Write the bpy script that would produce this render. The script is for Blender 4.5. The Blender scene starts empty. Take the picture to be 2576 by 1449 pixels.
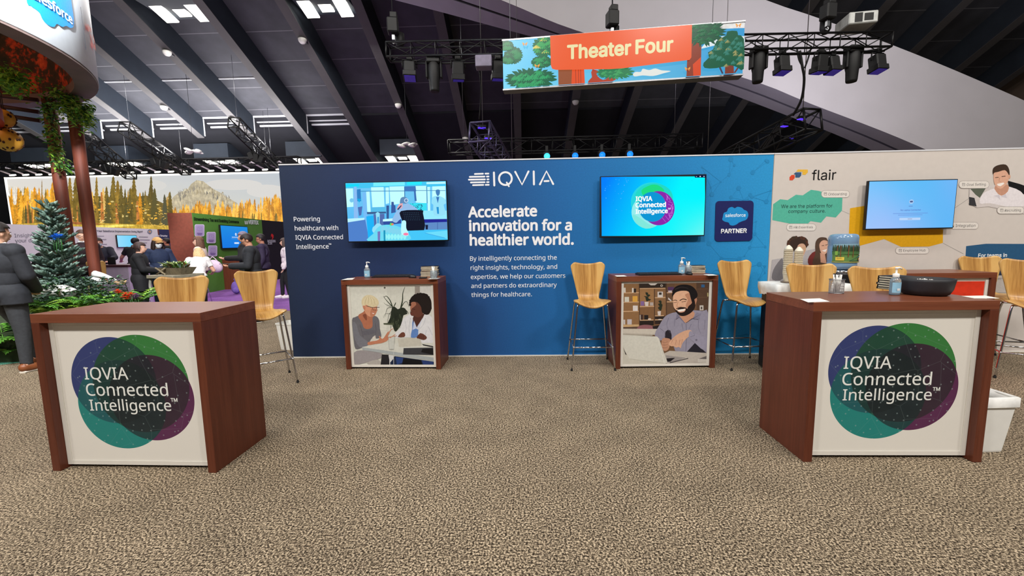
import bpy, bmesh, math, random, os
from math import sin, cos, pi, sqrt, radians as R
from mathutils import Vector, Matrix, noise as mnoise
random.seed(7)
sc = bpy.context.scene
C = sc.collection

# ---------------------------------------------------------------- camera
IMW, IMH = 2576, 1449
FPX, PITCH, ROLL, YAW = 1041.10, 0.113815, -0.016332, 0.030844
EYE = Vector((0.0, -5.1683, 1.4675))
_f0 = Vector((-sin(YAW), cos(YAW), 0)); _r0 = Vector((cos(YAW), sin(YAW), 0)); _z = Vector((0, 0, 1))
FWD = _f0*cos(PITCH) - _z*sin(PITCH)
_u0 = _z*cos(PITCH) + _f0*sin(PITCH)
RGT = _r0*cos(ROLL) + _u0*sin(ROLL)
UPV = _u0*cos(ROLL) - _r0*sin(ROLL)
cam = bpy.data.cameras.new('camera')
cam.sensor_fit = 'HORIZONTAL'; cam.sensor_width = 36.0; cam.lens = 36.0*FPX/IMW
cam.clip_start = 0.05; cam.clip_end = 300
camo = bpy.data.objects.new('camera', cam); C.objects.link(camo)
m = Matrix((RGT, UPV, -FWD)).transposed().to_4x4(); m.translation = EYE
camo.matrix_world = m
sc.camera = camo

# ---------------------------------------------------------------- exposure, world, hall lighting
sc.view_settings.view_transform = 'Standard'; sc.view_settings.look = 'None'
sc.view_settings.exposure = 0.0; sc.view_settings.gamma = 1.0
sc.view_settings.use_curve_mapping = False
wd = bpy.data.worlds.new('hall_ambient'); sc.world = wd; wd.use_nodes = True
wd.node_tree.nodes['Background'].inputs[0].default_value = (0.80, 0.88, 1.0, 1)
wd.node_tree.nodes['Background'].inputs[1].default_value = 0.075

def area(name, loc, rot, sx, sy, power, col=(1, .95, .88), spread=180):
    l = bpy.data.lights.new(name, 'AREA'); l.shape = 'RECTANGLE'; l.size = sx; l.size_y = sy
    l.energy = power; l.color = col; l.spread = R(spread)
    o = bpy.data.objects.new(name, l); C.objects.link(o); o.location = loc; o.rotation_euler = rot
    o['kind'] = 'helper'
    return o
# rows of ceiling luminaires that hang over the aisle in front of the booth and behind the photographer
for lx in (-9.0, -3.0, 3.0, 9.0):
    area('hall_luminaire_light', (lx, -3.2, 11.5), (R(8), 0, 0), 2.4, 1.2, 215)
for lx in (-12.0, -4.0, 4.0, 12.0):
    area('hall_luminaire_light', (lx, -12.0, 12.5), (R(48), 0, 0), 2.4, 1.2, 960)
# luminaires over the aisles at the far end
for lx in (-15.2, -8.6, -21.8):
    area('hall_luminaire_light', (lx, 14.0, 10.9), (0, 0, 0), 2.2, 1.4, 650, (1, .96, .90))
# theatre wash on the roof arch, added fill on the round canopy and plants, added upward fill for the roof bays
area('theater_wash_light', (7.5, 3.5, 2.2), (R(128), 0, R(-14)), 1.2, .8, 105, (.93, .90, 1), 90)
area('canopy_fill_light', (-2.5, -5.5, 8.5), (R(58), 0, R(48)), 1.6, 1.0, 420, (.95, .98, 1), 70)
area('canopy_fill_light', (-2.0, -6.0, 6.2), (R(84), 0, R(43)), 1.0, .8, 760, (.94, .98, 1), 32)
area('aisle_wash_light', (-8.5, 3.6, 6.5), (0, 0, 0), 3, 3, 240, (1, .95, .95))
area('bay_up_fill', (-20.5, 19.6, 6.9), (R(172), 0, 0), 14, .6, 1350, (1, .98, .97))
area('bay_up_fill', (-16.0, 13.0, 4.5), (R(178), 0, 0), 8, 4, 150, (1, .98, .97))
area('violet_wash_light', (-12.0, 8.0, 4.6), (0, 0, 0), 3, 3, 45, (.92, .82, 1))

# ---------------------------------------------------------------- small maths helpers
def ray(px, py):
    return FWD + RGT*((px - IMW/2)/FPX) - UPV*((py - IMH/2)/FPX)
def at(px, py, Y):
    d = ray(px, py); return EYE + d*((Y - EYE.y)/d.y)
def atz(px, py, Z):
    d = ray(px, py); return EYE + d*((Z - EYE.z)/d.z)
def lin(c):
    def f(v):
        v = v/255.0
        return v/12.92 if v <= .04045 else ((v+.055)/1.055)**2.4
    return (f(c[0]), f(c[1]), f(c[2]))
def lerp(a, b, t): return a + (b-a)*t
def clr(p, n=5):
    """closed Catmull-Rom through points"""
    out = []; k = len(p)
    for i in range(k):
        a, b, c, d = p[i-1], p[i], p[(i+1) % k], p[(i+2) % k]
        for j in range(n):
            t = j/n
            out.append(tuple(.5*((2*b[q]) + (-a[q]+c[q])*t + (2*a[q]-5*b[q]+4*c[q]-d[q])*t*t + (-a[q]+3*b[q]-3*c[q]+d[q])*t**3) for q in range(len(b))))
    return out
def crv(p, n=5):
    """open Catmull-Rom"""
    out = []; k = len(p)
    for i in range(k-1):
        a, b, c, d = p[max(i-1, 0)], p[i], p[i+1], p[min(i+2, k-1)]
        for j in range(n):
            t = j/n
            out.append(tuple(.5*((2*b[q]) + (-a[q]+c[q])*t + (2*a[q]-5*b[q]+4*c[q]-d[q])*t*t + (-a[q]+3*b[q]-3*c[q]+d[q])*t**3) for q in range(len(b))))
    out.append(tuple(p[-1])); return out

# ---------------------------------------------------------------- materials
class NT:
    def __init__(s, name):
        s.m = bpy.data.materials.new(name); s.m.use_nodes = True; s.t = s.m.node_tree
        s.b = s.t.nodes['Principled BSDF']
    def n(s, typ, **kw):
        x = s.t.nodes.new(typ)
        for k, v in kw.items():
            if k.startswith('i_'):
                key = k[2:]; key = int(key) if key.isdigit() else key.replace('_', ' ')
                s.put(x.inputs[key], v)
            else: setattr(x, k, v)
        return x
    def put(s, sock, v):
        if isinstance(v, bpy.types.NodeSocket): s.t.links.new(v, sock)
        elif isinstance(v, bpy.types.Node): s.t.links.new(v.outputs[0], sock)
        else: sock.default_value = v
    def math(s, op, a, b=None, c=None, clamp=False):
        x = s.t.nodes.new('ShaderNodeMath'); x.operation = op; x.use_clamp = clamp
        s.put(x.inputs[0], a)
        if b is not None: s.put(x.inputs[1], b)
        if c is not None: s.put(x.inputs[2], c)
        return x.outputs[0]
    def mix(s, f, a, b, blend='MIX'):
        x = s.t.nodes.new('ShaderNodeMix'); x.data_type = 'RGBA'; x.blend_type = blend
        s.put(x.inputs[0], f); s.put(x.inputs[6], a); s.put(x.inputs[7], b)
        return x.outputs[2]
    def coord(s, scale=(1, 1, 1), which='Object'):
        tc = s.t.nodes.new('ShaderNodeTexCoord'); mp = s.t.nodes.new('ShaderNodeMapping')
        mp.inputs['Scale'].default_value = scale
        s.t.links.new(tc.outputs[which], mp.inputs[0]); return mp.outputs[0]
    def noise(s, vec, scale, detail=2, rough=.5):
        x = s.n('ShaderNodeTexNoise', i_Scale=scale, i_Detail=detail, i_Roughness=rough); s.t.links.new(vec, x.inputs['Vector']); return x.outputs[0]
    def ramp(s, f, stops):
        x = s.t.nodes.new('ShaderNodeValToRGB'); e = x.color_ramp.elements
        while len(e) < len(stops): e.new(.5)
        for i, (p, c) in enumerate(stops): e[i].position = p; e[i].color = (*c[:3], 1)
        s.put(x.inputs[0], f); return x.outputs[0]
    def bump(s, h, strength=.3, dist=.01):
        x = s.n('ShaderNodeBump', i_Strength=strength, i_Distance=dist); s.put(x.inputs['Height'], h); s.t.links.new(x.outputs[0], s.b.inputs['Normal'])

def rgb4(c): return (c[0], c[1], c[2], 1)
_mc = {}
def mat(name, c, rough=.6, metal=0, var=.12, scale=14, emit=0, spec=.4, trans=0, coat=0, alpha=1):
    """plain surface with a slight procedural mottling; c is sRGB 0..255"""
    if name in _mc: return _mc[name]
    t = NT(name); L = lin(c)
    if var:
        f = t.noise(t.coord(), scale, 3)
        col = t.ramp(f, [(.3, [v*(1-var) for v in L]), (.7, [min(1, v*(1+var)) for v in L])])
        t.put(t.b.inputs['Base Color'], col)
    else: t.b.inputs['Base Color'].default_value = rgb4(L)
    t.b.inputs['Roughness'].default_value = rough; t.b.inputs['Metallic'].default_value = metal
    t.b.inputs['Specular IOR Level'].default_value = spec
    if trans: t.b.inputs['Transmission Weight'].default_value = trans
    if coat: t.b.inputs['Coat Weight'].default_value = coat
    if emit:
        t.b.inputs['Emission Color'].default_value = rgb4(L); t.b.inputs['Emission Strength'].default_value = emit
    _mc[name] = t.m; return t.m

def wood(name, dark, light, axis='z', rough=.35, freq=1.0):
    t = NT(name)
    sx = {'x': (1.5, 30, 30), 'y': (30, 1.5, 30), 'z': (30, 30, 1.5)}[axis]
    v = t.coord(sx)
    a = t.noise(v, .6*freq, 5, .6); b = t.noise(v, 3.2*freq, 3, .6)
    f = t.math('ADD', t.math('MULTIPLY', a, .65), t.math('MULTIPLY', b, .35))
    t.put(t.b.inputs['Base Color'], t.ramp(f, [(.32, lin(dark)), (.68, lin(light))]))
    t.b.inputs['Roughness'].default_value = rough; t.b.inputs['Specular IOR Level'].default_value = .35
    t.bump(b, .06, .002); _mc[name] = t.m; return t.m

M = {}
M['mahogany'] = wood('mahogany_laminate', (80, 36, 22), (108, 56, 37), 'z', .38)
M['mahogany_top'] = wood('mahogany_top_laminate', (104, 54, 36), (134, 78, 54), 'x', .30)
t = NT('oak_veneer'); _v = t.coord((1, .12, .04))
_f = t.math('ADD', t.math('MULTIPLY', t.noise(_v, 15, 1, .4), .6), t.math('MULTIPLY', t.noise(_v, 90, 3, .6), .4))
t.put(t.b.inputs['Base Color'], t.ramp(_f, [(.38, lin((158, 112, 56))), (.50, lin((188, 142, 78))), (.62, lin((206, 164, 98)))]))
t.b.inputs['Roughness'].default_value = .32; t.b.inputs['Specular IOR Level'].default_value = .4; M['veneer'] = t.m
M['chrome'] = mat('chrome', (205, 205, 208), .12, 1, 0)
M['steel'] = mat('brushed_steel', (150, 152, 156), .35, 1, .05)
M['white'] = mat('white_panel', (226, 222, 214), .45, 0, .02)
M['alu'] = mat('white_aluminium', (222, 218, 210), .35, 0, .02)
M['black'] = mat('black_plastic', (20, 20, 23), .4, 0, .1)
M['black_matte'] = mat('black_powder_coat', (13, 13, 15), .6, 0, .1)
M['rubber'] = mat('black_rubber', (16, 16, 17), .8, 0, .1)
M['paper'] = mat('white_paper', (238, 236, 230), .7, 0, .02)
M['clear'] = mat('clear_plastic', (225, 236, 242), .12, 0, 0, trans=.8)
M['gel'] = mat('blue_gel', (120, 190, 226), .15, 0, .05, trans=.35)
M['label_white'] = mat('white_label', (225, 232, 236), .5, 0, .03)
M['white_plastic'] = mat('white_plastic', (236, 236, 232), .35, 0, .02)
M['grey_dark'] = mat('dark_grey_metal', (52, 52, 58), .5, .3, .1)
M['truss_black'] = mat('black_truss', (20, 20, 22), .45, .3, .1)
M['truss_alu'] = mat('aluminium_truss', (120, 118, 122), .35, .8, .1)

def print_mat(name, emit=0, rough=.5):
    """flat artwork: the ink colours are stored on the faces of the print"""
    t = NT(name); a = t.n('ShaderNodeAttribute', attribute_name='Col')
    if emit:
        t.put(t.b.inputs['Base Color'], (0, 0, 0, 1)); t.t.links.new(a.outputs[0], t.b.inputs['Emission Color'])
        t.b.inputs['Emission Strength'].default_value = emit; t.b.inputs['Roughness'].default_value = .25
        t.b.inputs['Specular IOR Level'].default_value = .2
    else:
        f = t.noise(t.coord(), 40, 2)
        t.t.links.new(t.mix(1.0, a.outputs[0], t.ramp(f, [(.3, (.95,)*3), (.7, (1.05,)*3)]), 'MULTIPLY'), t.b.inputs['Base Color'])
        t.b.inputs['Roughness'].default_value = rough; t.b.inputs['Specular IOR Level'].default_value = .25
    return t.m
M['print'] = print_mat('printed_graphic')
M['screen'] = print_mat('lit_screen', 1.0)
M['glow_print'] = print_mat('glowing_print_fabric', 1.0)  # printed sign cloth, the light on it put in as its own glow

# ---------------------------------------------------------------- object helpers
WM = {}                                     # world matrix of every thing, by object name
def props(o, label=None, cat=None, group=None, kind=None):
    if label: o['label'] = label
    if cat: o['category'] = cat
    if group: o['group'] = group
    if kind: o['kind'] = kind
    return o
def thing(name, label, cat, loc=(0, 0, 0), rz=0, group=None, rot=None, kind=None):
    o = bpy.data.objects.new(name, None); C.objects.link(o)
    o.empty_display_size = .1
    o.location = loc; o.rotation_euler = rot if rot else (0, 0, rz)
    WM[o.name] = Matrix.Translation(Vector(loc)) @ o.rotation_euler.to_matrix().to_4x4()
    return props(o, label, cat, group, kind)
def dup(root, loc, rz=0, label=None, group=None, scale=None):
    r = root.copy(); C.objects.link(r); r.location = loc; r.rotation_euler = (0, 0, rz)
    if scale: r.scale = (scale,)*3
    if label: r['label'] = label
    if group: r['group'] = group
    for ch in list(root.children):
        c = ch.copy(); C.objects.link(c); c.parent = r
        for g in ch.children:
            d = g.copy(); C.objects.link(d); d.parent = c
    return r

class MB:
    def __init__(s): s.bm = bmesh.new(); s.mats = []; s.cur = 0
    def m(s, material):
        if material not in s.mats: s.mats.append(material)
        s.cur = s.mats.index(material); return s
    def _f(s, vs, smooth=False):
        try: f = s.bm.faces.new(vs)
        except ValueError: return None
        f.material_index = s.cur; f.smooth = smooth; return f
    def v(s, p): return s.bm.verts.new(p)
    def grid(s, rows, closed_u=False, closed_v=False, smooth=True):
        vs = [[s.v(p) for p in r] for r in rows]
        n, k = len(vs), len(vs[0])
        for i in range(n if closed_v else n-1):
            for j in range(k if closed_u else k-1):
                s._f([vs[i][j], vs[i][(j+1) % k], vs[(i+1) % n][(j+1) % k], vs[(i+1) % n][j]], smooth)
        return vs
    def box(s, c, d, rot=None, bev=0):
        x, y, z = d[0]/2, d[1]/2, d[2]/2; c = Vector(c)
        mt = rot if rot is not None else Matrix.Identity(3)
        if isinstance(mt, (int, float)): mt = Matrix.Rotation(mt, 3, 'Z')
        if bev and min(x, y, z) > bev:
            b = bev; bm2 = []
            # bevelled box: three quads per corner handled by convex hull
            pts = []
            for sx in (-1, 1):
                for sy in (-1, 1):
                    for sz in (-1, 1):
                        for q in ((x, y-b, z-b), (x-b, y, z-b), (x-b, y-b, z)):
                            pts.append(s.v(c + mt @ Vector((sx*q[0], sy*q[1], sz*q[2]))))
            r = bmesh.ops.convex_hull(s.bm, input=pts, use_existing_faces=False)
            for g in r['geom']:
                if isinstance(g, bmesh.types.BMFace): g.material_index = s.cur
            return s
        P = [s.v(c + mt @ Vector((sx*x, sy*y, sz*z))) for sx in (-1, 1) for sy in (-1, 1) for sz in (-1, 1)]
        for q in ((0, 1, 3, 2), (4, 6, 7, 5), (0, 4, 5, 1), (2, 3, 7, 6), (0, 2, 6, 4), (1, 5, 7, 3)):
            s._f([P[i] for i in q])
        return s
    def tube(s, pts, r, n=8, cap=True, closed=False):
        pts = [Vector(p) for p in pts]; k = len(pts)
        rs = r if isinstance(r, (list, tuple)) else [r]*k
        rows = []; ref = None
        for i, p in enumerate(pts):
            if closed: d = pts[(i+1) % k] - pts[i-1]
            else: d = pts[min(i+1, k-1)] - pts[max(i-1, 0)]
            if d.length < 1e-9: d = Vector((0, 0, 1))
            d.normalize()
            if ref is None:
                ref = Vector((0, 0, 1)) if abs(d.z) < .9 else Vector((1, 0, 0))
            a = d.cross(ref)
            if a.length < 1e-6: a = d.orthogonal()
            a.normalize(); b = d.cross(a); ref = a.cross(d)
            rows.append([p + (a*cos(2*pi*j/n) + b*sin(2*pi*j/n))*rs[i] for j in range(n)])
        vs = s.grid(rows, closed_u=True, closed_v=closed)
        if cap and not closed: s._f(vs[0][::-1]); s._f(vs[-1])
        return s
    def lathe(s, prof, n=20, c=(0, 0, 0), cap=True, sx=1, sy=1):
        c = Vector(c)
        rows = [[c + Vector((r*cos(2*pi*j/n)*sx, r*sin(2*pi*j/n)*sy, z)) for j in range(n)] for r, z in prof]
        vs = s.grid(rows, closed_u=True)
        if cap:
            if prof[0][0] > 1e-4: s._f(vs[0][::-1])
            if prof[-1][0] > 1e-4: s._f(vs[-1])
        return s
    def ball(s, c, r, n=12, k=8, rot=None):
        c = Vector(c); r = r if isinstance(r, (tuple, list)) else (r, r, r)
        mt = rot if rot is not None else Matrix.Identity(3)
        top = s.v(c + mt @ Vector((0, 0, r[2]))); bot = s.v(c + mt @ Vector((0, 0, -r[2])))
        rows = [[s.v(c + mt @ Vector((r[0]*sin(pi*i/k)*cos(2*pi*j/n), r[1]*sin(pi*i/k)*sin(2*pi*j/n), r[2]*cos(pi*i/k)))) for j in range(n)] for i in range(1, k)]
        for j in range(n):
            s._f([top, rows[0][j], rows[0][(j+1) % n]], True)
            s._f([bot, rows[-1][(j+1) % n], rows[-1][j]], True)
            for i in range(len(rows)-1):
                s._f([rows[i][j], rows[i+1][j], rows[i+1][(j+1) % n], rows[i][(j+1) % n]], True)
        return s
    def prism(s, poly, d0, d1, frame=None):
        """polygon (u,v) extruded from d0 to d1 along w; frame=(O,U,V,W)"""
        O, U, V, W = frame if frame else (Vector(), Vector((1, 0, 0)), Vector((0, 0, 1)), Vector((0, 1, 0)))
        a = [s.v(O+U*p[0]+V*p[1]+W*d0) for p in poly]; b = [s.v(O+U*p[0]+V*p[1]+W*d1) for p in poly]
        s._f(a); s._f(b[::-1]); k = len(poly)
        for i in range(k): s._f([a[i], b[i], b[(i+1) % k], a[(i+1) % k]])
        return s
    def build(s, name, material=None, parent=None, loc=None, rz=0, normals=True):
        if normals: bmesh.ops.recalc_face_normals(s.bm, faces=s.bm.faces)
        me = bpy.data.meshes.new(name); s.bm.to_mesh(me); s.bm.free()
        for q in (s.mats if s.mats else [material]): me.materials.append(q)
        o = bpy.data.objects.new(name, me); C.objects.link(o)
        if parent: o.parent = parent
        if loc is not None: o.location = loc; o.rotation_euler = (0, 0, rz)
        return o

FONTS = {}
def font(key):
    if key in FONTS: return FONTS[key]
    f = None
    try:
        d = bpy.utils.system_resource('DATAFILES', path='fonts')
        f = bpy.data.fonts.load(os.path.join(d, {'noto': 'NotoSansMath-Regular.woff2', 'inter': 'Inter.woff2'}[key]))
    except Exception: f = None
    FONTS[key] = f; return f
def text_polys(body, key='noto'):
    """outline mesh of a line of lettering -> (verts2d, faces, width)"""
    cu = bpy.data.curves.new('lettering', 'FONT'); cu.body = body; pass
    if font(key): cu.font = font(key)
    cu.resolution_u = 4
    o = bpy.data.objects.new('lettering', cu); C.objects.link(o)
    dg = bpy.context.evaluated_depsgraph_get(); ev = o.evaluated_get(dg)
    me = bpy.data.meshes.new_from_object(ev)
    vs = [(v.co.x, v.co.y) for v in me.vertices]; fs = [tuple(p.vertices) for p in me.polygons]
    bpy.data.objects.remove(o); bpy.data.curves.remove(cu); bpy.data.meshes.remove(me)
    x0 = min(v[0] for v in vs); x1 = max(v[0] for v in vs)
    return [(v[0]-x0, v[1]) for v in vs], fs, x1-x0

class G:
    """flat artwork in ink layers on a plane: O origin, U right, V up (world); everything becomes one mesh"""
    def __init__(s, O, U, V, dz=.00012, start=1):
        s.O = Vector(O); s.U = Vector(U).normalized(); s.V = Vector(V).normalized(); s.N = s.U.cross(s.V)
        s.L = start; s.dz = dz; s.vs = []; s.fs = []; s.cs = []; s.map = lambda p: (p[0], p[1])
    def px(s, ox=0, oy=0, k=1.0):
        def f(p):
            d = ray(ox + p[0]/k, oy + p[1]/k); h = EYE + d*((s.O-EYE).dot(s.N)/d.dot(s.N)) - s.O
            return (h.dot(s.U), h.dot(s.V))
        s.map = f; return s
    def hom(s, q, w, h):
        """four traced corners (tl,tr,br,bl) -> a w x h sheet with its lower left corner at O"""
        import numpy as np
        A = []; B = []
        for (x, y), (u, v) in zip(q, ((0, h), (w, h), (w, 0), (0, 0))):
            A.append([x, y, 1, 0, 0, 0, -u*x, -u*y]); B.append(u)
            A.append([0, 0, 0, x, y, 1, -v*x, -v*y]); B.append(v)
        c = np.linalg.solve(np.array(A, float), np.array(B, float)); H = [float(t) for t in c]
        def f(p):
            x, y = p[0], p[1]; dn = H[6]*x+H[7]*y+1
            return (min(max((H[0]*x+H[1]*y+H[2])/dn, 0), w), min(max((H[3]*x+H[4]*y+H[5])/dn, 0), h))
        s.map = f; return s
    def uv(s): s.map = lambda p: (p[0], p[1]); return s
    def P(s, q): return s.O + s.U*q[0] + s.V*q[1] + s.N*(s.L*s.dz)
    def poly(s, pts, c, smooth=0):
        if smooth: pts = clr(pts, smooth)
        q = [s.map(p) for p in pts]
        a = sum(q[i-1][0]*q[i][1]-q[i][0]*q[i-1][1] for i in range(len(q)))
        if a < 0: q = q[::-1]
        b = len(s.vs); s.vs += [s.P(t) for t in q]; s.fs.append(tuple(range(b, b+len(q)))); s.cs.append([lin(c)]*len(q)); s.L += 1; return s
    def rect(s, x0, y0, x1, y1, c): return s.poly([(x0, y0), (x1, y0), (x1, y1), (x0, y1)], c)
    def rrect(s, x0, y0, x1, y1, r, c, n=5):
        pts = []
        for cx, cy, a in ((x1-r, y1-r, 0), (x0+r, y1-r, 90), (x0+r, y0+r, 180), (x1-r, y0+r, 270)):
            pts += [(cx+r*cos(R(a+90*i/n)), cy+r*sin(R(a+90*i/n))) for i in range(n+1)]
        return s.poly(pts, c)
    def disc(s, x, y, rx, c, ry=None, n=20, rot=0):
        ry = ry or rx
        return s.poly([(x+rx*cos(2*pi*i/n)*cos(rot)-ry*sin(2*pi*i/n)*sin(rot), y+rx*cos(2*pi*i/n)*sin(rot)+ry*sin(2*pi*i/n)*cos(rot)) for i in range(n)], c)
    def ring(s, x, y, r0, r1, c, n=28, a0=0, a1=2*pi):
        for i in range(n):
            t0 = a0+(a1-a0)*i/n; t1 = a0+(a1-a0)*(i+1)/n
            s.poly([(x+r0*cos(t0), y+r0*sin(t0)), (x+r1*cos(t0), y+r1*sin(t0)), (x+r1*cos(t1), y+r1*sin(t1)), (x+r0*cos(t1), y+r0*sin(t1))], c); s.L -= .97
        s.L += 1; return s
    def stroke(s, pts, w, c, round_=False, w1=None):
        """strip of width w along pts (traced units), tapering to w1"""
        k = len(pts); w1 = w if w1 is None else w1; Lr = []; Rr = []
        for i in range(k):
            a = pts[max(i-1, 0)]; b = pts[min(i+1, k-1)]; dx, dy = b[0]-a[0], b[1]-a[1]; l = max(1e-9, sqrt(dx*dx+dy*dy))
            h = lerp(w, w1, i/max(1, k-1))/2; nx, ny = -dy/l*h, dx/l*h
            Lr.append((pts[i][0]+nx, pts[i][1]+ny)); Rr.append((pts[i][0]-nx, pts[i][1]-ny))
        for i in range(k-1):
            s.poly([Lr[i], Lr[i+1], Rr[i+1], Rr[i]], c); s.L -= .97
        s.L += 1
        if round_:
            s.disc(*pts[0], w/2, c, n=12); s.disc(*pts[-1], w1/2, c, n=12)
        return s
    def field(s, x0, y0, x1, y1, f, nx=24, ny=16):
        """smoothly graded patch; f(a,b) -> sRGB for a,b in 0..1"""
        b = len(s.vs)
        for j in range(ny+1):
            for i in range(nx+1):
                s.vs.append(s.P(s.map((lerp(x0, x1, i/nx), lerp(y0, y1, j/ny)))))
        for j in range(ny):
            for i in range(nx):
                q = [(i, j), (i+1, j), (i+1, j+1), (i, j+1)]
                s.fs.append(tuple(b+u+v*(nx+1) for u, v in q)); s.cs.append([lin(f(u/nx, v/ny)) for u, v in q])
        s.L += 1; return s
    def text(s, body, a, b, c, key='noto', bold=0.0, tm=False, squash=1.0):
        """a line of lettering whose baseline runs from a to b (traced points)"""
        vs, fs, w = text_polys(body, key)
        A = s.map(a); B = s.map(b); dx, dy = B[0]-A[0], B[1]-A[1]; k = sqrt(dx*dx+dy*dy)/w; ex = (dx/(w*k), dy/(w*k)); ey = (-ex[1], ex[0])
        stamps = [(0, 0)] if bold <= 0 else [(bold*cos(i*pi/4), bold*sin(i*pi/4)) for i in range(8)] + [(0, 0)]
        for ox_, oy_ in stamps:
            base = len(s.vs)
            for x, y in vs:
                x += ox_; y = y*squash + oy_
                s.vs.append(s.P((A[0]+(ex[0]*x+ey[0]*y)*k, A[1]+(ex[1]*x+ey[1]*y)*k)))
            for f in fs: s.fs.append(tuple(base+i for i in f)); s.cs.append([lin(c)]*len(f))
            s.L += .25
        s.L += 1
        if tm:
            mp = s.map; s.map = lambda p: p; h = k*.72
            p0 = (B[0]+.03*h, B[1]+.56*h); s.text('TM', p0, (p0[0]+ex[0]*.40*h, p0[1]+ex[1]*.40*h), c, key, .02); s.map = mp
        return s
    def build(s, name, material, parent=None):
        inv = WM[parent.name].inverted() if parent and parent.name in WM else Matrix.Identity(4)
        me = bpy.data.meshes.new(name); me.from_pydata([inv @ v for v in s.vs], [], s.fs)
        at_ = me.color_attributes.new('Col', 'FLOAT_COLOR', 'CORNER'); i = 0; flat = []
        for cs in s.cs:
            for c in cs: flat += [c[0], c[1], c[2], 1.0]
        at_.data.foreach_set('color', flat)
        me.materials.append(material)
        o = bpy.data.objects.new(name, me); C.objects.link(o)
        if parent: o.parent = parent
        return o
# ================================================================ SETTING
def structure(o): o['kind'] = 'structure'; return o

# ---- floor: speckled grey-brown loop carpet
def carpet(name, a, b, c, mott):
    t = NT(name); v = t.coord()
    n1 = t.noise(v, 95, 2, .6); n2 = t.noise(v, 3.4, 4, .6); n3 = t.noise(v, 210, 1, .5)
    f = t.math('ADD', t.math('MULTIPLY', n1, .72), t.math('MULTIPLY', n3, .28))
    col = t.ramp(f, [(.40, lin(a)), (.50, lin(b)), (.60, lin(c))])
    t.put(t.b.inputs['Base Color'], t.mix(1.0, col, t.ramp(n2, [(.3, (1-mott,)*3), (.7, (1+mott,)*3)]), 'MULTIPLY'))
    t.b.inputs['Roughness'].default_value = .95; t.b.inputs['Specular IOR Level'].default_value = .1
    t.bump(f, .55, .012); return t.m
M['carpet'] = carpet('speckled_carpet', (34, 27, 20), (110, 97, 80), (198, 180, 154), .15)
M['purple_carpet'] = carpet('purple_carpet', (100, 62, 122), (132, 86, 156), (156, 110, 178), .1)
M['teal_carpet'] = carpet('teal_carpet', (60, 120, 104), (84, 150, 130), (110, 176, 152), .12)
b = MB(); b._f([b.v(p) for p in ((-44, -18, 0), (40, -18, 0), (40, 42, 0), (-44, 42, 0))]); structure(b.build('floor', M['carpet']))
# the purple and green carpets are laid over it with a thin pile edge
b = MB(); b.prism([(-24, 4.05), (-3.35, 3.75), (-3.35, 26), (-24, 26)], .002, .009, (Vector(), Vector((1, 0, 0)), Vector((0, 1, 0)), Vector((0, 0, 1))))
structure(b.build('floor_purple_carpet', M['purple_carpet']))
b = MB(); b.prism(clr([(-6.45, -.06), (-6.2, .8), (-5.4, 1.9), (-5.2, 2.9), (-7, 3.3), (-9.5, 3.0), (-11, .4), (-10.4, -1.6), (-8.2, -.9)], 6), .002, .011, (Vector(), Vector((1, 0, 0)), Vector((0, 1, 0)), Vector((0, 0, 1))))
structure(b.build('floor_green_carpet', M['teal_carpet']))

# ---- ribbed roof: sloping slab with deep ribs running away from the camera
RS = .443
def roofz(y): return 17.8 - RS*y
t = NT('roof_slab_paint'); v = t.coord()
sx = t.n('ShaderNodeSeparateXYZ'); t.put(sx.inputs[0], v)
fy = t.math('FRACT', t.math('MULTIPLY', sx.outputs[1], .62))
seam = t.math('LESS_THAN', fy, .022)
nz = t.noise(v, 1.2, 3)
t.put(t.b.inputs['Base Color'], t.mix(t.math('MULTIPLY', seam, .55), t.ramp(nz, [(.3, lin((62, 63, 70))), (.7, lin((74, 75, 83)))]), (*lin((150, 150, 156)), 1)))
t.b.inputs['Roughness'].default_value = .8; M['slab'] = t.m
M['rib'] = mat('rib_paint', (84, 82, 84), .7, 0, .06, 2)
M['rib_side'] = mat('rib_side_shaded', (44, 51, 62), .7, 0, .08, 2)  # shade and bluish lamp tone of the rib sides put into the colour
M['slab_dark'] = mat('dark_roof_paint', (34, 35, 42), .85, 0, .1, 2)
M['white_edge'] = mat('white_edge_strip', (222, 224, 230), .5, 0, .02)
Y0, YE, Y2 = -8.0, 21.5, 33.0
SH = 1.25                                    # rib depth
b = MB()
xs0, xs1 = -40.0, 34.0
b.prism([(Y0, roofz(Y0)+SH), (YE, roofz(YE)+SH), (YE, roofz(YE)+SH+.25), (Y0, roofz(Y0)+SH+.25)], xs0, xs1, (Vector(), Vector((0, 1, 0)), Vector((0, 0, 1)), Vector((1, 0, 0))))
structure(b.build('ceiling', M['slab']))
b = MB()
b.prism([(YE, roofz(YE)+SH*.9), (Y2, roofz(Y2)+SH*.9), (Y2, roofz(Y2)+SH+.4), (YE, roofz(YE)+SH+.4)], xs0, xs1, (Vector(), Vector((0, 1, 0)), Vector((0, 0, 1)), Vector((1, 0, 0))))
structure(b.build('ceiling_far_bay', M['slab_dark']))
RIBX = [-37.2, -33.85, -30.5, -27.15, -23.8, -20.45, -17.2, -13.8, -10.3, -7.05, -3.65, -.3, 3.0, 6.3, 9.55, 12.6, 15.9, 19.2, 22.5, 25.8]
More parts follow.
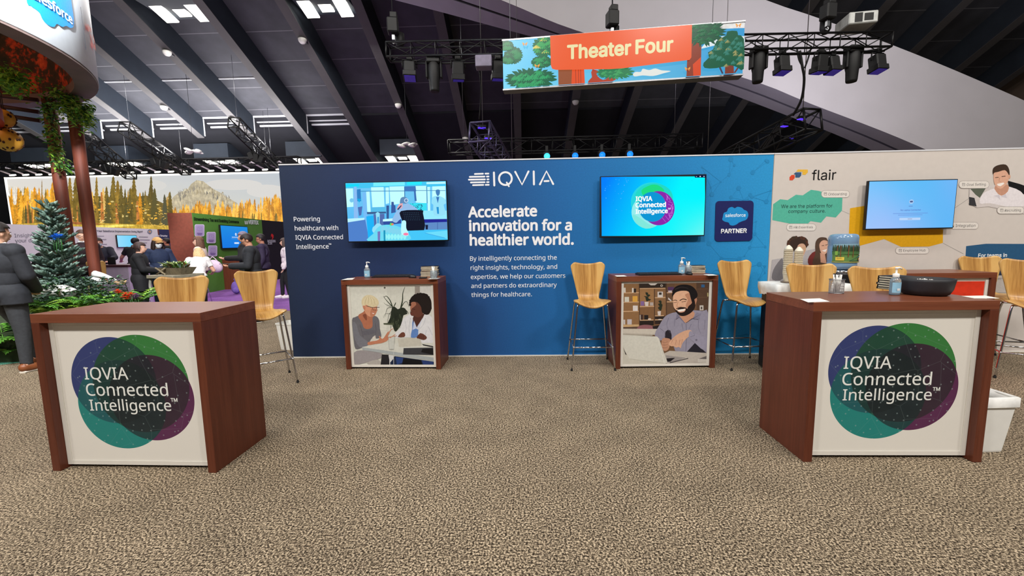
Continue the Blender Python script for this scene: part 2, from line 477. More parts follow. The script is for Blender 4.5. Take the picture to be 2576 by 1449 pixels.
def rib_mesh(ye):
    b = MB(); w = .22
    fr = (Vector(), Vector((0, 1, 0)), Vector((0, 0, 1)), Vector((1, 0, 0)))
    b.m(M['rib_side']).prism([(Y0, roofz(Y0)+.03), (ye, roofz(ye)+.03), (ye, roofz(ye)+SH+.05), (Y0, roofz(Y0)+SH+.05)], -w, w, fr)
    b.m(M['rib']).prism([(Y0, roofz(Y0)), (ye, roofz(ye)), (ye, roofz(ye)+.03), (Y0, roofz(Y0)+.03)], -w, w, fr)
    return b
ribL = rib_mesh(YE).build('ceiling_rib'); ribF = rib_mesh(Y2).build('ceiling_rib')
for i, x in enumerate(RIBX):
    src = ribL if x < -14.5 else ribF
    o = src if (x == RIBX[0] or x == -13.8) else src.copy()
    if o is not src: C.objects.link(o)
    o.location.x = x; structure(o)
# white edge strips where the lit bays stop
b = MB()
for i in range(len(RIBX)-1):
    if RIBX[i+1] > -9.5: break
    a, c = RIBX[i]+.24, RIBX[i+1]-.24
    for k, (dy, h) in enumerate(((0, 0), (.34, -.22), (.62, -.40))):
        yy = YE+dy; zz = roofz(YE)+SH+h-.04
        b.box(((a+c)/2, yy, zz), (c-a, .10, .10))
        if k == 0: b.box((RIBX[i]+.26, yy, zz-.55), (.03, .08, 1.1))
structure(b.build('trim_1', M['white_edge']))
# seam bar across two bays
b = MB()
for i in (3, 4, 5, 6):
    a, c = RIBX[i]+.24, RIBX[i+1]-.24
    b.box(((a+c)/2, 18.7, roofz(18.7)+SH-.03), (c-a, .08, .06))
    b.box((RIBX[i+1]-.25, 18.7, roofz(18.7)+SH*.55), (.05, .08, SH*.9))
structure(b.build('trim_2', M['white_edge']))
# end walls of the hall, dark and far
M['dark_wall'] = mat('dark_hall_wall', (34, 34, 40), .9, 0, .15, 1)
b = MB(); b.box((-3, 33.2, 5), (74, .4, 10)); structure(b.build('wall_back', M['dark_wall']))
b = MB(); b.box((-40.2, 12, 9), (.4, 44, 18)); structure(b.build('wall_left', M['dark_wall']))
M['brown_wall'] = mat('brown_hall_wall', (112, 96, 84), .9, 0, .08, 1)
b = MB(); b.box((27.9, 12, 9), (.4, 44, 18)); structure(b.build('wall_right', M['brown_wall']))

# ---- white roof arch crossing the hall
M['arch'] = mat('arch_paint', (196, 192, 198), .7, 0, .03, 1)
M['arch_soffit'] = mat('arch_soffit_tone', (150, 145, 160), .7, 0, .05, 1)  # soffit coloured darker and more violet than the arch face
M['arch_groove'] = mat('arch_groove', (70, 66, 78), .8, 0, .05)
lo = crv([(-14, 14.6), (-6, 11.75), (-.7, 9.66), (2.05, 8.54), (7.6, 6.90), (9.93, 5.98), (13.98, 4.34), (18.5, 2.0), (21.5, .0)], 6)
up = crv([(-14, 18.3), (-5, 15.2), (2.0, 12.3), (5.0, 10.75), (8.19, 9.38), (9.93, 8.77), (12.72, 7.73), (15.72, 6.48), (18.5, 5.2), (23.5, 2.6), (27.5, .0)], 5)
import bisect
def resamp(pts, n):
    L = [0]
    for i in range(1, len(pts)): L.append(L[-1]+sqrt((pts[i][0]-pts[i-1][0])**2+(pts[i][1]-pts[i-1][1])**2))
    out = []
    for i in range(n):
        t = L[-1]*i/(n-1); k = min(max(bisect.bisect_left(L, t), 1), len(pts)-1)
        f = (t-L[k-1])/max(1e-9, L[k]-L[k-1]); out.append((lerp(pts[k-1][0], pts[k][0], f), lerp(pts[k-1][1], pts[k][1], f)))
    return out
lr = crv([(-14, 13.1), (-9, 11.75), (-4.79, 10.59), (-2.72, 10.02), (-.745, 9.45), (2.82, 8.45), (6.3, 7.43), (9.9, 6.08), (13.3, 4.66), (18, 2.2), (21.3, .0)], 6)
lo = resamp(lo, 60); up = resamp(up, 60); lr = resamp(lr, 60)
YA = 10.0
b = MB(); b.m(M['arch'])
row = lambda pts, y, dz=0: [(p[0], y, p[1]+dz) for p in pts]
b.grid([row(lo, YA), row(up, YA)], smooth=False)
b.grid([row(up, YA), row(up, YA+1.5)], smooth=False)
b.grid([row(up, YA+1.5), row(lr, YA+1.5)], smooth=False)
def between(f, dz=0): return [(lerp(p[0], q[0], f), YA+1.5*f, lerp(p[1], q[1], f)+dz) for p, q in zip(lo, lr)]
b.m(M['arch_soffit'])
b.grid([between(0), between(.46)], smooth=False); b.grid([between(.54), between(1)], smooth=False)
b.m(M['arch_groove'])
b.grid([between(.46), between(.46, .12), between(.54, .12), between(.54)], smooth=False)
structure(b.build('roof_arch_beam'))

# ---- booth display walls
t = NT('navy_to_blue_print'); v = t.coord(); sx = t.n('ShaderNodeSeparateXYZ'); t.put(sx.inputs[0], v)
u = t.math('ADD', t.math('DIVIDE', t.math('ADD', sx.outputs[0], 3.02), 6.01), t.math('MULTIPLY', t.math('SUBTRACT', sx.outputs[2], 1.2), .0))
col = t.ramp(u, [(0, lin((30, 42, 66))), (.22, lin((32, 50, 90))), (.42, lin((32, 74, 130))), (.60, lin((32, 102, 166))), (.78, lin((34, 122, 186))), (1, lin((42, 146, 206)))])
t.put(t.b.inputs['Base Color'], t.mix(1.0, col, t.ramp(t.noise(v, 60, 2), [(.3, (.94,)*3), (.7, (1.06,)*3)]), 'MULTIPLY'))
t.b.inputs['Roughness'].default_value = .6; t.b.inputs['Specular IOR Level'].default_value = .2
M['iq_wall'] = t.m
def booth_wall(label, x0, x1, h, front_mat, side_mat, y=0.0, th=.10, base=True):
    o = thing('booth_wall', label, 'display wall', ((x0+x1)/2, y, 0), kind='thing')
    b = MB(); b.m(side_mat).box((0, th/2+.004, h/2), (x1-x0, th-.008, h))
    b.build('core', None, o)
    b = MB(); b.box((0, .002, h/2), (x1-x0-.004, .004, h-.004)); f = b.build('printed_fabric', front_mat, o)
    b = MB(); b.box((0, th/2, h+.006), (x1-x0, th+.01, .014)); b.build('top_rail', M['white_edge'], o)
    if base:
        b = MB(); b.box((0, -.006, .006), (x1-x0, .012, .012)); b.build('bottom_rail', M['alu'], o)
    return o
XL, XR = -3.0218, 2.9909
wallA = booth_wall('navy to bright blue booth wall with two screens and white slogan lettering', XL, XR, 2.44, M['iq_wall'], M['alu'])
# shift object coordinates so the ramp runs over the wall width
for ch in wallA.children:
    if ch.name.startswith('printed_fabric'):
        ch.data.transform(Matrix.Translation((wallA.location.x, 0, 0))); ch.location.x = -wallA.location.x
M['flair_wall'] = mat('warm_white_fabric', (206, 198, 192), .6, 0, .02)
wallB = booth_wall('warm white booth wall with teal and yellow shapes and black wordmark', XR+.004, 6.40, 2.44, M['flair_wall'], M['alu'])
M['green_print'] = mat('dark_green_fabric', (38, 66, 58), .6, 0, .05)
wallB2 = booth_wall('dark green booth panel at the edge of the warm white wall', 6.404, 7.6, 2.44, M['green_print'], M['alu'])
wallB2['category'] = 'display panel'
# ================================================================ LETTERING AND ART ON THE BLUE WALL
INK = (236, 238, 244)
WX, WZ = Vector((1, 0, 0)), Vector((0, 0, 1))
def wallG(start=1): return G((0, -.0005, 0), WX, WZ, dz=.00004, start=start)
g = wallG(2).px(1160, 410, 8.523)
for y, a, c1, d, e in ((230, 295, 468, 522, 585), (292, 186, 500, 552, 588), (352, 166, 510, 562, 588), (412, 210, 503, 555, 590), (470, 256, 476, 526, 592)):
    tl = -.02
    g.stroke([(a, y+6), (c1, y)], 36, INK, True); g.stroke([(d, y-1), (e, y-2)], 36, INK, True)
g.stroke([(703, 205), (712, 482)], 42, INK, True)
g.ring(950, 335, 116, 158, INK)
g.stroke([(978, 418), (1024, 500)], 36, INK, True)
g.stroke([(1160, 190), (1306, 464), (1444, 182)], 42, INK, True)
g.stroke([(1556, 182), (1562, 460)], 42, INK, True)
g.stroke([(1690, 458), (1830, 176), (1974, 452)], 42, INK, True)
g.stroke([(1788, 390), (1876, 386)], 40, INK, True)
g.build('emblem', M['print'], wallA)
g = wallG(2).px()
for s_, a, c1 in (('Powering', (739.5, 557), (805, 556)), ('healthcare with', (742, 580), (851, 578.5)), ('IQVIA Connected', (743.5, 603), (863, 601.5))):
    g.text(s_, a, c1, INK, bold=.006)
g.text('Intelligence', (745.5, 626.5), (827, 625), INK, bold=.006, tm=True)
for s_, a, c1 in (('By intelligently connecting the', (1182.5, 656), (1400.5, 653)), ('right insights, technology, and', (1184, 679), (1401.5, 676)), ('expertise, we help our customers', (1184.5, 702), (1422, 698.5)), ('and partners do extraordinary', (1185.5, 724.5), (1400.5, 721.5)), ('things for healthcare.', (1186, 747), (1338, 745))):
    g.text(s_, a, c1, INK, bold=.004)
for s_, a, c1 in (('Accelerate', (1179, 546.5), (1350, 543)), ('innovation for a', (1181.5, 580.5), (1437.5, 578.5)), ('healthier world.', (1183, 617), (1442, 614.5))):
    g.text(s_, a, c1, INK, bold=.026)
g.build('lettering', M['print'], wallA)
# molecule pattern printed in a slightly deeper blue at the bright end
rnd = random.Random(4); g = wallG(1).uv()
nodes = []; done = set()
for i in range(64):
    x = 2.98 - abs(rnd.gauss(0, .55)); z = rnd.uniform(.12, 2.40)
    if x < 1.6: continue
    nodes.append((x, z))
def blue_at(x): 
    u_ = (x+3.02)/6.01; return (34, lerp(84, 132, u_), lerp(138, 190, u_))
for i, a in enumerate(nodes):
    ds = sorted(nodes, key=lambda q: (q[0]-a[0])**2+(q[1]-a[1])**2)[1:3]
    for q in ds:
        if (q, a) in done or (a, q) in done: continue
        done.add((a, q)); g.stroke([a, q], .0045, blue_at((a[0]+q[0])/2)); g.L -= .8
g.L += 1
for i, a in enumerate(nodes):
    r = rnd.choice((.012, .016, .022, .03)); g.disc(a[0], a[1], r, blue_at(a[0]), n=6 if i % 2 else 12); g.L -= .8
    if r > .02 and i % 3 == 0: g.ring(a[0]-.05, a[1]-.06, r*1.5, r*1.5+.004, blue_at(a[0]), n=14); g.L -= .8
g.build('molecule_pattern', M['print'], wallA)
# partner badge: cloud and lettering
CLOUD = [(.06, .45), (.10, .66), (.21, .73), (.27, .90), (.40, .97), (.50, .90), (.60, .97), (.76, .92), (.83, .82), (.96, .72), (1.0, .50), (.93, .30), (.78, .22), (.66, .15), (.57, .06), (.44, 0), (.32, .04), (.27, .16), (.12, .22), (.04, .32)]
g = wallG(3).px(1400, 380, 4.025)
def rr(x0, y0, x1, y1, r, sk=0):
    pts = []
    for cx, cy, a in ((x1-r, y1-r, 0), (x0+r, y1-r, 90), (x0+r, y0+r, 180), (x1-r, y0+r, 270)):
        pts += [(cx+r*cos(R(a+90*i/5)), cy+r*sin(R(a+90*i/5))) for i in range(6)]
    return pts
def warp(pts, q):
    """unit-square points into a traced quadrilateral tl,tr,br,bl"""
    (a, b_, c, d) = q
    return [tuple((1-u)*(1-v_)*a[k]+u*(1-v_)*b_[k]+u*v_*c[k]+(1-u)*v_*d[k] for k in (0, 1)) for u, v_ in pts]
bq = [(1610, 507), (1994, 502), (1978, 908), (1598, 916)]
g.poly(warp(rr(0, 0, 1, 1, .09), bq), (28, 34, 92))
g.poly(warp([(x, 1-y) for x, y in CLOUD], [(1662, 562), (1940, 558), (1936, 752), (1666, 757)]), (28, 140, 208), 4)
g.text('salesforce', (1706, 668), (1910, 664), (235, 243, 248), 'noto', .012)
g.text('PARTNER', (1664, 832), (1920, 826), (240, 243, 248), 'inter', .03)
bo = thing('partner_badge', 'dark blue rounded badge with light blue cloud and white lettering on blue wall', 'sign', (2.547, -.004, 1.655))
b = MB(); b.prism([((q[0]-2.547), (q[1]-1.655)) for q in [g.map(p) for p in warp(rr(0, 0, 1, 1, .09), bq)]], -.004, .0036); b.build('plate', mat('badge_blue', (28, 34, 92), .5), bo)
g.O.y = -.0086
for i in range(len(g.vs)): g.vs[i] = Vector((g.vs[i].x, g.vs[i].y-.0080, g.vs[i].z))
g.build('printed_emblem', M['print'], bo)

# ---------------------------------------------------------------- televisions
def television(label, x0, x1, z0, z1, wall_y=0.0, off=.085, art=None, bez=.010, rz=0):
    cx, cz = (x0+x1)/2, (z0+z1)/2; w, h = x1-x0, z1-z0
    o = thing('television', label, 'television', (cx, wall_y, cz))
    b = MB(); b.box((0, -off+.02, 0), (w, .036, h), bev=.004); b.build('bezel', M['black'], o)
    b = MB(); b.box((0, -off/2+.012, 0), (w*.55, off-.03, h*.55)); b.build('wall_mount', M['black_matte'], o)
    g = G((cx-w/2+bez, wall_y-off+.0015, cz-h/2+bez*1.4), WX, WZ, dz=.00008)
    art(g, w-2*bez, h-2.4*bez); g.build('screen', M['screen'], o)
    return o
def art_lab(g, w, h):
    g.hom([(80, 122), (2310, 70), (2366, 1352), (190, 1392)], w, h)
    top = lambda u, v_: (lerp(70, 40, u)+30*sin(u*9), 190+25*sin(u*7+1), 245)
    g.field(80, 122, 2366, 1392, lambda u, v_: (lerp(120, 70, v_), lerp(205, 180, v_), 248), 16, 10)
    W_ = (196, 255, 255); Bq = (86, 178, 240); D = (44, 88, 176)
    g.poly([(80, 118), (2320, 64), (2330, 190), (80, 240)], (70, 200, 245))
    g.poly([(700, 110), (1400, 92), (1400, 170), (700, 190)], (120, 240, 255)); g.poly([(1450, 92), (1780, 84), (1780, 150), (1450, 160)], (40, 235, 255)); g.poly([(1880, 96), (2300, 84), (2310, 130), (1880, 140)], (190, 250, 255))
    g.poly([(80, 150), (380, 140), (390, 190), (80, 205)], (20, 220, 250))
    for q in ([(84, 240), (250, 236), (272, 640), (120, 650)], [(650, 212), (930, 205), (960, 640), (690, 650)], [(1060, 195), (1385, 185), (1400, 560), (1090, 600)], [(1640, 180), (1880, 176), (1890, 560), (1650, 545)], [(2010, 190), (2300, 180), (2310, 480), (2010, 480)], [(545, 310), (620, 305), (655, 755), (580, 750)], [(975, 215), (1045, 212), (1060, 560), (985, 580)], [(1900, 200), (1960, 198), (1975, 760), (1920, 770)]):
        g.poly(q, W_)
    g.stroke([(420, 300), (1400, 290)], 14, (60, 130, 190)); g.stroke([(1650, 280), (2310, 280)], 12, (60, 130, 190)); g.stroke([(1395, 200), (1410, 560)], 18, (60, 120, 180)); g.stroke([(1885, 190), (1905, 560)], 16, (70, 140, 190))
    g.poly([(1400, 190), (1640, 185), (1655, 300), (1400, 300)], (66, 120, 190)); g.poly([(1600, 250), (1640, 250), (1670, 510), (1625, 510)], (60, 110, 180)); g.poly([(1420, 300), (1590, 300), (1585, 560), (1430, 560)], (110, 200, 245))
    g.poly([(340, 260), (420, 250), (440, 520), (340, 520)], (50, 130, 200)); g.poly([(270, 200), (330, 200), (420, 1390), (300, 1390)], (140, 190, 245)); g.poly([(460, 330), (540, 320), (640, 1390), (540, 1390)], (120, 190, 248)); g.disc(230, 500, 46, (120, 200, 240)); g.poly([(340, 460), (440, 470), (400, 550)], (20, 170, 230))
    g.poly([(660, 655), (980, 645), (990, 760), (680, 770)], (90, 190, 235)); g.poly([(570, 755), (990, 745), (1000, 780), (580, 800)], (60, 90, 140))
    g.poly([(370, 650), (470, 630), (450, 820), (400, 840)], (80, 110, 180))
    g.poly([(140, 900), (520, 880), (520, 930), (150, 980)], (190, 245, 255)); g.poly([(150, 980), (540, 920), (640, 1390), (190, 1392)], (80, 130, 205)); g.poly([(560, 850), (720, 830), (760, 1390), (620, 1390)], (30, 180, 250)); g.poly([(720, 800), (960, 790), (970, 1050), (740, 1060)], (84, 110, 175))
    g.poly([(1000, 610), (1060, 610), (1060, 900), (1010, 900)], (54, 90, 150)); g.poly([(1110, 530), (1160, 530), (1170, 600), (1200, 610), (1210, 760), (1110, 780)], (60, 92, 160))
    g.poly([(930, 940), (1330, 900), (1340, 1000), (950, 1040)], (50, 80, 160)); g.poly([(930, 910), (1150, 890), (1150, 950), (930, 960)], (200, 250, 255))
    g.poly([(1510, 560), (1890, 555), (1895, 780), (1520, 760)], (60, 225, 245))
    rn = random.Random(2)
    for i in range(36):
        x, y = rn.uniform(1530, 1790), rn.uniform(580, 720); g.stroke([(x, y), (x+rn.uniform(-40, 40), y+rn.uniform(-24, 24))], 13, (30, 80, 120)); g.L -= .8
    g.L += 1
    g.poly([(1800, 720), (2340, 720), (2345, 920), (1830, 930)], (150, 235, 255)); g.poly([(1830, 910), (2345, 900), (2350, 965), (1840, 985)], (36, 40, 150)); g.poly([(1840, 985), (2350, 965), (2358, 1130), (1860, 1140)], (96, 140, 200)); g.stroke([(2140, 970), (2140, 1130)], 10, (60, 90, 160)); g.poly([(1870, 1030), (1930, 1030), (1925, 1130), (1880, 1130)], (24, 30, 60))
    # technician in a white coat standing by the bench
    g.poly([(2020, 430), (2110, 400), (2180, 405), (2290, 460), (2320, 560), (2270, 600), (2310, 800), (2060, 820), (2040, 600), (2000, 560)], (150, 226, 250), 3); g.poly([(2100, 420), (2170, 420), (2140, 560)], (60, 120, 190)); g.poly([(2095, 270), (2175, 265), (2180, 350), (2140, 400), (2100, 350)], (70, 130, 190), 3); g.poly([(2110, 640), (2160, 640), (2170, 790), (2130, 790)], (40, 150, 215))
    # seated researcher with headphones seen from behind, and the mesh-backed chair
    g.poly([(1440, 560), (1560, 600), (1690, 690), (1720, 800), (1340, 900), (1230, 985), (1140, 940), (1180, 820), (1260, 700), (1360, 610)], (150, 192, 236), 4)
    g.poly([(1300, 570), (1360, 540), (1350, 660), (1250, 690), (1220, 720), (1260, 620)], (228, 170, 178), 3); g.poly([(1300, 560), (1320, 450), (1400, 420), (1470, 460), (1480, 530), (1430, 570), (1350, 560)], (96, 140, 186), 4); g.ring(1440, 500, 30, 48, (200, 220, 245), 16); g.poly([(1240, 690), (1330, 600), (1340, 620), (1270, 710)], (40, 70, 120))
    g.poly([(1330, 730), (1780, 712), (1815, 780), (1845, 1150), (1480, 1160), (1340, 900)], (18, 22, 40), 3)
    for i in range(9):
        for j in range(5): g.disc(1390+i*40+j*8, 770+j*38, 5, (90, 140, 170), n=6); g.L -= .8
    g.L += 1
    # bench and glassware in front
    g.poly([(1150, 1170), (2358, 1128), (2366, 1352), (600, 1392), (760, 1200)], (70, 200, 250)); g.poly([(1860, 1200), (2360, 1150), (2366, 1340), (2300, 1310)], (110, 222, 252)); g.stroke([(1860, 1205), (2300, 1310)], 8, (60, 150, 220))
    g.poly([(770, 780), (860, 780), (860, 1000), (940, 1060), (920, 1200), (720, 1200), (710, 1090), (795, 1000)], (150, 226, 250), 2); g.poly([(810, 860), (840, 860), (840, 1000), (810, 1000)], (40, 150, 220))
    g.poly([(860, 1060), (1100, 1030), (1330, 1090), (1500, 1220), (1490, 1370), (620, 1390), (720, 1230)], (110, 220, 245), 3)
    for i in range(7): g.disc(930+i*78, 1120+i*14, 44, (130, 214, 240), 70); g.disc(1000+i*70, 1290, 34, (150, 245, 250), 60)
    g.poly([(1350, 960), (1440, 950), (1450, 1100), (1500, 1200), (1490, 1270), (1390, 1260), (1340, 1200)], (190, 250, 255), 3); g.disc(1445, 1232, 58, (250, 130, 170), 30); g.poly([(820, 1180), (880, 1170), (880, 1390), (830, 1390)], (120, 120, 190)); g.poly([(950, 1150), (990, 1150), (1000, 1380), (960, 1380)], (30, 150, 190)); g.poly([(1100, 985), (1170, 1000), (1140, 1050), (1080, 1040)], (90, 220, 90)); g.disc(1145, 1020, 30, (240, 130, 110), 22)
def art_connected(g, w, h):
    g.hom([(455, 266), (1510, 248), (1482, 850), (444, 864)], w, h)
    def bg(u, v_):
        t_ = min(1, max(0, u*1.35 + v_*.35 - .1)); s_ = max(0, (u-.55)*1.6)*max(0, (v_-.35)*1.5)
        return (lerp(0, 0, t_)+min(150, 170*s_), min(255, lerp(128, 246, t_**.8)), min(255, lerp(252, 255, t_)-20*s_))
    g.field(455, 262, 1500, 858, bg, 26, 16)
    rn = random.Random(9)
    for i in range(30): g.disc(rn.uniform(470, 740), rn.uniform(280, 620), rn.uniform(2, 6), (70, 180, 255), n=6); g.L -= .8
    g.L += 1
    g.disc(968, 525, 216, (40, 214, 226), 205, n=40); g.disc(920, 620, 162, (150, 236, 236), 162, n=40); g.disc(985, 470, 190, (34, 216, 200), 140, n=36)
    g.poly([(860, 400), (960, 345), (1040, 355), (1090, 410), (980, 420), (900, 470)], (30, 220, 130), 3)
    g.disc(1030, 580, 162, (140, 40, 170), 172, n=44); g.disc(968, 566, 140, (8, 150, 214), 150, n=40); g.poly([(770, 640), (860, 690), (930, 740), (1000, 760), (900, 785), (800, 730)], (130, 232, 220), 3)
    for i in range(26):
        a = rn.uniform(-1.1, 1.1); b_ = a+rn.uniform(-.5, .5)
        g.stroke([(1030+150*cos(a), 580+160*sin(a)), (1030+rn.uniform(95, 150)*cos(b_), 580+rn.uniform(100, 160)*sin(b_))], 2.5, (215, 130, 230)); g.L -= .8
    g.L += 1
    g.text('IQVIA', (802, 508), (966, 505), (250, 255, 255), 'noto', .03); g.text('Connected', (800, 570), (1102, 565), (250, 255, 255), 'noto', .03); g.text('Intelligence', (800, 634), (1120, 628), (250, 255, 255), 'noto', .03, tm=True)
    g.rect(1398, 246, 1514, 274, (8, 20, 60)); g.stroke([(1408, 264), (1420, 264)], 4, (220, 235, 255)); g.rect(1446, 258, 1458, 268, (240, 245, 255)); g.stroke([(1484, 258), (1496, 267)], 3, (220, 235, 255)); g.stroke([(1496, 258), (1484, 267)], 3, (220, 235, 255))
def art_cast(g, w, h):
    g.uv()
    def bg(u, v_): return (lerp(96, 120, .5+.5*sin(u*5+v_*2)) + 50*(1-v_)*(1-u), lerp(196, 182, u) , 252-6*u)
    g.field(0, 0, w, h, bg, 20, 12)
    cx = w*.5
    g.disc(cx, h*.56, .026, (170, 205, 245), n=24); g.rrect(cx-.017, h*.56-.008, cx+.017, h*.56+.010, .006, (70, 90, 140))
    g.stroke([(cx-.026, h*.465), (cx+.02, h*.465)], .006, (90, 120, 190))
    g.text('No Laptop Connected', (cx-.115, h*.37), (cx+.115, h*.37), (84, 110, 190), 'inter', .01)
    g.stroke([(cx-.2, h*.315), (cx+.2, h*.315)], .005, (104, 140, 214)); g.stroke([(cx-.14, h*.28), (cx+.14, h*.28)], .005, (104, 140, 214))
    g.rect(cx-.12, h*.17, cx+.12, h*.22, (186, 214, 250)); g.stroke([(cx-.026, h*.195), (cx+.026, h*.195)], .005, (120, 130, 170))
television('wall-mounted screen showing a blue laboratory with a researcher in an office chair', *(lambda p, q: (p.x, q.x, q.z, p.z))(at(868, 459, -.07), at(1129, 606, -.07)), art=art_lab)
television('wall-mounted cyan screen with overlapping circles emblem and white lettering', *(lambda p, q: (p.x, q.x, q.z, p.z))(at(1509.5, 444, -.07), at(1771, 594, -.07)), art=art_connected)
television('wall-mounted pale blue screen on the warm white booth wall', *(lambda p, q: (p.x, q.x, q.z, p.z))(at(2183, 455, -.07), at(2395, 575, -.07)), art=art_cast)

# ---------------------------------------------------------------- art on the warm white wall
g = wallG(1).px(1880, 360, 3.697)
GL = (150, 146, 144)
for q in ([(880, 630), (950, 660)], [(1920, 610), (2060, 515), (2060, 425)], [(1820, 930), (2010, 1030)], [(2240, 560), (2320, 600)], [(1850, 735), (1860, 800)]): g.stroke(q, 3.5, GL)
g.poly([(240, 568), (305, 522), (375, 530), (452, 480), (515, 486), (592, 434), (660, 444), (885, 500), (880, 628), (822, 692), (735, 682), (685, 740), (588, 726), (562, 750), (392, 748), (232, 716)], (84, 178, 156))
g.poly([(955, 606), (1110, 580), (1820, 800), (1818, 928), (1690, 962), (1430, 965), (1272, 893), (1020, 962), (940, 930)], (222, 166, 26))
g.poly([(1110, 580), (1880, 560), (1830, 800), (1090, 800)], (222, 166, 26))
g.poly([(2035, 958), (2220, 936), (2700, 938), (2700, 1185), (2020, 1190)], (42, 86, 124))
g.poly([(2290, 1120), (2700, 1120), (2700, 1230), (2290, 1230)], (40, 52, 74))
g.text('For teams in', (2146, 1062), (2412, 1058), (232, 234, 236), 'inter', .02); g.text('place or', (2210, 1112), (2400, 1110), (232, 234, 236), 'inter', .02); g.text('one place', (2250, 1162), (2440, 1160), (232, 234, 236), 'inter', .02)
g.text('We are the platform for', (314, 604), (790, 598), (24, 40, 46), 'inter'); g.text('company culture.', (380, 650), (726, 646), (24, 40, 46), 'inter')
g.text('flair', (598, 345), (822, 340), (22, 20, 22), 'inter', .004)
g.poly([(470, 245), (562, 246), (562, 272), (540, 295), (512, 294), (512, 266), (452, 266)], (226, 178, 62)); g.poly([(448, 272), (502, 272), (500, 302), (484, 320), (446, 320), (446, 292), (430, 288)], (54, 86, 122)); g.poly([(412, 296), (440, 296), (440, 326), (420, 346), (392, 346), (392, 316)], (214, 72, 40))
def pill(x0, y0, x1, y1, s_, tx, ty, tx2):
    r = (y1-y0)/2
    g.poly(rr(x0-4, y0-4, x1+4, y1+4, r+3), (168, 160, 156)); g.poly(rr(x0, y0, x1, y1, r-1), (224, 218, 212)); g.text(s_, (tx, ty), (tx2, ty-3), (66, 62, 64), 'inter')
    if tx-x0 > 45:
        a = tx-38; yy = (y0+y1)/2
        for q in ([(a, yy-12), (a+24, yy-12), (a+24, yy+12), (a, yy+12), (a, yy-12)], [(a+4, yy-3), (a+20, yy-3)]): g.stroke(q, 3.5, (66, 62, 64))
pill(690, 442, 948, 504, 'Onboarding', 752, 487, 922)
pill(366, 752, 636, 814, 'HR Essentials', 430, 794, 608)
pill(1380, 970, 1686, 1028, 'Employee Hub', 1448, 1010, 1656)
pill(1780, 738, 2146, 798, 'Slack Integration', 1832, 782, 2118)
# woman with wavy hair and person with curly hair, printed lower down
g.poly([(228, 1085), (320, 1070), (420, 1010), (545, 1000), (640, 980), (640, 1130), (560, 1150), (215, 1385), (205, 1300)], (176, 170, 172))
g.poly([(240, 1180), (300, 1090), (330, 1085), (330, 1260), (232, 1270)], (116, 112, 116), 3)
g.poly([(385, 960), (400, 905), (450, 878), (500, 868), (548, 885), (560, 930), (545, 975), (480, 945), (470, 1010), (420, 1000)], (58, 42, 34), 3); g.poly([(470, 950), (520, 935), (545, 975), (525, 1040), (490, 1075), (450, 1040)], (206, 162, 136), 3)
rn = random.Random(5)
for i in range(26):
    a = rn.uniform(-.2, 3.4); g.disc(468+88*cos(a), 935-60*sin(a), rn.uniform(9, 17), (70+rn.randint(-12, 20), 50, 38), n=7); g.L -= .8
g.L += 1
g.ring(520, 990, 17, 21, (190, 160, 110), 12)
g.poly([(562, 1110), (575, 1050), (640, 1000), (740, 1030), (750, 1150), (600, 1150)], (112, 46, 44), 2)
g.poly([(630, 1030), (632, 930), (660, 884), (710, 876), (748, 910), (765, 1120), (730, 1140), (610, 1130), (616, 1070)], (84, 64, 52), 3); g.poly([(668, 945), (700, 905), (745, 915), (752, 985), (720, 1035), (685, 1020)], (212, 166, 142), 3); g.poly([(675, 1020), (720, 1035), (735, 1120), (680, 1110)], (200, 150, 126)); g.poly([(690, 1000), (740, 985), (724, 1012)], (236, 226, 220)); g.stroke([(690, 955), (712, 952)], 5, (50, 36, 30)); g.stroke([(724, 948), (744, 945)], 5, (50, 36, 30))
# smiling man in a white shirt
g.poly([(2068, 424), (2290, 390), (2576, 480), (2720, 600), (2720, 690), (2240, 590), (2130, 600), (2055, 560)], (206, 198, 196)); g.poly([(2070, 424), (2215, 420), (2160, 510), (2120, 480)], (90, 96, 84)); g.poly([(2060, 500), (2110, 510), (2130, 590), (2060, 575)], (54, 54, 58)); g.poly([(2420, 350), (2530, 380), (2700, 440), (2700, 520), (2520, 460), (2430, 400)], (22, 22, 24))
g.poly([(2160, 560), (2190, 470), (2300, 420), (2400, 400), (2540, 450), (2600, 560), (2480, 600), (2260, 560)], (228, 222, 226), 3)
g.poly([(2300, 400), (2420, 385), (2420, 450), (2360, 490), (2310, 450)], (196, 146, 122), 2); g.poly([(2288, 300), (2300, 245), (2400, 238), (2430, 280), (2425, 350), (2390, 400), (2350, 425), (2305, 395), (2290, 350)], (216, 168, 144), 3); g.poly([(2282, 290), (2284, 235), (2330, 205), (2400, 200), (2432, 245), (2436, 310), (2420, 280), (2390, 252), (2330, 268), (2296, 275)], (62, 46, 36), 3); g.disc(2436, 312, 9, (206, 158, 132), 18)
g.stroke([(2302, 322), (2334, 318)], 6, (70, 48, 36)); g.stroke([(2362, 312), (2398, 308)], 6, (70, 48, 36)); g.poly([(2318, 380), (2380, 366), (2388, 378), (2352, 402), (2326, 396)], (240, 232, 226)); g.stroke([(2344, 320), (2338, 356), (2356, 358)], 4, (180, 128, 104)); g.poly([(2286, 490), (2340, 480), (2350, 530), (2320, 500)], (206, 200, 208)); g.poly([(2350, 500), (2400, 470), (2410, 510)], (206, 200, 208))
pill(1968, 354, 2244, 418, 'Goal Setting', 2036, 398, 2214)
pill(2322, 594, 2568, 656, 'Recruiting', 2390, 638, 2540)
# grey printed object low at the right
g.poly([(2290, 1232), (2450, 1232), (2456, 1390), (2290, 1390)], (186, 178, 172)); g.stroke([(2290, 1258), (2450, 1256)], 4, (120, 112, 108)); g.text('Teams', (2302, 1272), (2356, 1271), (96, 90, 90), 'inter')
g.build('printed_artwork', M['print'], wallB)
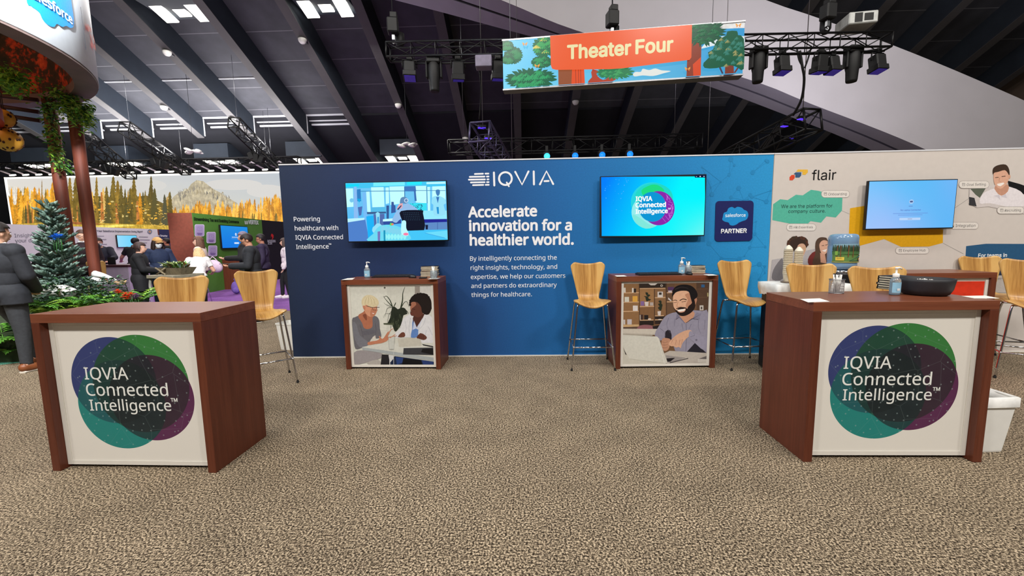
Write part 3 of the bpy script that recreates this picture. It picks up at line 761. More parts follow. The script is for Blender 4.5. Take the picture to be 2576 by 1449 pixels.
# ================================================================ COUNTERS
t = NT('overlapping_circles_print'); v = t.coord(); sx = t.n('ShaderNodeSeparateXYZ'); t.put(sx.inputs[0], v)
def cmask(cx, cz, r):
    dx = t.math('SUBTRACT', sx.outputs[0], cx); dz = t.math('SUBTRACT', sx.outputs[2], cz)
    return t.math('LESS_THAN', t.math('SQRT', t.math('ADD', t.math('MULTIPLY', dx, dx), t.math('MULTIPLY', dz, dz))), r)
circ = [(.410, .579, .291, (50, 60, 112)), (.592, .556, .328, (52, 118, 58)), (.444, .415, .302, (28, 128, 122)), (.654, .461, .290, (88, 36, 76))]
ms = [cmask(*c[:3]) for c in circ]
cnt = ms[0]
for q in ms[1:]: cnt = t.math('ADD', cnt, q)
# the inks printed where the circles overlap, one per combination of circles
inks = [(226, 222, 214), (48, 58, 112), (50, 120, 56), (24, 68, 52), (26, 128, 122), (22, 86, 92), (22, 84, 70), (15, 52, 50), (88, 34, 76), (40, 28, 56), (50, 30, 46), (27, 27, 38), (22, 60, 62), (18, 46, 54), (21, 34, 39), (13, 26, 31)]
code = ms[0]
for k, q in enumerate(ms[1:]): code = t.math('ADD', code, t.math('MULTIPLY', q, float(2 << k)))
ink = t.n('ShaderNodeValToRGB'); ink.color_ramp.interpolation = 'CONSTANT'; el = ink.color_ramp.elements
while len(el) < 16: el.new(.5)
for k, c in enumerate(inks): el[k].position = k/16; el[k].color = (*lin(c), 1)
t.put(ink.inputs[0], t.math('DIVIDE', t.math('ADD', code, .5), 16.0))
cb = t.n('ShaderNodeCombineXYZ'); t.put(cb.inputs[0], sx.outputs[0]); t.put(cb.inputs[1], sx.outputs[2]); v3 = cb.outputs[0]
vo = t.n('ShaderNodeTexVoronoi', i_Scale=15.0); vo.feature = 'F1'; vo.voronoi_dimensions = '2D'; t.put(vo.inputs['Vector'], v3)
ve = t.n('ShaderNodeTexVoronoi', i_Scale=5.0); ve.feature = 'DISTANCE_TO_EDGE'; ve.voronoi_dimensions = '2D'; t.put(ve.inputs['Vector'], v3)
dot = t.math('MULTIPLY', t.math('LESS_THAN', vo.outputs['Distance'], .075), .30)
line = t.math('MULTIPLY', t.math('LESS_THAN', ve.outputs['Distance'], .006), .10)
cl = t.math('MULTIPLY', t.noise(v3, 7, 4), .035)
net = t.math('MULTIPLY', t.math('ADD', t.math('MAXIMUM', dot, line), cl), t.math('GREATER_THAN', cnt, .5))
white = lin((226, 222, 214))
col = t.mix(net, ink.outputs[0], (.36, .46, .46, 1))
col = t.mix(t.math('GREATER_THAN', cnt, .5), rgb4(white), col)
t.put(t.b.inputs['Base Color'], col); t.b.inputs['Roughness'].default_value = .4; t.b.inputs['Specular IOR Level'].default_value = .3
M['circles'] = t.m
M['recess'] = mat('dark_recess', (46, 30, 26), .8)

CT = .058; SP = .055
def counter(label, fl, rz, w, d, h, face=None, recess=.03, group=None):
    ca, sa = cos(rz), sin(rz)
    cx = fl[0]+ca*w/2-sa*d/2; cy = fl[1]+sa*w/2+ca*d/2
    o = thing('display_counter', label, 'counter', (cx, cy, 0), rz, group)
    b = MB(); b.box((0, 0, h-CT/2), (w, d, CT), bev=.002); b.build('counter_top', M['mahogany_top'], o)
    for s_ in (-1, 1):
        b = MB(); b.box((s_*(w/2-SP/2), 0, (h-CT)/2), (SP, d, h-CT-.001), bev=.002); b.build('side_panel', M['mahogany'], o)
    iw = w-2*SP-.002; z0, z1 = .022, h-CT-.001; yf = -d/2+recess
    b = MB(); b.box((0, yf+.012, (z0+z1)/2), (iw, .022, z1-z0)); fp = b.build('front_panel', M['white'] if not face else face, o)
    b = MB(); fw = .030
    for x_, ww in ((-iw/2+fw/2, fw), (iw/2-fw/2, fw)): b.box((x_, yf-.003, (z0+z1)/2), (ww, .010, z1-z0), bev=.001)
    b.box((0, yf-.002, z0+.014), (iw-2*fw, .008, .028)); b.box((0, yf-.002, z1-.012), (iw-2*fw, .008, .024)); b.build('panel_frame', M['alu'], o)
    b = MB(); b.box((0, d/2-.05, (h-CT)/2+.03), (iw, .018, h-CT-.1)); b.build('back_panel', M['mahogany'], o)
    return o, (iw, z0, z1, yf, fw)
H = 1.0537
def circles_counter(label, fl, rz, w, d, group):
    o, (iw, z0, z1, yf, fw) = counter(label, fl, rz, w, d, H, recess=.055, group=group)
    sheet = MB(); sheet.box((.5245, 0, .4875), (iw-2*fw, .002, z1-z0-.056)); s_ = sheet.build('printed_emblem', M['circles'], o)
    s_.location = (-.5245, yf-.0005, z0)
    k = iw/1.015
    wm = WM[o.name]; O = wm @ Vector((-.5245, yf-.0028, z0)); U = wm.to_3x3() @ Vector((1, 0, 0))
    g = G(O, U, WZ, dz=.00005).uv(); ink = (232, 234, 230)
    g.text('IQVIA', (.214, .588), (.513, .588), ink, 'noto', .004); g.text('Connected', (.212, .478), (.772, .478), ink, 'noto', .004); g.text('Intelligence', (.222, .376), (.782, .376), ink, 'noto', .004, tm=True)
    g.build('lettering', M['print'], o)
    return o
A = circles_counter('bare mahogany counter with white front and overlapping circles emblem', (-3.140, -2.672), -.019, 1.125, .513, None)
Bc = circles_counter('mahogany counter with circles emblem, black bowl and sanitizer on top', (1.804, -2.559), -.0033, 1.1215, .515, None)
Cc, geC = counter('mahogany counter with a photo of two women talking at a table', (-2.1001, -.5175), -.0242, 1.12, .4367, H)
Dc, geD = counter('mahogany counter with a photo of a smiling bearded man', (1.0175, -.5774), .018, 1.12, .4367, H)
def poster(o, ge, quad, draw):
    iw, z0, z1, yf, fw = ge; wm = WM[o.name]
    O = wm @ Vector((-iw/2+fw, yf-.0012, z0+.028)); U = wm.to_3x3() @ Vector((1, 0, 0))
    g = G(O, U, WZ, dz=.00003); w, h = iw-2*fw, z1-z0-.028-.024
    g.hom(quad, w, h); draw(g); g.build('printed_photo', M['print'], o)
def art_women(g):
    qs = [(112, 215), (1268, 205), (1312, 1395), (185, 1400)]
    g.poly([(80, 190), (1300, 180), (1330, 1410), (160, 1420)], (204, 204, 194))
    g.poly([(80, 190), (640, 190), (640, 900), (560, 900), (150, 760)], (212, 212, 202)); g.poly([(1038, 190), (1108, 190), (1112, 420), (1040, 420)], (150, 142, 134)); g.poly([(1112, 190), (1290, 190), (1290, 500), (1112, 400)], (206, 204, 200)); g.stroke([(690, 240), (692, 520)], 3, (190, 190, 182)); g.disc(612, 248, 15, (110, 108, 100), n=10); g.stroke([(560, 885), (680, 895)], 4, (178, 176, 166)); g.disc(612, 244, 7, (60, 60, 56), n=8)
    DG = (46, 56, 40)
    # potted plant
    for q, w0, w1 in (([(725, 540), (690, 440), (640, 375), (600, 390)], 16, 6), ([(720, 530), (640, 440), (590, 372)], 14, 4), ([(840, 560), (865, 440), (870, 330), (900, 235)], 22, 5), ([(840, 560), (890, 470), (930, 460), (958, 540)], 12, 4), ([(730, 540), (650, 560), (622, 680)], 10, 3), ([(740, 540), (770, 470), (760, 510)], 12, 5), ([(700, 530), (630, 500), (600, 470)], 8, 2), ([(880, 560), (930, 600), (950, 640)], 16, 5), ([(760, 560), (680, 640), (650, 790)], 9, 3), ([(700, 640), (620, 640), (600, 700)], 6, 2)): g.stroke(crv(q, 4), w0, DG, w1=w1)
    g.poly([(715, 550), (760, 535), (800, 570), (850, 545), (905, 560), (935, 640), (880, 660), (860, 760), (830, 830), (780, 900), (750, 890), (720, 800), (690, 800), (650, 790), (690, 700)], (36, 42, 32), 2)
    rn = random.Random(3)
    for i in range(30):
        x, y = rn.uniform(700, 880), rn.uniform(560, 820); g.stroke([(x, y), (x+rn.uniform(-22, 22), y+rn.uniform(30, 90))], rn.uniform(4, 9), rn.choice(((70, 80, 58), (24, 28, 22), (96, 104, 80))), w1=1); g.L -= .8
    g.L += 1
    g.poly([(596, 778), (740, 778), (745, 806), (600, 800)], (74, 80, 60))
    # woman with short blond hair, grey top
    g.poly([(150, 730), (190, 690), (240, 668), (330, 640), (420, 660), (500, 680), (536, 740), (546, 860), (566, 980), (500, 1010), (440, 1000), (400, 1060), (380, 1110), (290, 1150), (200, 1165), (170, 1000)], (104, 102, 108), 3)
    g.poly([(160, 760), (215, 800), (260, 960), (380, 1060), (376, 1108), (285, 1150), (215, 1080), (165, 930)], (116, 116, 124), 2); g.poly([(440, 990), (480, 960), (490, 1010), (446, 1040)], (206, 200, 190)); g.stroke(crv([(262, 800), (290, 900), (310, 990)], 4), 5, (78, 76, 84))
    g.stroke(crv([(480, 780), (492, 880), (486, 960)], 4), 5, (76, 74, 82)); g.poly([(300, 900), (470, 880), (480, 930), (310, 960)], (96, 94, 102), 2)
    g.poly([(235, 668), (310, 610), (350, 560), (460, 660), (440, 700), (440, 830), (380, 866), (320, 850), (290, 770)], (172, 108, 82), 3); g.poly([(300, 660), (345, 640), (362, 700), (350, 740)], (128, 74, 56), 2)
    g.poly([(300, 520), (352, 480), (490, 500), (506, 560), (500, 610), (464, 672), (400, 680), (350, 640), (322, 580)], (204, 146, 116), 3); g.poly([(300, 515), (330, 510), (340, 570), (318, 576)], (190, 126, 98), 3)
    g.poly([(420, 560), (500, 580), (466, 668), (410, 676)], (184, 122, 94), 2)
    g.poly([(283, 470), (300, 400), (360, 358), (440, 366), (510, 420), (530, 480), (505, 520), (440, 540), (380, 520), (345, 500), (330, 516), (298, 512)], (210, 196, 160), 3)
    for i in range(9): g.stroke(crv([(372+i*4, 366), (330+i*18, 420), (306+i*24, 500)], 3), 5, ((232, 222, 192), (176, 158, 120))[i % 2], w1=2); g.L -= .8
    g.L += 1
    g.stroke([(352, 518), (440, 545), (540, 540)], 7, (40, 32, 34)); g.stroke([(440, 545), (446, 580), (490, 585), (500, 545)], 5, (40, 32, 34)); g.poly([(430, 622), (470, 628), (452, 642)], (232, 214, 206)); g.stroke([(428, 618), (466, 626)], 5, (150, 74, 68)); g.stroke([(498, 556), (512, 592), (488, 596)], 5, (170, 108, 84))
    g.poly([(378, 1062), (500, 1040), (540, 1010), (530, 980), (548, 970), (570, 1010), (600, 1000), (650, 920), (672, 902), (660, 980), (672, 1010), (640, 1050), (560, 1080), (480, 1090), (384, 1108)], (186, 122, 94), 2)
    # doctor in white coat with dark curly hair
    g.poly([(760, 930), (830, 860), (870, 720), (960, 650), (1020, 640), (1190, 640), (1290, 700), (1310, 900), (1315, 1060), (1220, 1130), (1130, 1060), (1050, 1000), (880, 990), (780, 1000)], (214, 214, 218), 2)
    for q in ([(900, 740), (920, 860), (890, 960)], [(1190, 700), (1160, 800), (1080, 900)], [(1230, 830), (1290, 960)], [(1205, 880), (1180, 1000)], [(980, 700), (960, 860), (975, 980)]): g.stroke(crv(q, 4), 6, (170, 172, 182), w1=3)
    g.poly([(1020, 690), (1160, 650), (1130, 760), (1090, 880), (1080, 985), (985, 990), (1005, 860)], (92, 128, 188), 2); g.poly([(1028, 660), (1180, 640), (1090, 800), (1050, 850), (1020, 760)], (76, 44, 36), 2); g.poly([(1030, 740), (1070, 850), (1010, 880)], (190, 200, 224)); g.poly([(1060, 860), (1150, 700), (1100, 880)], (200, 204, 216))
    g.poly([(978, 560), (980, 470), (1020, 440), (1140, 480), (1160, 620), (1100, 690), (1030, 672), (990, 664), (975, 625), (985, 600)], (96, 56, 44), 3); g.poly([(985, 470), (1030, 448), (1060, 500), (1000, 560), (984, 590), (976, 560)], (158, 104, 82), 3)
    g.poly([(975, 420), (1010, 370), (1080, 335), (1160, 330), (1230, 370), (1270, 440), (1275, 560), (1240, 640), (1190, 650), (1140, 610), (1130, 540), (1080, 470), (1010, 460), (970, 480)], (28, 20, 18), 3)
    for i in range(34):
        a = rn.uniform(pi*.92, pi*2.35); g.disc(1125+152*cos(a), 490+152*sin(a), rn.uniform(10, 20), (28, 20, 18), n=8); g.L -= .8
    g.L += 1
    g.stroke([(1000, 560), (1046, 574)], 6, (30, 18, 16)); g.stroke([(978, 636), (1016, 640)], 7, (110, 46, 46)); g.stroke([(984, 590), (972, 616), (996, 622)], 4, (64, 34, 28))
    # table, notepad, tablet and glass
    g.poly([(296, 1135), (560, 1085), (1310, 1070), (1320, 1290), (1300, 1300), (880, 1230), (298, 1175)], (204, 204, 196)); g.poly([(298, 1140), (880, 1225), (1310, 1290), (1312, 1340), (880, 1275), (300, 1178)], (164, 170, 172))
    g.poly([(800, 1010), (1120, 992), (1140, 1116), (820, 1136)], (190, 186, 174)); g.poly([(1140, 1088), (1310, 1120), (1310, 1140), (1160, 1110)], (40, 38, 40)); g.poly([(884, 1150), (1310, 1140), (1312, 1255), (876, 1246)], (58, 58, 62)); g.poly([(1150, 1160), (1310, 1155), (1310, 1250), (1130, 1210)], (24, 22, 24))
    g.poly([(800, 985), (850, 920), (890, 915), (906, 950), (890, 985)], (104, 62, 50), 2); g.poly([(1065, 990), (1120, 925), (1190, 960), (1212, 1000), (1170, 1030), (1100, 1010)], (96, 56, 46), 2)
    for i in range(4): g.stroke([(1100+i*22, 960), (1080+i*26, 1010)], 5, (62, 34, 28))
    g.poly([(668, 980), (756, 980), (748, 1175), (680, 1178)], (196, 198, 192)); g.stroke([(668, 980), (682, 1178)], 4, (150, 150, 146)); g.stroke([(756, 980), (746, 1175)], 4, (150, 150, 146)); g.disc(714, 1172, 33, (156, 156, 150), 9)
    for q in ([(660, 960), (700, 880), (740, 860)], [(690, 1000), (770, 940)], [(670, 990), (790, 965)]): g.stroke(crv(q, 3), 14, (190, 130, 104), w1=6)
    g.poly([(180, 1220), (300, 1185), (560, 1225), (580, 1250), (560, 1300), (470, 1330), (260, 1395), (190, 1400)], (150, 144, 146), 2); g.poly([(380, 1360), (520, 1320), (570, 1380), (560, 1400), (390, 1400)], (172, 166, 160), 2); g.poly([(575, 1245), (690, 1250), (690, 1400), (560, 1400)], (36, 34, 38)); g.poly([(700, 1320), (760, 1270), (1310, 1350), (1312, 1400), (690, 1400)], (30, 40, 66)); g.poly([(770, 1280), (900, 1300), (880, 1360), (790, 1400)], (44, 66, 120)); g.poly([(1140, 1330), (1300, 1350), (1300, 1400), (1160, 1400)], (40, 58, 110)); g.poly([(880, 1300), (1130, 1330), (1150, 1400), (860, 1400)], (14, 14, 18)); g.stroke([(685, 1250), (690, 1400)], 10, (220, 220, 218)); g.stroke([(742, 1180), (745, 1400)], 6, (196, 196, 194)); g.poly([(670, 1255), (740, 1262), (740, 1310), (690, 1370)], (206, 208, 210))
def art_man(g):
    g.poly([(70, 90), (1400, 80), (1340, 1400), (70, 1410)], (112, 82, 58))
    for x0, x1, y0, y1, c in ((90, 335, 110, 830, (140, 104, 70)), (345, 560, 210, 480, (150, 112, 74)), (345, 560, 490, 700, (126, 92, 62)), (570, 725, 210, 620, (132, 98, 68)), (740, 860, 120, 620, (104, 78, 58)), (1180, 1380, 110, 580, (84, 62, 48)), (345, 730, 110, 200, (50, 40, 34)), (340, 550, 700, 780, (40, 32, 28)), (570, 710, 630, 760, (46, 36, 32))): g.rect(x0, y0, x1, y1, c)
    for x0, x1, y in ((100, 335, 268), (100, 335, 415), (100, 330, 560), (345, 725, 200), (335, 560, 485), (565, 725, 345), (335, 545, 700), (560, 700, 632), (560, 700, 695), (735, 850, 268), (735, 850, 412), (1185, 1350, 345), (1185, 1350, 212)): g.stroke([(x0, y), (x1, y-4)], 16, (196, 158, 122) if x0 < 900 else (96, 72, 56))
    for x, y0, y1 in ((340, 115, 760), (562, 205, 760), (738, 120, 620)): g.stroke([(x, y0), (x, y1)], 11, (74, 54, 42))
    for x0, y0, x1, y1, c in ((112, 185, 138, 262, (214, 206, 196)), (232, 190, 256, 262, (220, 214, 206)), (258, 200, 292, 262, (46, 40, 38)), (122, 330, 188, 410, (206, 202, 188)), (240, 318, 312, 408, (212, 160, 70)), (244, 468, 316, 552, (214, 206, 204)), (160, 684, 226, 766, (190, 182, 186)), (104, 690, 130, 766, (200, 192, 190)), (608, 250, 686, 340, (206, 198, 194)), (345, 610, 395, 692, (70, 50, 44)), (345, 615, 356, 692, (200, 190, 180)), (410, 618, 470, 690, (36, 30, 30)), (358, 400, 410, 470, (128, 100, 150)), (495, 418, 545, 468, (176, 164, 160)), (1224, 468, 1280, 548, (196, 188, 180)), (1242, 490, 1262, 530, (70, 60, 56)), (760, 176, 850, 228, (84, 56, 96)), (764, 232, 818, 264, (196, 180, 186)), (1250, 140, 1300, 186, (52, 96, 140)), (1336, 270, 1352, 330, (170, 160, 110))): g.rect(x0, y0, x1, y1, c)
    g.poly([(628, 262), (668, 262), (668, 300), (628, 300)], (60, 54, 52)); g.poly([(470, 120), (610, 116), (570, 148), (510, 148)], (204, 196, 190)); g.ring(668, 154, 10, 19, (200, 190, 180), 14); g.poly([(416, 410), (476, 408), (470, 476), (426, 476)], (206, 196, 190)); g.poly([(606, 560), (656, 556), (650, 626), (612, 626)], (212, 202, 198)); g.disc(488, 684, 24, (206, 190, 176), 16); g.disc(640, 690, 28, (210, 196, 184), 10); g.poly([(765, 340), (815, 390), (800, 400), (762, 370)], (200, 190, 190))
    for q in ([(430, 260), (470, 270), (450, 310)], [(405, 320), (460, 325), (470, 350)], [(440, 290), (500, 300), (470, 330)], [(445, 360), (510, 370), (480, 390)], [(430, 330), (480, 360), (450, 404)], [(620, 400), (660, 390), (660, 440)], [(615, 440), (680, 450), (650, 490)], [(612, 500), (670, 480), (655, 550)], [(640, 420), (680, 470), (640, 520)]): g.poly(q, (38, 46, 34), 3)
    g.poly([(100, 768), (330, 765), (330, 800), (100, 806)], (198, 164, 120)); g.poly([(100, 806), (600, 790), (600, 840), (100, 840)], (90, 70, 60)); g.poly([(300, 835), (330, 790), (420, 770), (520, 785), (540, 840), (310, 845)], (140, 92, 98), 3); g.poly([(530, 800), (660, 770), (620, 840), (540, 840)], (36, 30, 32))
    g.poly([(85, 832), (640, 838), (560, 930), (90, 930)], (198, 190, 178)); g.poly([(90, 905), (560, 920), (520, 945), (90, 935)], (172, 164, 152))
    # shirt, neck, head
    g.poly([(560, 930), (620, 800), (700, 660), (780, 600), (900, 570), (1150, 545), (1260, 560), (1380, 590), (1380, 1240), (1050, 1210), (1000, 1200), (860, 1180), (800, 1010), (640, 1020)], (146, 142, 160), 2)
    g.poly([(720, 880), (790, 860), (810, 1000), (720, 1020)], (40, 36, 44), 2); g.poly([(1030, 1200), (1150, 1060), (1320, 1215)], (36, 34, 44))
    for q in ([(770, 660), (740, 780), (790, 900)], [(860, 680), (850, 800)], [(1220, 640), (1200, 800), (1240, 920)], [(960, 750), (980, 860)], [(1300, 700), (1290, 850)], [(1100, 760), (1060, 850)], [(640, 830), (700, 880), (720, 960)], [(1140, 940), (1260, 1040)]): g.stroke(crv(q, 4), 8, (112, 108, 128), w1=3)
    g.stroke(crv([(1020, 760), (1030, 900), (1015, 1190)], 4), 5, (84, 82, 100)); g.poly([(930, 620), (1130, 560), (1140, 640), (1090, 700), (1020, 745), (950, 690)], (196, 146, 118), 2); g.poly([(870, 690), (890, 600), (930, 640), (1010, 745), (1000, 750), (920, 660)], (120, 116, 136)); g.poly([(1020, 748), (1130, 660), (1180, 580), (1250, 600), (1200, 690), (1110, 676)], (132, 128, 148)); g.stroke([(872, 690), (918, 660)], 6, (60, 56, 70)); g.stroke([(1022, 746), (1108, 676), (1202, 692)], 7, (56, 52, 66))
    g.poly([(834, 330), (860, 250), (960, 230), (1080, 250), (1120, 320), (1130, 450), (1090, 560), (1000, 620), (930, 620), (880, 560), (840, 480)], (218, 172, 142), 3); g.poly([(1010, 300), (1090, 280), (1130, 420), (1090, 540), (1020, 480), (1050, 380)], (186, 134, 106), 3); g.poly([(1140, 380), (1170, 345), (1186, 380), (1165, 450), (1140, 460)], (176, 124, 98), 3)
    g.poly([(840, 490), (880, 545), (920, 510), (1000, 496), (1040, 520), (1060, 480), (1110, 430), (1130, 330), (1160, 470), (1110, 570), (1020, 628), (940, 630), (885, 580)], (36, 26, 24), 3); g.poly([(890, 540), (960, 530), (1020, 515), (1000, 568), (930, 580)], (206, 150, 126), 2); g.poly([(896, 538), (1010, 524), (990, 556), (920, 564)], (244, 238, 230), 2); g.stroke(crv([(880, 520), (950, 500), (1030, 510)], 4), 14, (38, 28, 26))
    g.poly([(822, 330), (830, 240), (870, 175), (960, 140), (1080, 150), (1160, 210), (1195, 300), (1175, 350), (1140, 380), (1120, 440), (1090, 340), (1060, 250), (960, 236), (880, 260), (845, 300)], (24, 20, 22), 3); g.stroke(crv([(860, 215), (960, 180), (1060, 200)], 4), 16, (52, 46, 48), w1=6)
    g.stroke(crv([(836, 392), (866, 382), (892, 396)], 3), 9, (34, 24, 22)); g.stroke(crv([(930, 392), (980, 366), (1034, 380)], 3), 12, (34, 24, 22)); g.stroke([(840, 424), (890, 420)], 6, (70, 44, 36)); g.stroke([(960, 412), (1024, 404)], 7, (70, 44, 36)); g.stroke(crv([(910, 410), (890, 480), (930, 492), (960, 480)], 3), 6, (180, 126, 98))
    # hands, laptop, book
    g.poly([(660, 1040), (680, 985), (730, 980), (790, 1000), (790, 1060), (760, 1160), (700, 1185), (664, 1120)], (186, 138, 112), 3)
    for i in range(3): g.stroke(crv([(672, 1040+i*44), (710, 1052+i*42), (752, 1040+i*40)], 3), 5, (140, 94, 74))
    g.poly([(765, 1070), (820, 990), (900, 920), (1010, 865), (1080, 856), (1130, 900), (1150, 930), (1060, 960), (990, 1030), (960, 1080), (940, 1140), (915, 1120), (870, 1130), (840, 1110), (800, 1110)], (212, 166, 138), 3)
    for q in ([(830, 1000), (800, 1070)], [(880, 1010), (860, 1090)], [(930, 1010), (915, 1100)], [(970, 1000), (950, 1080)]): g.stroke(q, 6, (158, 110, 88), w1=3)
    g.poly([(1080, 870), (1140, 900), (1250, 950), (1330, 980), (1310, 1190), (1150, 1060), (1060, 960)], (150, 146, 166), 2); g.stroke([(1130, 900), (1150, 935), (1080, 966)], 5, (96, 92, 112)); g.disc(1172, 1012, 16, (110, 106, 124), n=12)
    g.poly([(700, 1220), (780, 1180), (1330, 1215), (1330, 1400), (740, 1390)], (184, 176, 168)); g.poly([(720, 1250), (1015, 1290), (800, 1370), (745, 1365)], (150, 144, 142)); g.poly([(730, 1300), (860, 1290), (790, 1350), (745, 1352)], (34, 30, 34)); g.stroke([(780, 1370), (1050, 1300)], 12, (56, 50, 54)); g.poly([(1190, 1310), (1320, 1270), (1320, 1375), (1190, 1360)], (206, 200, 192)); g.poly([(1200, 1308), (1325, 1262), (1325, 1312)], (104, 98, 100))
    g.poly([(95, 930), (590, 955), (625, 985), (745, 1370), (700, 1390), (190, 1310), (92, 1100)], (206, 204, 194), 0); g.poly([(88, 1100), (190, 1310), (700, 1390), (80, 1395)], (198, 194, 182)); g.stroke([(190, 1306), (700, 1378)], 6, (172, 168, 156)); g.poly([(96, 1120), (120, 1180), (150, 1245), (128, 1235)], (46, 42, 42)); g.stroke([(600, 960), (700, 1375)], 5, (224, 222, 214))
poster(Cc, geC, [(112, 232), (1268, 222), (1312, 1395), (185, 1400)], art_women)
poster(Dc, geD, [(110, 122), (1368, 108), (1314, 1375), (88, 1390)], art_man)
Ec, geE = counter('mahogany counter with a plain red front panel by the warm white wall', (3.77, -.66), -.02, 1.20, .5, H)
b = MB(); b.box((0, geE[3]-.002, (geE[1]+geE[2])/2), (geE[0]-.07, .003, geE[2]-geE[1]-.07)); b.build('red_print', mat('red_print', (216, 52, 26), .5), Ec)

# ================================================================ BAR STOOLS
def shell_mesh():
    """moulded plywood shell: front edge of the seat at -y, back rising at +y"""
    cl = crv([(-.215, .742), (-.19, .757), (-.12, .764), (0, .758), (.09, .752), (.155, .768), (.185, .82), (.20, .90), (.222, 1.02), (.240, 1.12), (.250, 1.178)], 4)
    wd_ = crv([(0, .168), (.025, .198), (.10, .207), (.22, .200), (.31, .168), (.375, .138), (.43, .122), (.52, .128), (.72, .165), (.88, .198), (.95, .204), (1.0, .194)], 6)
    def W(t_):
        for i in range(len(wd_)-1):
            if wd_[i][0] <= t_ <= wd_[i+1][0]: return lerp(wd_[i][1], wd_[i+1][1], (t_-wd_[i][0])/max(1e-6, wd_[i+1][0]-wd_[i][0]))
        return wd_[-1][1]
    L = [0]
    for i in range(1, len(cl)): L.append(L[-1]+sqrt((cl[i][0]-cl[i-1][0])**2+(cl[i][1]-cl[i-1][1])**2))
    nu = 16
    rows_t, rows_b = [], []
    ts = [i/44 for i in range(45)]
    for t_ in ts:
        s_ = t_*L[-1]; k = min(max(bisect.bisect_left(L, s_), 1), len(L)-1); f = (s_-L[k-1])/(L[k]-L[k-1])
        y = lerp(cl[k-1][0], cl[k][0], f); z = lerp(cl[k-1][1], cl[k][1], f)
        ty = cl[k][0]-cl[k-1][0]; tz = cl[k][1]-cl[k-1][1]; l = sqrt(ty*ty+tz*tz); ny, nz = -tz/l, ty/l
        w = W(t_); rt, rb = [], []
        for j in range(nu+1):
            u = -1+2*j/nu; x = u*w
            au = abs(u); k_ = max(0, (t_-.86)/.14)
            e = .024*u*u*(max(0, t_-.62)/.38) - .030*max(0, (au-.72)/.28)**2*k_*k_     # corners rise a little and are rounded off
            cup = .018*u*u*(1-abs(t_-.3)*1.2) + .02*u*u*(t_ > .55)*min(1, (t_-.55)*4)
            fk = max(0, 1-t_/.26); lip = max(0, 1-t_/.13)
            yy = y+ny*cup*.8+(ty/l)*e*1.2+.055*u*u*lip; zz = z+nz*cup*.8+(tz/l)*e*1.4-.034*(1-u*u)*fk*fk+.014*u*u*lip
            rt.append((x, yy+ny*.006, zz+nz*.006)); rb.append((x, yy-ny*.006, zz-nz*.006))
        rows_t.append(rt); rows_b.append(rb)
    b = MB(); a = b.grid(rows_t); c = b.grid([r_[::-1] for r_ in rows_b])
    n = len(ts)
    for i in range(n-1):
        b._f([a[i][0], a[i+1][0], c[i+1][nu], c[i][nu]]); b._f([a[i+1][nu], a[i][nu], c[i][0], c[i+1][0]])
    for j in range(nu):
        b._f([a[0][j+1], a[0][j], c[0][nu-j], c[0][nu-j-1]]); b._f([a[n-1][j], a[n-1][j+1], c[n-1][nu-j-1], c[n-1][nu-j]])
    return b
def make_stool(label, loc, rz):
    o = thing('bar_stool', label, 'bar stool', loc, rz, None)
    shell_mesh().build('seat_shell', M['veneer'], o)
    for sx_ in (-1, 1):
        for sy_ in (-1, 1):
            b = MB(); b.tube(crv([(sx_*.06, sy_*.10-.01, .738), (sx_*.145, sy_*.125, .738), (sx_*.168, sy_*.145, .715), (sx_*.19, sy_*.168, .52), (sx_*.242, sy_*.222, .012)], 4), .0095, 10)
            lg = b.build('leg', M['chrome'], o)
            b = MB(); b.lathe([(.012, .0), (.013, .004), (.012, .02)], 10, (sx_*.243, sy_*.223, 0)); b.build('foot_glide', M['rubber'], lg)
    fx, fy, fz = .218, .198, .262
    b = MB()
    for q in ([(-fx, -fy, fz), (fx, -fy, fz)], [(-fx, fy, fz), (fx, fy, fz)], [(-fx, -fy, fz), (-fx, fy, fz)], [(fx, -fy, fz), (fx, fy, fz)]): b.tube(q, .0085, 8)
    for q in ((-fx, -fy), (fx, -fy), (-fx, fy), (fx, fy)): b.ball((q[0], q[1], fz), .0125, 8, 6)
    b.build('footrest', M['chrome'], o)
    b = MB(); b.box((0, 0, .740), (.20, .22, .012)); b.build('seat_bracket', M['black_matte'], o)
    return o
s3 = make_stool('oak bar stool fully in view between slogan lettering and bearded man counter', (.760, -.405, 0), 0)
STOOLS = [
    ('oak bar stool half hidden by the bearded man counter, below the partner badge', 2.50, -.42, R(4)),
    ('oak bar stool between the bare circles counter and the navy wall edge', -2.76, -.95, R(40)),
    ('oak bar stool behind the bare circles counter, only its wide back showing', -3.02, -1.72, R(24)),
    ('oak bar stool behind the sanitizer counter, in front of the water cooler', 2.72, -1.20, R(-28)),
    ('oak bar stool behind the sanitizer counter, back showing between pen cup and sanitizer', 2.98, -1.70, R(-20)),
    ('oak bar stool standing behind the red fronted counter', 5.36, -.30, R(-14)),
    ('oak bar stool at the end of the red fronted counter, seat toward the wall art', 5.10, -.90, R(-35)),
]
stools = [s3]
for lb, x, y, a in STOOLS: stools.append(dup(s3, (x, y, 0), a, lb))
for s_ in stools: s_['group'] = 'oak bar stools around the counters'
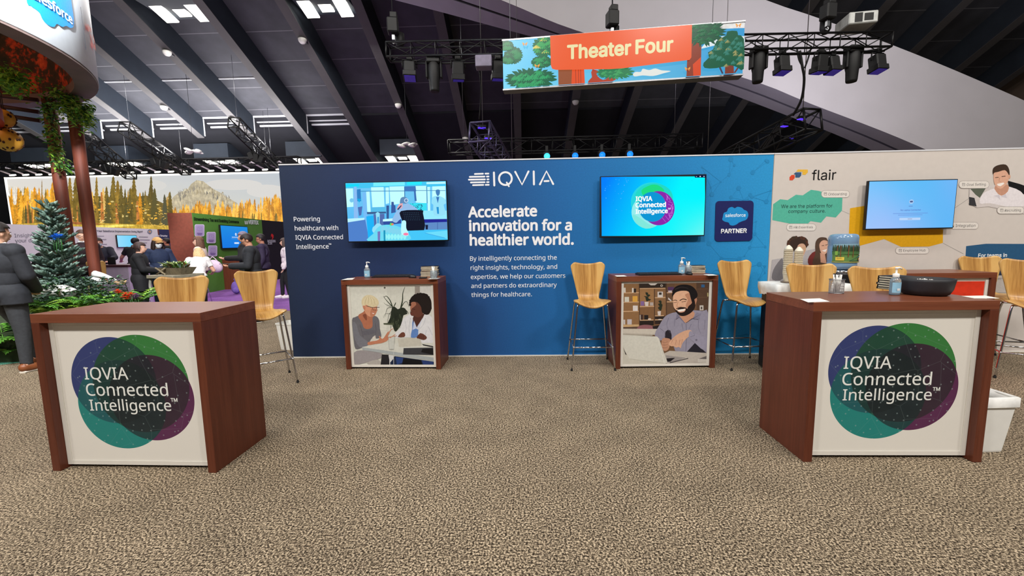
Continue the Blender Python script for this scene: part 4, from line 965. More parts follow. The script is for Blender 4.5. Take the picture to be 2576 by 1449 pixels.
# ================================================================ THINGS ON THE COUNTERS
def sanitizer(label, x, y, rz, s=1.0, z=H):
    o = thing('sanitizer_bottle', label, 'hand sanitizer', (x, y, z), rz, 'pump bottles of hand sanitizer')
    b = MB(); b.lathe([(.0, 0), (.030, .0), (.036, .004), (.037, .012), (.037, .095), (.034, .108), (.020, .120), (.016, .124)], 20, sx=1.0, sy=.68); b.build('bottle', M['clear'], o)
    b = MB(); b.lathe([(.0, .003), (.033, .003), (.034, .012), (.034, .086), (.0, .086)], 20, sx=.96, sy=.64); b.build('gel', M['gel'], o)
    b = MB(); n = 10
    b.grid([[(.0376*cos(pi*(1.12+.76*j/n)), .0258*sin(pi*(1.12+.76*j/n)), zz) for j in range(n+1)] for zz in (.018, .088)]); b.build('front_label', mat('sky_blue_label', (150, 200, 228), .5), o)
    b = MB(); b.box((-.004, -.0268, .040), (.022, .0008, .016)); b.build('label_stripe', M['label_white'], o)
    b = MB(); b.lathe([(.0175, .122), (.0185, .124), (.0185, .146), (.012, .149), (.006, .150), (.005, .176), (.006, .178), (.009, .180), (.009, .190), (.003, .192)], 14)
    b.tube([(0, 0, .185), (.02, 0, .187), (.036, 0, .183), (.040, 0, .176)], [.007, .006, .005, .004], 8); b.build('pump', M['white_plastic'], o)
    o.scale = (s, s, s); return o
p = atz(2250, 742, H); sanitizer('clear sanitizer pump bottle with blue gel, beside the black bowl', p.x, p.y, R(10), 1.0)
p = atz(924.5, 699, H); sanitizer('clear sanitizer pump bottle on the two women counter against the navy wall', p.x, p.y, R(-8), 1.0)
p = atz(1714, 690, H); sanitizer('clear sanitizer pump bottle on the bearded man counter beside stacked notebooks', p.x, p.y, R(6), 1.0)
p = atz(2396, 672, H)
b = MB(); b.lathe([(.0, 0), (.024, 0), (.026, .01), (.026, .06), (.014, .072), (.014, .086), (.016, .088), (.016, .104), (.0, .106)], 14)
o = thing('white_bottle', 'small white bottle with screw cap standing on the red fronted counter', 'bottle', (p.x, p.y+.02, H)); b.build('bottle', M['white_plastic'], o)
b = MB(); b.lathe([(.0165, .087), (.0175, .088), (.0175, .103), (.0, .108)], 14); b.build('cap', M['label_white'], o)

def notebooks(cx, cy, n, w, d, th, rz, group, lab, z=H, seed=1):
    rn = random.Random(seed); src = None
    for i in range(n):
        l = lab(i, n); x, y, a = cx+rn.uniform(-.006, .006), cy+rn.uniform(-.006, .006), rz+R(rn.uniform(-5, 5))
        if src is None:
            o = thing('notebook', l, 'notebook', (x, y, z), a, group)
            b = MB()
            for zz in (.0012, th-.0012): b.box((0, 0, zz), (w, d, .0024))
            b.box((0, d/2-.0012, th/2), (w, .0024, th-.002)); b.build('cover', mat('black_book_cover', (26, 27, 30), .5), o)
            b = MB(); b.box((0, -.003, th/2), (w-.006, d-.010, th-.005)); b.build('page_block', mat('cream_pages', (226, 216, 190), .8), o)
            src = o
        else: dup(src, (x, y, z+i*(th+.0006)), a, l)
ordw = ['bottom', 'second', 'third', 'fourth', 'fifth', 'sixth', 'seventh', 'eighth', 'ninth']
def nb_label(place):
    def f(i, n):
        if i == n-1: return 'black notebook with cream pages, topmost of the stack ' + place
        return 'black notebook with cream pages, %s%s of the stack %s' % (ordw[i], ' from the bottom' if i else '', place)
    return f
p = atz(1081, 694, H); notebooks(p.x, p.y+.03, 7, .205, .15, .0165, R(4), 'notebooks stacked on the two women counter', nb_label('behind the pen jar'), seed=3)
p = atz(1750, 685, H); notebooks(p.x-.005, p.y+.01, 5, .20, .14, .0165, R(-3), 'notebooks stacked on the bearded man counter', nb_label('beside the sanitizer'), seed=4)
p = atz(2262, 729, H); notebooks(p.x+.01, p.y+.05, 6, .17, .13, .0165, R(8), 'notebooks stacked behind the black bowl', nb_label('behind the black bowl'), seed=6)

def keyboard(label, x, y, rz, L=.45):
    o = thing('keyboard', label, 'keyboard', (x, y, H), rz, 'black computer keyboards')
    b = MB(); b.prism([(-.075, 0), (.075, 0), (.075, .022), (-.075, .010)], -L/2, L/2, (Vector(), Vector((0, 1, 0)), Vector((0, 0, 1)), Vector((1, 0, 0)))); b.build('body', M['black'], o)
    b = MB(); sl = .012/.15
    for r_ in range(5):
        yy = -.056+r_*.026
        for k in range(20):
            b.box((-L/2+.022+k*(L-.044)/19, yy, .0158+sl*yy+.004), ((L-.044)/19-.004, .021, .007))
    b.build('keys', mat('dark_keys', (44, 45, 50), .6), o); return o
p, q = atz(934, 699, H), atz(1034, 697, H); keyboard('black keyboard lying on the two women counter beside a mouse', (p.x+q.x)/2, (p.y+q.y)/2+.06, R(2), q.x-p.x)
p, q = atz(1609, 694, H), atz(1713, 691, H); keyboard('black keyboard lying on the bearded man counter', (p.x+q.x)/2, (p.y+q.y)/2+.07, R(2), q.x-p.x)
def mouse(label, x, y, rz, s=1):
    o = thing('computer_mouse', label, 'computer mouse', (x, y, H), rz)
    b = MB(); n = 14
    b.grid([[(.031*s*cos(2*pi*j/n)*r_, .055*s*sin(2*pi*j/n)*r_, z_) for j in range(n)] for r_, z_ in ((.0, .0), (.95, .0), (1, .006), (.97, .018), (.8, .029), (.5, .035), (.02, .037))], closed_u=True); b.build('body', M['black'], o)
    b = MB(); b.tube([(0, .022, .033), (0, .038, .029)], .004, 8); b.build('scroll_wheel', M['grey_dark'], o); return o
p = atz(1035, 700, H); mouse('black computer mouse beside the keyboard on the two women counter', p.x, p.y+.05, R(60))
p = atz(1736, 692, H); mouse('black computer mouse in front of the glass jar', p.x, p.y+.035, R(10))
p = atz(1062, 701, H)
o = thing('card_reader', 'flat black handheld device lying between mouse and pen jar', 'device', (p.x, p.y+.05, H), R(8)); b = MB(); b.box((0, 0, .007), (.085, .10, .014), bev=.003); b.build('body', M['black'], o)
b = MB(); b.box((0, .004, .0148), (.07, .07, .0012)); b.build('display', mat('dark_glass', (14, 15, 20), .1), o)

def pens(group_label, x, y, z, n, r, h, seed, group):
    rn = random.Random(seed); src = None
    for i in range(n):
        a = 2*pi*i/n+rn.uniform(-.3, .3); rr_ = r*rn.uniform(.25, .6)
        if src is None:
            src = thing('pen', group_label, 'pen', (x, y, z), 0, group)
            b = MB(); b.tube([(0, 0, 0), (0, 0, h*.95)], .0048, 8); b.build('barrel', M['white_plastic'], src)
            b = MB(); b.tube([(0, 0, h*.95), (0, 0, h)], [.0040, .0030], 8); b.box((.006, 0, h*.9), (.002, .004, h*.18)); b.build('clip', M['grey_dark'], src); o = src
        else: o = dup(src, (0, 0, 0), 0, None)
        o.location = (x+cos(a)*rr_*.5, y+sin(a)*rr_*.5, z); o.rotation_euler = (-sin(a)*R(rn.uniform(3, 7)), cos(a)*R(rn.uniform(3, 7)), rn.uniform(0, 6))
def pen_cup(x, y):
    o = thing('pen_cup', 'silver wire mesh cup full of white pens on the sanitizer counter', 'pen cup', (x, y, H))
    R_, h_ = .047, .10
    b = MB()
    for k in range(44):
        a0 = 2*pi*k/44
        for dr in (1, -1): b.tube([(R_*.94*cos(a0+dr*.35*t_/4), R_*.94*sin(a0+dr*.35*t_/4), .004+(h_-.006)*t_/4) for t_ in range(5)], .0008, 4, cap=False)
    b.build('mesh_wall', mat('bright_wire', (196, 196, 198), .35, .6, .03), o)
    b = MB(); b.lathe([(0, 0), (R_*.97, 0), (R_*.97, .004), (0, .004)], 24); b.tube([(R_*cos(2*pi*i/24), R_*sin(2*pi*i/24), h_) for i in range(24)], .0025, 6, closed=True); b.build('rim', M['steel'], o)
    pens('white pen with dark clip standing in the wire mesh cup', x, y, H+.005, 12, R_, .138, 2, 'pens in the wire mesh cup')
p = atz(2104, 739, H); pen_cup(p.x+.02, p.y+.03)
def jar(label, x, y, s, pens_label, group, n=9):
    o = thing('glass_jar', label, 'jar', (x, y, H), 0)
    b = MB(); b.lathe([(0, .0), (.040*s, .0), (.043*s, .006), (.043*s, .085*s), (.038*s, .095*s), (.038*s, .104*s), (.036*s, .104*s), (.036*s, .095*s), (.041*s, .084*s), (.041*s, .008), (0, .006)], 22); b.build('glass', M['clear'], o)
    pens(pens_label, x, y, H+.008, n, .036*s, .14, int(x*100), group)
p = atz(1089, 702, H); jar('clear jar of white pens in front of the tall notebook stack', p.x, p.y+.05, .9, 'white pen with dark clip in the jar before the tall notebook stack', 'pens in the jar on the two women counter')
p = atz(1739, 690, H); jar('clear jar of white pens behind a mouse on the bearded man counter', p.x, p.y+.10, .95, 'white pen with dark clip in the jar behind the mouse', 'pens in the jar on the bearded man counter')

def bowl(x, y):
    o = thing('serving_bowl', 'wide shallow black bowl holding small white sweets on the sanitizer counter', 'bowl', (x, y, H))
    b = MB(); r = .147
    b.lathe([(0, 0), (.104, 0), (.120, .008), (.136, .042), (.144, .092), (r, .112), (r-.006, .114), (r-.010, .108), (.128, .050), (.108, .022), (0, .018)], 48); b.build('bowl_body', mat('black_ceramic', (40, 40, 44), .55, 0, .05), o)
    rn = random.Random(1); src = None
    for i in range(26):
        a = rn.uniform(0, 6.28); q = rn.uniform(0, .088); z = H+.080+rn.uniform(-.01, .022)*(1-q/.14)
        if src is None:
            b = MB(); b.box((0, 0, 0), (.030, .022, .012), bev=.003); b.tube([(-.021, 0, 0), (-.015, 0, 0)], [.008, .003], 6); b.tube([(.015, 0, 0), (.021, 0, 0)], [.003, .008], 6)
            src = b.build('wrapped_sweet', M['paper']); props(src, 'small white wrapped sweet in the black bowl', 'sweet', 'sweets in the black bowl'); w_ = src
        else: w_ = src.copy(); C.objects.link(w_)
        w_.location = (x+q*cos(a), y+q*sin(a), z); w_.rotation_euler = (rn.uniform(-.5, .5), rn.uniform(-.5, .5), rn.uniform(0, 6))
p = atz(2343, 746, H); bowl(p.x+.05, p.y+.10)

def card(label, pts, z=H):
    q = [atz(x, y, z) for x, y in pts]; c = sum(q, Vector())/4
    b = MB(); a = [b.v((v.x-c.x, v.y-c.y, .0006)) for v in q]; d = [b.v((v.x-c.x, v.y-c.y, .0018)) for v in q]
    b._f(a[::-1]); b._f(d)
    for i in range(4): b._f([a[i], a[(i+1) % 4], d[(i+1) % 4], d[i]])
    o = b.build('paper_card', M['paper'], None, (c.x, c.y, z)); return props(o, label, 'card')
card('white card lying at the front corner of the sanitizer counter near the pen cup', [(2013, 753), (2062, 751), (2087, 759), (2033, 761)])
card('white card lying on the sanitizer counter beside the black bowl', [(2418, 745), (2478, 744), (2514, 751), (2450, 751)])
card('white card lying on the two women counter near the sanitizer end', [(874, 700.2), (893, 699.4), (886, 703.8), (859, 704.6)])
card('white card lying on the two women counter in front of the pen jar', [(1082, 700.6), (1108, 699.6), (1099, 702), (1076, 702.6)])
card('white card lying on the bearded man counter nearest the slogan', [(1546, 693.2), (1570, 692.6), (1577, 695.6), (1552, 696.2)])
card('white card lying on the bearded man counter nearest the partner badge', [(1769, 690.8), (1794, 690.4), (1805, 693), (1782, 693.6)])

# ---- waste bins
def bin_(label, x, y, rz, w=.36, d=.25, h=.40, liner=True):
    o = thing('waste_bin', label, 'waste bin', (x, y, 0), rz)
    b = MB(); k = .78
    def ring_(s_, z): return [(sx_*w/2*s_, sy_*d/2*s_, z) for sx_, sy_ in ((-1, -.86), (-.9, -1), (.9, -1), (1, -.86), (1, .86), (.9, 1), (-.9, 1), (-1, .86))]
    rows = [ring_(k, .0), ring_(k+.02, .01), ring_(1, h-.02), ring_(1.05, h-.018), ring_(1.05, h), ring_(.99, h), ring_(k, .02)]
    vs = b.grid(rows, closed_u=True, smooth=False); b._f(vs[0][::-1]); b._f(vs[-1]); b.build('bin_body', M['white_plastic'], o)
    if liner:
        b = MB(); rn = random.Random(int(x*10)); b.grid([[(px_*(s_+rn.uniform(-.015, .015)), py_*(s_+rn.uniform(-.015, .015)), z+rn.uniform(-.006, .006)) for px_, py_, z in ring_(1, zz)] for s_, zz in ((1.065, h-.05), (1.075, h+.004), (1.0, h+.012), (.95, h-.04))], closed_u=True); b.build('bin_liner', mat('white_liner', (240, 240, 238), .4), o)
    return o
bin_('white plastic waste bin with liner beside the sanitizer counter', 3.10, -2.30, R(4), .24, .34, .385)
bin_('white plastic waste bin behind the stool at the navy wall edge', -3.30, .48, R(-12), .30, .25, .38, False)

# ---- water cooler, cups and lined bin behind the sanitizer counter
wx = at(2119, 640, -.42).x
o = thing('water_cooler', 'black water cooler carrying a big blue bottle with illustrated label', 'water cooler', (wx, -.42, 0))
b = MB(); b.box((0, 0, .47), (.31, .31, .93), bev=.015); b.build('cabinet', M['black'], o)
b = MB(); b.box((0, -.158, .70), (.22, .008, .24), bev=.003); b.build('tap_recess', M['grey_dark'], o)
b = MB(); b.lathe([(.15, .93), (.155, .935), (.155, .955), (.10, .965)], 24); b.build('collar', M['chrome'], o)
b = MB(); b.lathe([(.05, .93), (.09, .965), (.132, .985), (.139, 1.0), (.139, 1.03), (.134, 1.04), (.139, 1.05), (.139, 1.19), (.134, 1.20), (.139, 1.21), (.139, 1.275), (.128, 1.30), (.10, 1.312), (0, 1.315)], 32); bt = b.build('bottle', mat('blue_water_bottle', (118, 150, 182), .12, 0, .03, spec=.6, coat=.3), o)
zl0, zl1 = 1.035, 1.215; n = 28; LW = .36
lab = G(Vector((wx, -.42, 0)), WX, WZ, dz=1e-9)
def cyl(u, v_, L_): 
    a = -pi/2 + (u-.5)*2.6; r = .1405+L_*.00025; return Vector((wx+r*cos(a), -.42+r*sin(a), lerp(zl0, zl1, v_)))
class CG:
    """label artwork wrapped round the bottle"""
    def __init__(s): s.vs = []; s.fs = []; s.cs = []; s.L = 0
    def poly(s, pts, c):
        from mathutils.geometry import tessellate_polygon
        out = []
        for i in range(len(pts)):
            a, b_ = pts[i-1], pts[i]; k = max(1, int(abs(a[0]-b_[0])/.05))
            for j in range(k): out.append((lerp(a[0], b_[0], j/k), lerp(a[1], b_[1], j/k)))
        # horizontal strips keep the curved label smooth
        b0 = len(s.vs); s.vs += [cyl(p_[0], p_[1], s.L) for p_ in out]
        for t3 in tessellate_polygon([[Vector((p_[0], p_[1], 0)) for p_ in out]]): s.fs.append(tuple(b0+i for i in t3)); s.cs.append([lin(c)]*3)
        s.L += 1
    def rect(s, x0, y0, x1, y1, c):
        nx = max(1, int((x1-x0)/.04))
        for i in range(nx): s.poly([(lerp(x0, x1, i/nx), y0), (lerp(x0, x1, (i+1)/nx), y0), (lerp(x0, x1, (i+1)/nx), y1), (lerp(x0, x1, i/nx), y1)], c); s.L -= 1
        s.L += 1
cg = CG(); cg.rect(0, 0, 1, 1, (98, 132, 72)); cg.rect(0, .62, 1, 1, (140, 176, 196)); rn = random.Random(8)
for i in range(22): 
    x = i/22+.01; cg.poly([(x-.03, .55), (x+.035, .55), (x+.02, .80+rn.uniform(0, .15)), (x, .98), (x-.016, .82)], ((44, 66, 44), (58, 80, 52))[i % 2])
cg.rect(0, .44, 1, .60, (74, 112, 62))
for x in (.12, .20, .38, .50): cg.rect(x, .30, x+.022, .92, (116, 74, 48))
cg.poly([(.42, .10), (.70, .34), (.98, .42), (.98, .10)], (72, 150, 176)); cg.poly([(.55, .52), (.75, .50), (.95, .54), (.80, .60), (.6, .58)], (110, 170, 190)); cg.rect(0, 0, .98, .06, (150, 150, 84))
cg.rect(.10, .12, .30, .30, (226, 196, 80)); cg.rect(.13, .19, .27, .21, (150, 110, 50)); cg.rect(.13, .24, .24, .26, (150, 110, 50)); cg.poly([(.70, .14), (.74, .30), (.97, .28), (.97, .14)], (222, 140, 52)); cg.poly([(.66, .17), (.74, .14), (.97, .14), (.97, .11), (.72, .10)], (66, 48, 40))
cg.rect(.08, .40, .15, .62, (128, 170, 74))
G.build(type('X', (), dict(vs=cg.vs, fs=cg.fs, cs=cg.cs))(), 'bottle_label', M['print'], o)
o.scale = (1, 1, 1.13)
cup_m = mat('white_paper_cups', (226, 214, 190), .6); 
bx = at(1963, 720, -.62).x
o = thing('refreshment_cart', 'black service cart draped with a white liner, partly behind a stool', 'cart', (bx+.22, -.66, 0))
b = MB(); b.box((0, 0, .49), (.70, .34, .96), bev=.02); b.build('cart_body', M['black'], o)
b = MB(); rn = random.Random(12)
rows = []
for s_, z in ((1.02, .84), (1.05, .90), (1.04, .968), (1.0, .972), (.96, .972)):
    rows.append([(.36*s_*cx_+rn.uniform(-.008, .008), .18*s_*cy_+rn.uniform(-.008, .008), z+rn.uniform(-.012, .012)*(z < .95)) for cx_, cy_ in [(cos(t_)*1.0/max(abs(cos(t_)), abs(sin(t_))), sin(t_)*1.0/max(abs(cos(t_)), abs(sin(t_)))) for t_ in [2*pi*i/32 for i in range(32)]]])
vs = b.grid(rows, closed_u=True); b._f(vs[-1]); b.build('liner', mat('white_liner', (240, 240, 238), .4), o)
def cup_stack(label, x, y, z, n, r, seed):
    src = None
    for i in range(n):
        if src is None:
            b = MB(); b.lathe([(r*.72, 0), (r*.74, .002), (r, .085), (r*1.04, .086), (r*1.04, .092), (r*.97, .092)], 16); src = b.build('paper_cup', cup_m); w_ = src; props(src, label, 'paper cup', label.split(' in the ')[1])
        else: w_ = src.copy(); C.objects.link(w_)
        w_.location = (x, y, z+i*.020)
px1, px2 = at(1983, 640, -.66), at(2003, 640, -.68)
b = MB(); b.lathe([(.075, 0), (.085, .004), (.085, .012), (0, .012)], 24, sx=1.35); tr = b.build('cup_tray', mat('clear_brown_tray', (120, 104, 88), .3), None, ((px1.x+px2.x)/2+.015, -.67, .9745)); props(tr, 'round brown tray carrying two stacks of paper cups on the cart', 'tray')
cup_stack('white paper cup in the taller of two stacks behind the stool', px1.x, -.66, .987, 13, .042, 1)
cup_stack('white paper cup in the shorter of two stacks behind the stool', px2.x+.02, -.69, .987, 12, .040, 2)
for (x, y, n) in ((px1.x, -.66, 13), (px2.x+.02, -.69, 12)):
    b = MB(); b.lathe([(.040, 0), (.040, .012), (.030, .03), (.012, .05), (0, .055)], 16); w_ = b.build('domed_cover', mat('milky_dome', (232, 224, 206), .25, 0, .03), None, (x, y, .987+(n-1)*.02+.094)); props(w_, 'clear domed lid on top of the %s stack of paper cups' % ('taller' if n == 13 else 'shorter'), 'cup lid')
# ================================================================ OVERHEAD: TRUSSES, SIGN, STAGE LIGHTS
def frame3(p0, p1, roll=0):
    d = (Vector(p1)-Vector(p0)); L = d.length; d.normalize(); up = Vector((0, 0, 1)) if abs(d.z) < .9 else Vector((0, 1, 0))
    s = d.cross(up).normalized(); u = s.cross(d); return d, s, u, L
def box_truss(label, p0, p1, size=.31, bay=.5, cr=.024, br=.011, m=None, group=None, hang=True):
    """four chords, uprights and zigzag bracing, all from p0 to p1"""
    p0, p1 = Vector(p0), Vector(p1); d, s, u, L = frame3(p0, p1)
    o = thing('lighting_truss', label, 'truss', p0, 0, group); h = size/2; c = [(-h, -h), (h, -h), (h, h), (-h, h)]
    for k, (a, b_) in enumerate(c):
        q = s*a+u*b_; mb = MB(); mb.tube([q, q+d*L], cr, 6); mb.build('chord', m, o)
    mb = MB(); n = max(1, int(round(L/bay)))
    for i in range(n+1):
        t_ = d*(L*i/n)
        for k in range(4):
            a, e = c[k], c[(k+1) % 4]; mb.tube([s*a[0]+u*a[1]+t_, s*e[0]+u*e[1]+t_], br, 5)
            if i < n:
                t2 = d*(L*(i+1)/n); a, e = (a, e) if i % 2 else (e, a)
                mb.tube([s*a[0]+u*a[1]+t_, s*e[0]+u*e[1]+t2], br, 5)
    mb.build('lattice_bracing', m, o)
    if hang:
        for f in (.06, .9):
            q = d*(L*f); w_ = p0+q; mb = MB(); mb.tube([q+u*h, q+u*h*.99+Vector((0, 0, roofz(w_.y)+SH+.02-w_.z-h*.5))], .008, 5); mb.build('suspension_cable', M['steel'], o)
    for t_ in (0, L):
        mb = MB()
        for k in range(4):
            a, e = c[k], c[(k+1) % 4]; mb.tube([s*a[0]+u*a[1]+d*t_, s*e[0]+u*e[1]+d*t_], cr*.9, 6)
        mb.build('end_frame', m, o)
    return o
ta, tb = at(985, 128, 3.0), at(2238, 104, 3.0); tz = (ta.z+tb.z)/2
ta = at(977, 131, 3.0); tb = at(2230, 106, 3.0)
main_truss = box_truss('long black lighting truss hanging behind the orange theater sign', ta, tb, .25, .46, .019, .009, M['truss_black'], hang=False)
def hoist(label, x, y, z, top):
    o = thing('chain_hoist', label, 'hoist', (x, y, z), R(10))
    b = MB(); b.box((0, 0, .32), (.20, .20, .26), bev=.02); b.box((.02, 0, .50), (.13, .15, .10), bev=.01); b.build('motor_body', M['black_matte'], o)
    b = MB(); b.box((0, 0, .14), (.05, .05, .12)); b.tube([(.0, 0, .08), (.03, 0, .04), (0, 0, .01), (-.03, 0, .04)], .012, 6); b.build('hook', M['steel'], o)
    b = MB(); b.tube([(0, 0, .55), (0, 0, top-z)], .012, 6); b.build('chain', M['grey_dark'], o)
    b = MB(); b.lathe([(.05, .02), (.09, .10), (.09, .26), (.085, .26), (.05, .04)], 10, (.10, .14, 0)); b.build('chain_bag', M['black_matte'], o); return o
pa = at(990, 100, 3.0); hoist('chain hoist at the end of the black truss nearest the lit ceiling bays', pa.x, 3.0, ta.z+.13, 13)
pa = at(1540, 60, 3.0); hoist('chain hoist above the middle of the orange theater sign', pa.x, 3.0, ta.z+.13, 12)
pa = at(2080, 80, 3.0); hoist('chain hoist above the black truss beside the projector', pa.x, 3.0, ta.z+.13, 12)
# stage lights hung below the truss
b = MB(); b.tube([at(1010, 160, 3.0), at(1270, 158, 3.0)], .018, 6); o = b.build('hanging_light_bar', M['truss_black']); props(o, 'thin black pipe under the truss beside the sign leaf artwork', 'pipe')
b = MB(); b.tube([at(1872, 138, 3.0), at(2225, 128, 3.0)], .018, 6); o = b.build('hanging_light_bar', M['truss_black']); props(o, 'thin black pipe under the truss over the white arch', 'pipe')
b = MB()
def wash_light(label, px, py, tilt, y=3.0, s=1.0, group=None):
    p = at(px, py, y); o = thing('stage_wash_light', label, 'stage light', p, R(10), group)
    b = MB()
    b.tube([(-.13, 0, -.14), (-.13, 0, 0), (.13, 0, 0), (.13, 0, -.14)], .016, 6); b.box((0, 0, .04), (.10, .08, .08)); b.build('yoke', M['black_matte'], o)
    rt = Matrix.Rotation(tilt, 3, 'X'); b = MB()
    b.box(rt @ Vector((0, 0, -.02))+Vector((0, 0, -.14)), (.21, .20, .24), rt, bev=.02)
    b.box(rt @ Vector((0, 0, -.16))+Vector((0, 0, -.14)), (.245, .235, .10), rt, bev=.01); b.build('lamp_housing', M['black_matte'], o)
    b = MB(); b.box(rt @ Vector((0, 0, -.214))+Vector((0, 0, -.14)), (.20, .19, .008), rt); b.build('lens', mat('violet_lens', (60, 44, 150), .2, emit=.35), o)
    if s != 1: o.scale = (s,)*3
    return o
def spot_light(label, px, py, y=3.0, s=1.0):
    p = at(px, py, y); o = thing('moving_head_light', label, 'stage light', p, R(4))
    b = MB(); b.box((0, 0, .03), (.26, .20, .12), bev=.02); b.build('base_box', M['black_matte'], o)
    b = MB()
    for q in (-1, 1): b.box((q*.135, 0, -.14), (.035, .12, .30), bev=.012)
    b.build('yoke', M['black_matte'], o)
    b = MB(); b.lathe([(.06, .02), (.10, -.02), (.112, -.12), (.112, -.28), (.098, -.34), (.090, -.50), (.082, -.53), (.06, -.53)], 16); b.build('lamp_barrel', M['black_matte'], o)
    b = MB(); b.lathe([(.062, -.525), (.0, -.52)], 16, cap=False); b.build('lens', mat('clear_lens', (120, 120, 130), .1), o)
    o.scale = (s,)*3; return o
wash_light('violet tinted wash light at the free end of the truss beside the dark ceiling', 1030, 152, R(-14))
spot_light('tall moving head light hanging beside the sign leaf artwork', 1091, 157)
wash_light('violet tinted wash light between the tall moving head and a grey box', 1152, 152, R(10))
wash_light('wash light hanging half behind the leaf end of the sign', 1252, 150, R(8))
o = thing('hanging_ballast_box', 'grey power box clamped under the truss beside the sign leaves', 'power box', at(1217, 145, 2.9)); b = MB(); b.box((0, 0, -.09), (.30, .22, .20), bev=.01); b.build('body', mat('lilac_grey_box', (118, 112, 132), .6), o); b = MB(); b.tube([(-.08, 0, .0), (-.08, 0, .10)], .014, 6); b.tube([(.08, 0, 0), (.08, 0, .10)], .014, 6); b.build('clamp', M['truss_black'], o)
spot_light('tall moving head light just past the tree end of the sign', 1909, 132)
wash_light('black wash light second from the tree end of the sign', 1968, 138, R(-8), s=.95)
wash_light('black wash light directly over the hanging cable loop', 2064, 135, R(4), s=.95)
wash_light('black wash light under the projector, close to its neighbour', 2094, 140, R(-12), s=.9)
spot_light('tall moving head light hanging below the projector', 2147, 130)
wash_light('black wash light at the far tip of the truss over the white arch', 2208, 134, R(-10), s=.95)
p = at(2152, 72, 3.0)
o = thing('projector', 'silver projector sitting on top of the truss over the white arch', 'projector', (p.x, 3.0, ta.z+.13), R(-8))
b = MB(); b.box((0, 0, .12), (.46, .44, .20), bev=.015); b.build('body', mat('silver_grey', (176, 178, 176), .4), o)
b = MB(); b.box((-.08, -.222, .12), (.12, .006, .15)); b.box((.08, -.222, .12), (.14, .006, .12)); b.build('vent_grille', M['black_matte'], o)
# hanging fabric sign
sl, sr = at(1265, 155, 2.35), at(1871, 128, 1.96)
ang = math.atan2(sr.y-sl.y, sr.x-sl.x); SW = (Vector((sr.x, sr.y, 0))-Vector((sl.x, sl.y, 0))).length
z_t = (at(1263, 93, 2.35).z + at(1873, 65, 1.96).z)/2; z_b = (at(1267, 217, 2.35).z + at(1870, 192, 1.96).z)/2
o = thing('theater_sign', 'hanging orange and forest green banner box lettered Theater Four', 'sign', ((sl.x+sr.x)/2, (sl.y+sr.y)/2, z_b), ang)
hs = z_t-z_b
b = MB(); b.box((0, .10, hs/2), (SW, .18, hs)); b.build('fabric_box', mat('white_fabric', (206, 210, 214), .7), o)
b = MB(); b.box((0, .10, -.012), (SW+.02, .20, .024)); b.box((0, .10, hs+.012), (SW+.02, .20, .024)); b.build('frame_rail', M['steel'], o)
for q in (-1, 1):
    b = MB(); b.tube([(q*SW*.44, .1, hs), (q*SW*.44, .1, 8)], .004, 4); b.build('suspension_cable', M['steel'], o)
O = WM[o.name] @ Vector((-SW/2, .008, 0)); g = G(O, WM[o.name].to_3x3() @ WX, WZ, dz=.0002)
g.hom([(82, 200), (2474, 90), (2456, 594), (97, 694)], SW, hs)
LB, DB = (74, 178, 226), (52, 130, 190)
g.field(82, 150, 2476, 694, lambda u, v_: (lerp(108, 52, u)+18*v_, lerp(206, 152, u)+10*v_, lerp(246, 210, u)), 16, 4)
rn = random.Random(11)
def bush(cx, cy, rx, ry, base, leaf, n=30, tip=None, spikes=True, sc_=1):
    if spikes:
        for i in range(26):
            a = 2*pi*i/26+rn.uniform(-.1, .1); x, y = cx+rx*.72*cos(a), cy+ry*.72*sin(a); x1, y1 = cx+rx*1.22*cos(a), cy+ry*1.22*sin(a); w = 26*sc_
            l = max(1, sqrt((x1-x)**2+(y1-y)**2)); nx, ny = -(y1-y)/l*w/2, (x1-x)/l*w/2
            g.poly([(x+nx*.5, y+ny*.5), ((x+x1)/2+nx, (y+y1)/2+ny), (x1, y1), ((x+x1)/2-nx, (y+y1)/2-ny), (x-nx*.5, y-ny*.5)], base); g.L -= .8
    g.poly([(cx+rx*(.9+.1*sin(i*3.1))*cos(2*pi*i/24), cy+ry*(.9+.1*sin(i*2.3))*sin(2*pi*i/24)) for i in range(24)], base)
    for i in range(n):
        a = rn.uniform(0, 6.28); q = sqrt(rn.random())*.85; x, y = cx+rx*q*cos(a), cy+ry*q*sin(a); c = leaf if not tip or rn.random() < .75 else tip; w = 15*sc_
        for k in (-1, -.35, .35, 1):
            g.poly([(x, y-w*.9), (x+k*w*1.6-5*sc_, y+w*.7), (x+k*w*1.9, y+w*1.15), (x+k*w*1.2+5*sc_, y+w*.6)], c); g.L -= .8
        g.L += .15
    g.L += 1
GD, GM = (22, 84, 62), (42, 142, 88)
bush(195, 350, 84, 78, (24, 100, 70), (44, 140, 88), 16, sc_=1.3); bush(120, 250, 66, 46, (24, 100, 70), (44, 140, 88), 8, sc_=1.3); bush(140, 395, 60, 40, (24, 100, 70), (44, 140, 88), 8, sc_=1.3)
bush(510, 270, 100, 100, (30, 112, 74), (64, 168, 96), 22, (224, 206, 96), sc_=1.3); bush(490, 430, 92, 54, (30, 104, 70), (46, 154, 94), 10, sc_=1.3)
bush(380, 600, 225, 96, (26, 100, 70), (48, 160, 100), 40, sc_=1.4)
g.poly([(660, 500), (920, 500), (930, 668), (664, 672)], (226, 84, 44)); g.poly([(660, 500), (800, 500), (795, 668), (664, 672)], (150, 84, 54))
for x in (835, 862, 885): g.stroke([(x, 500), (x+6, 664)], 5, (150, 60, 40))
g.poly([(1005, 520), (1220, 600), (1200, 650), (960, 662), (1000, 600)], (180, 70, 50), 2); g.poly([(1045, 570), (1110, 530), (1180, 560), (1185, 590), (1110, 630)], (70, 180, 228), 3)
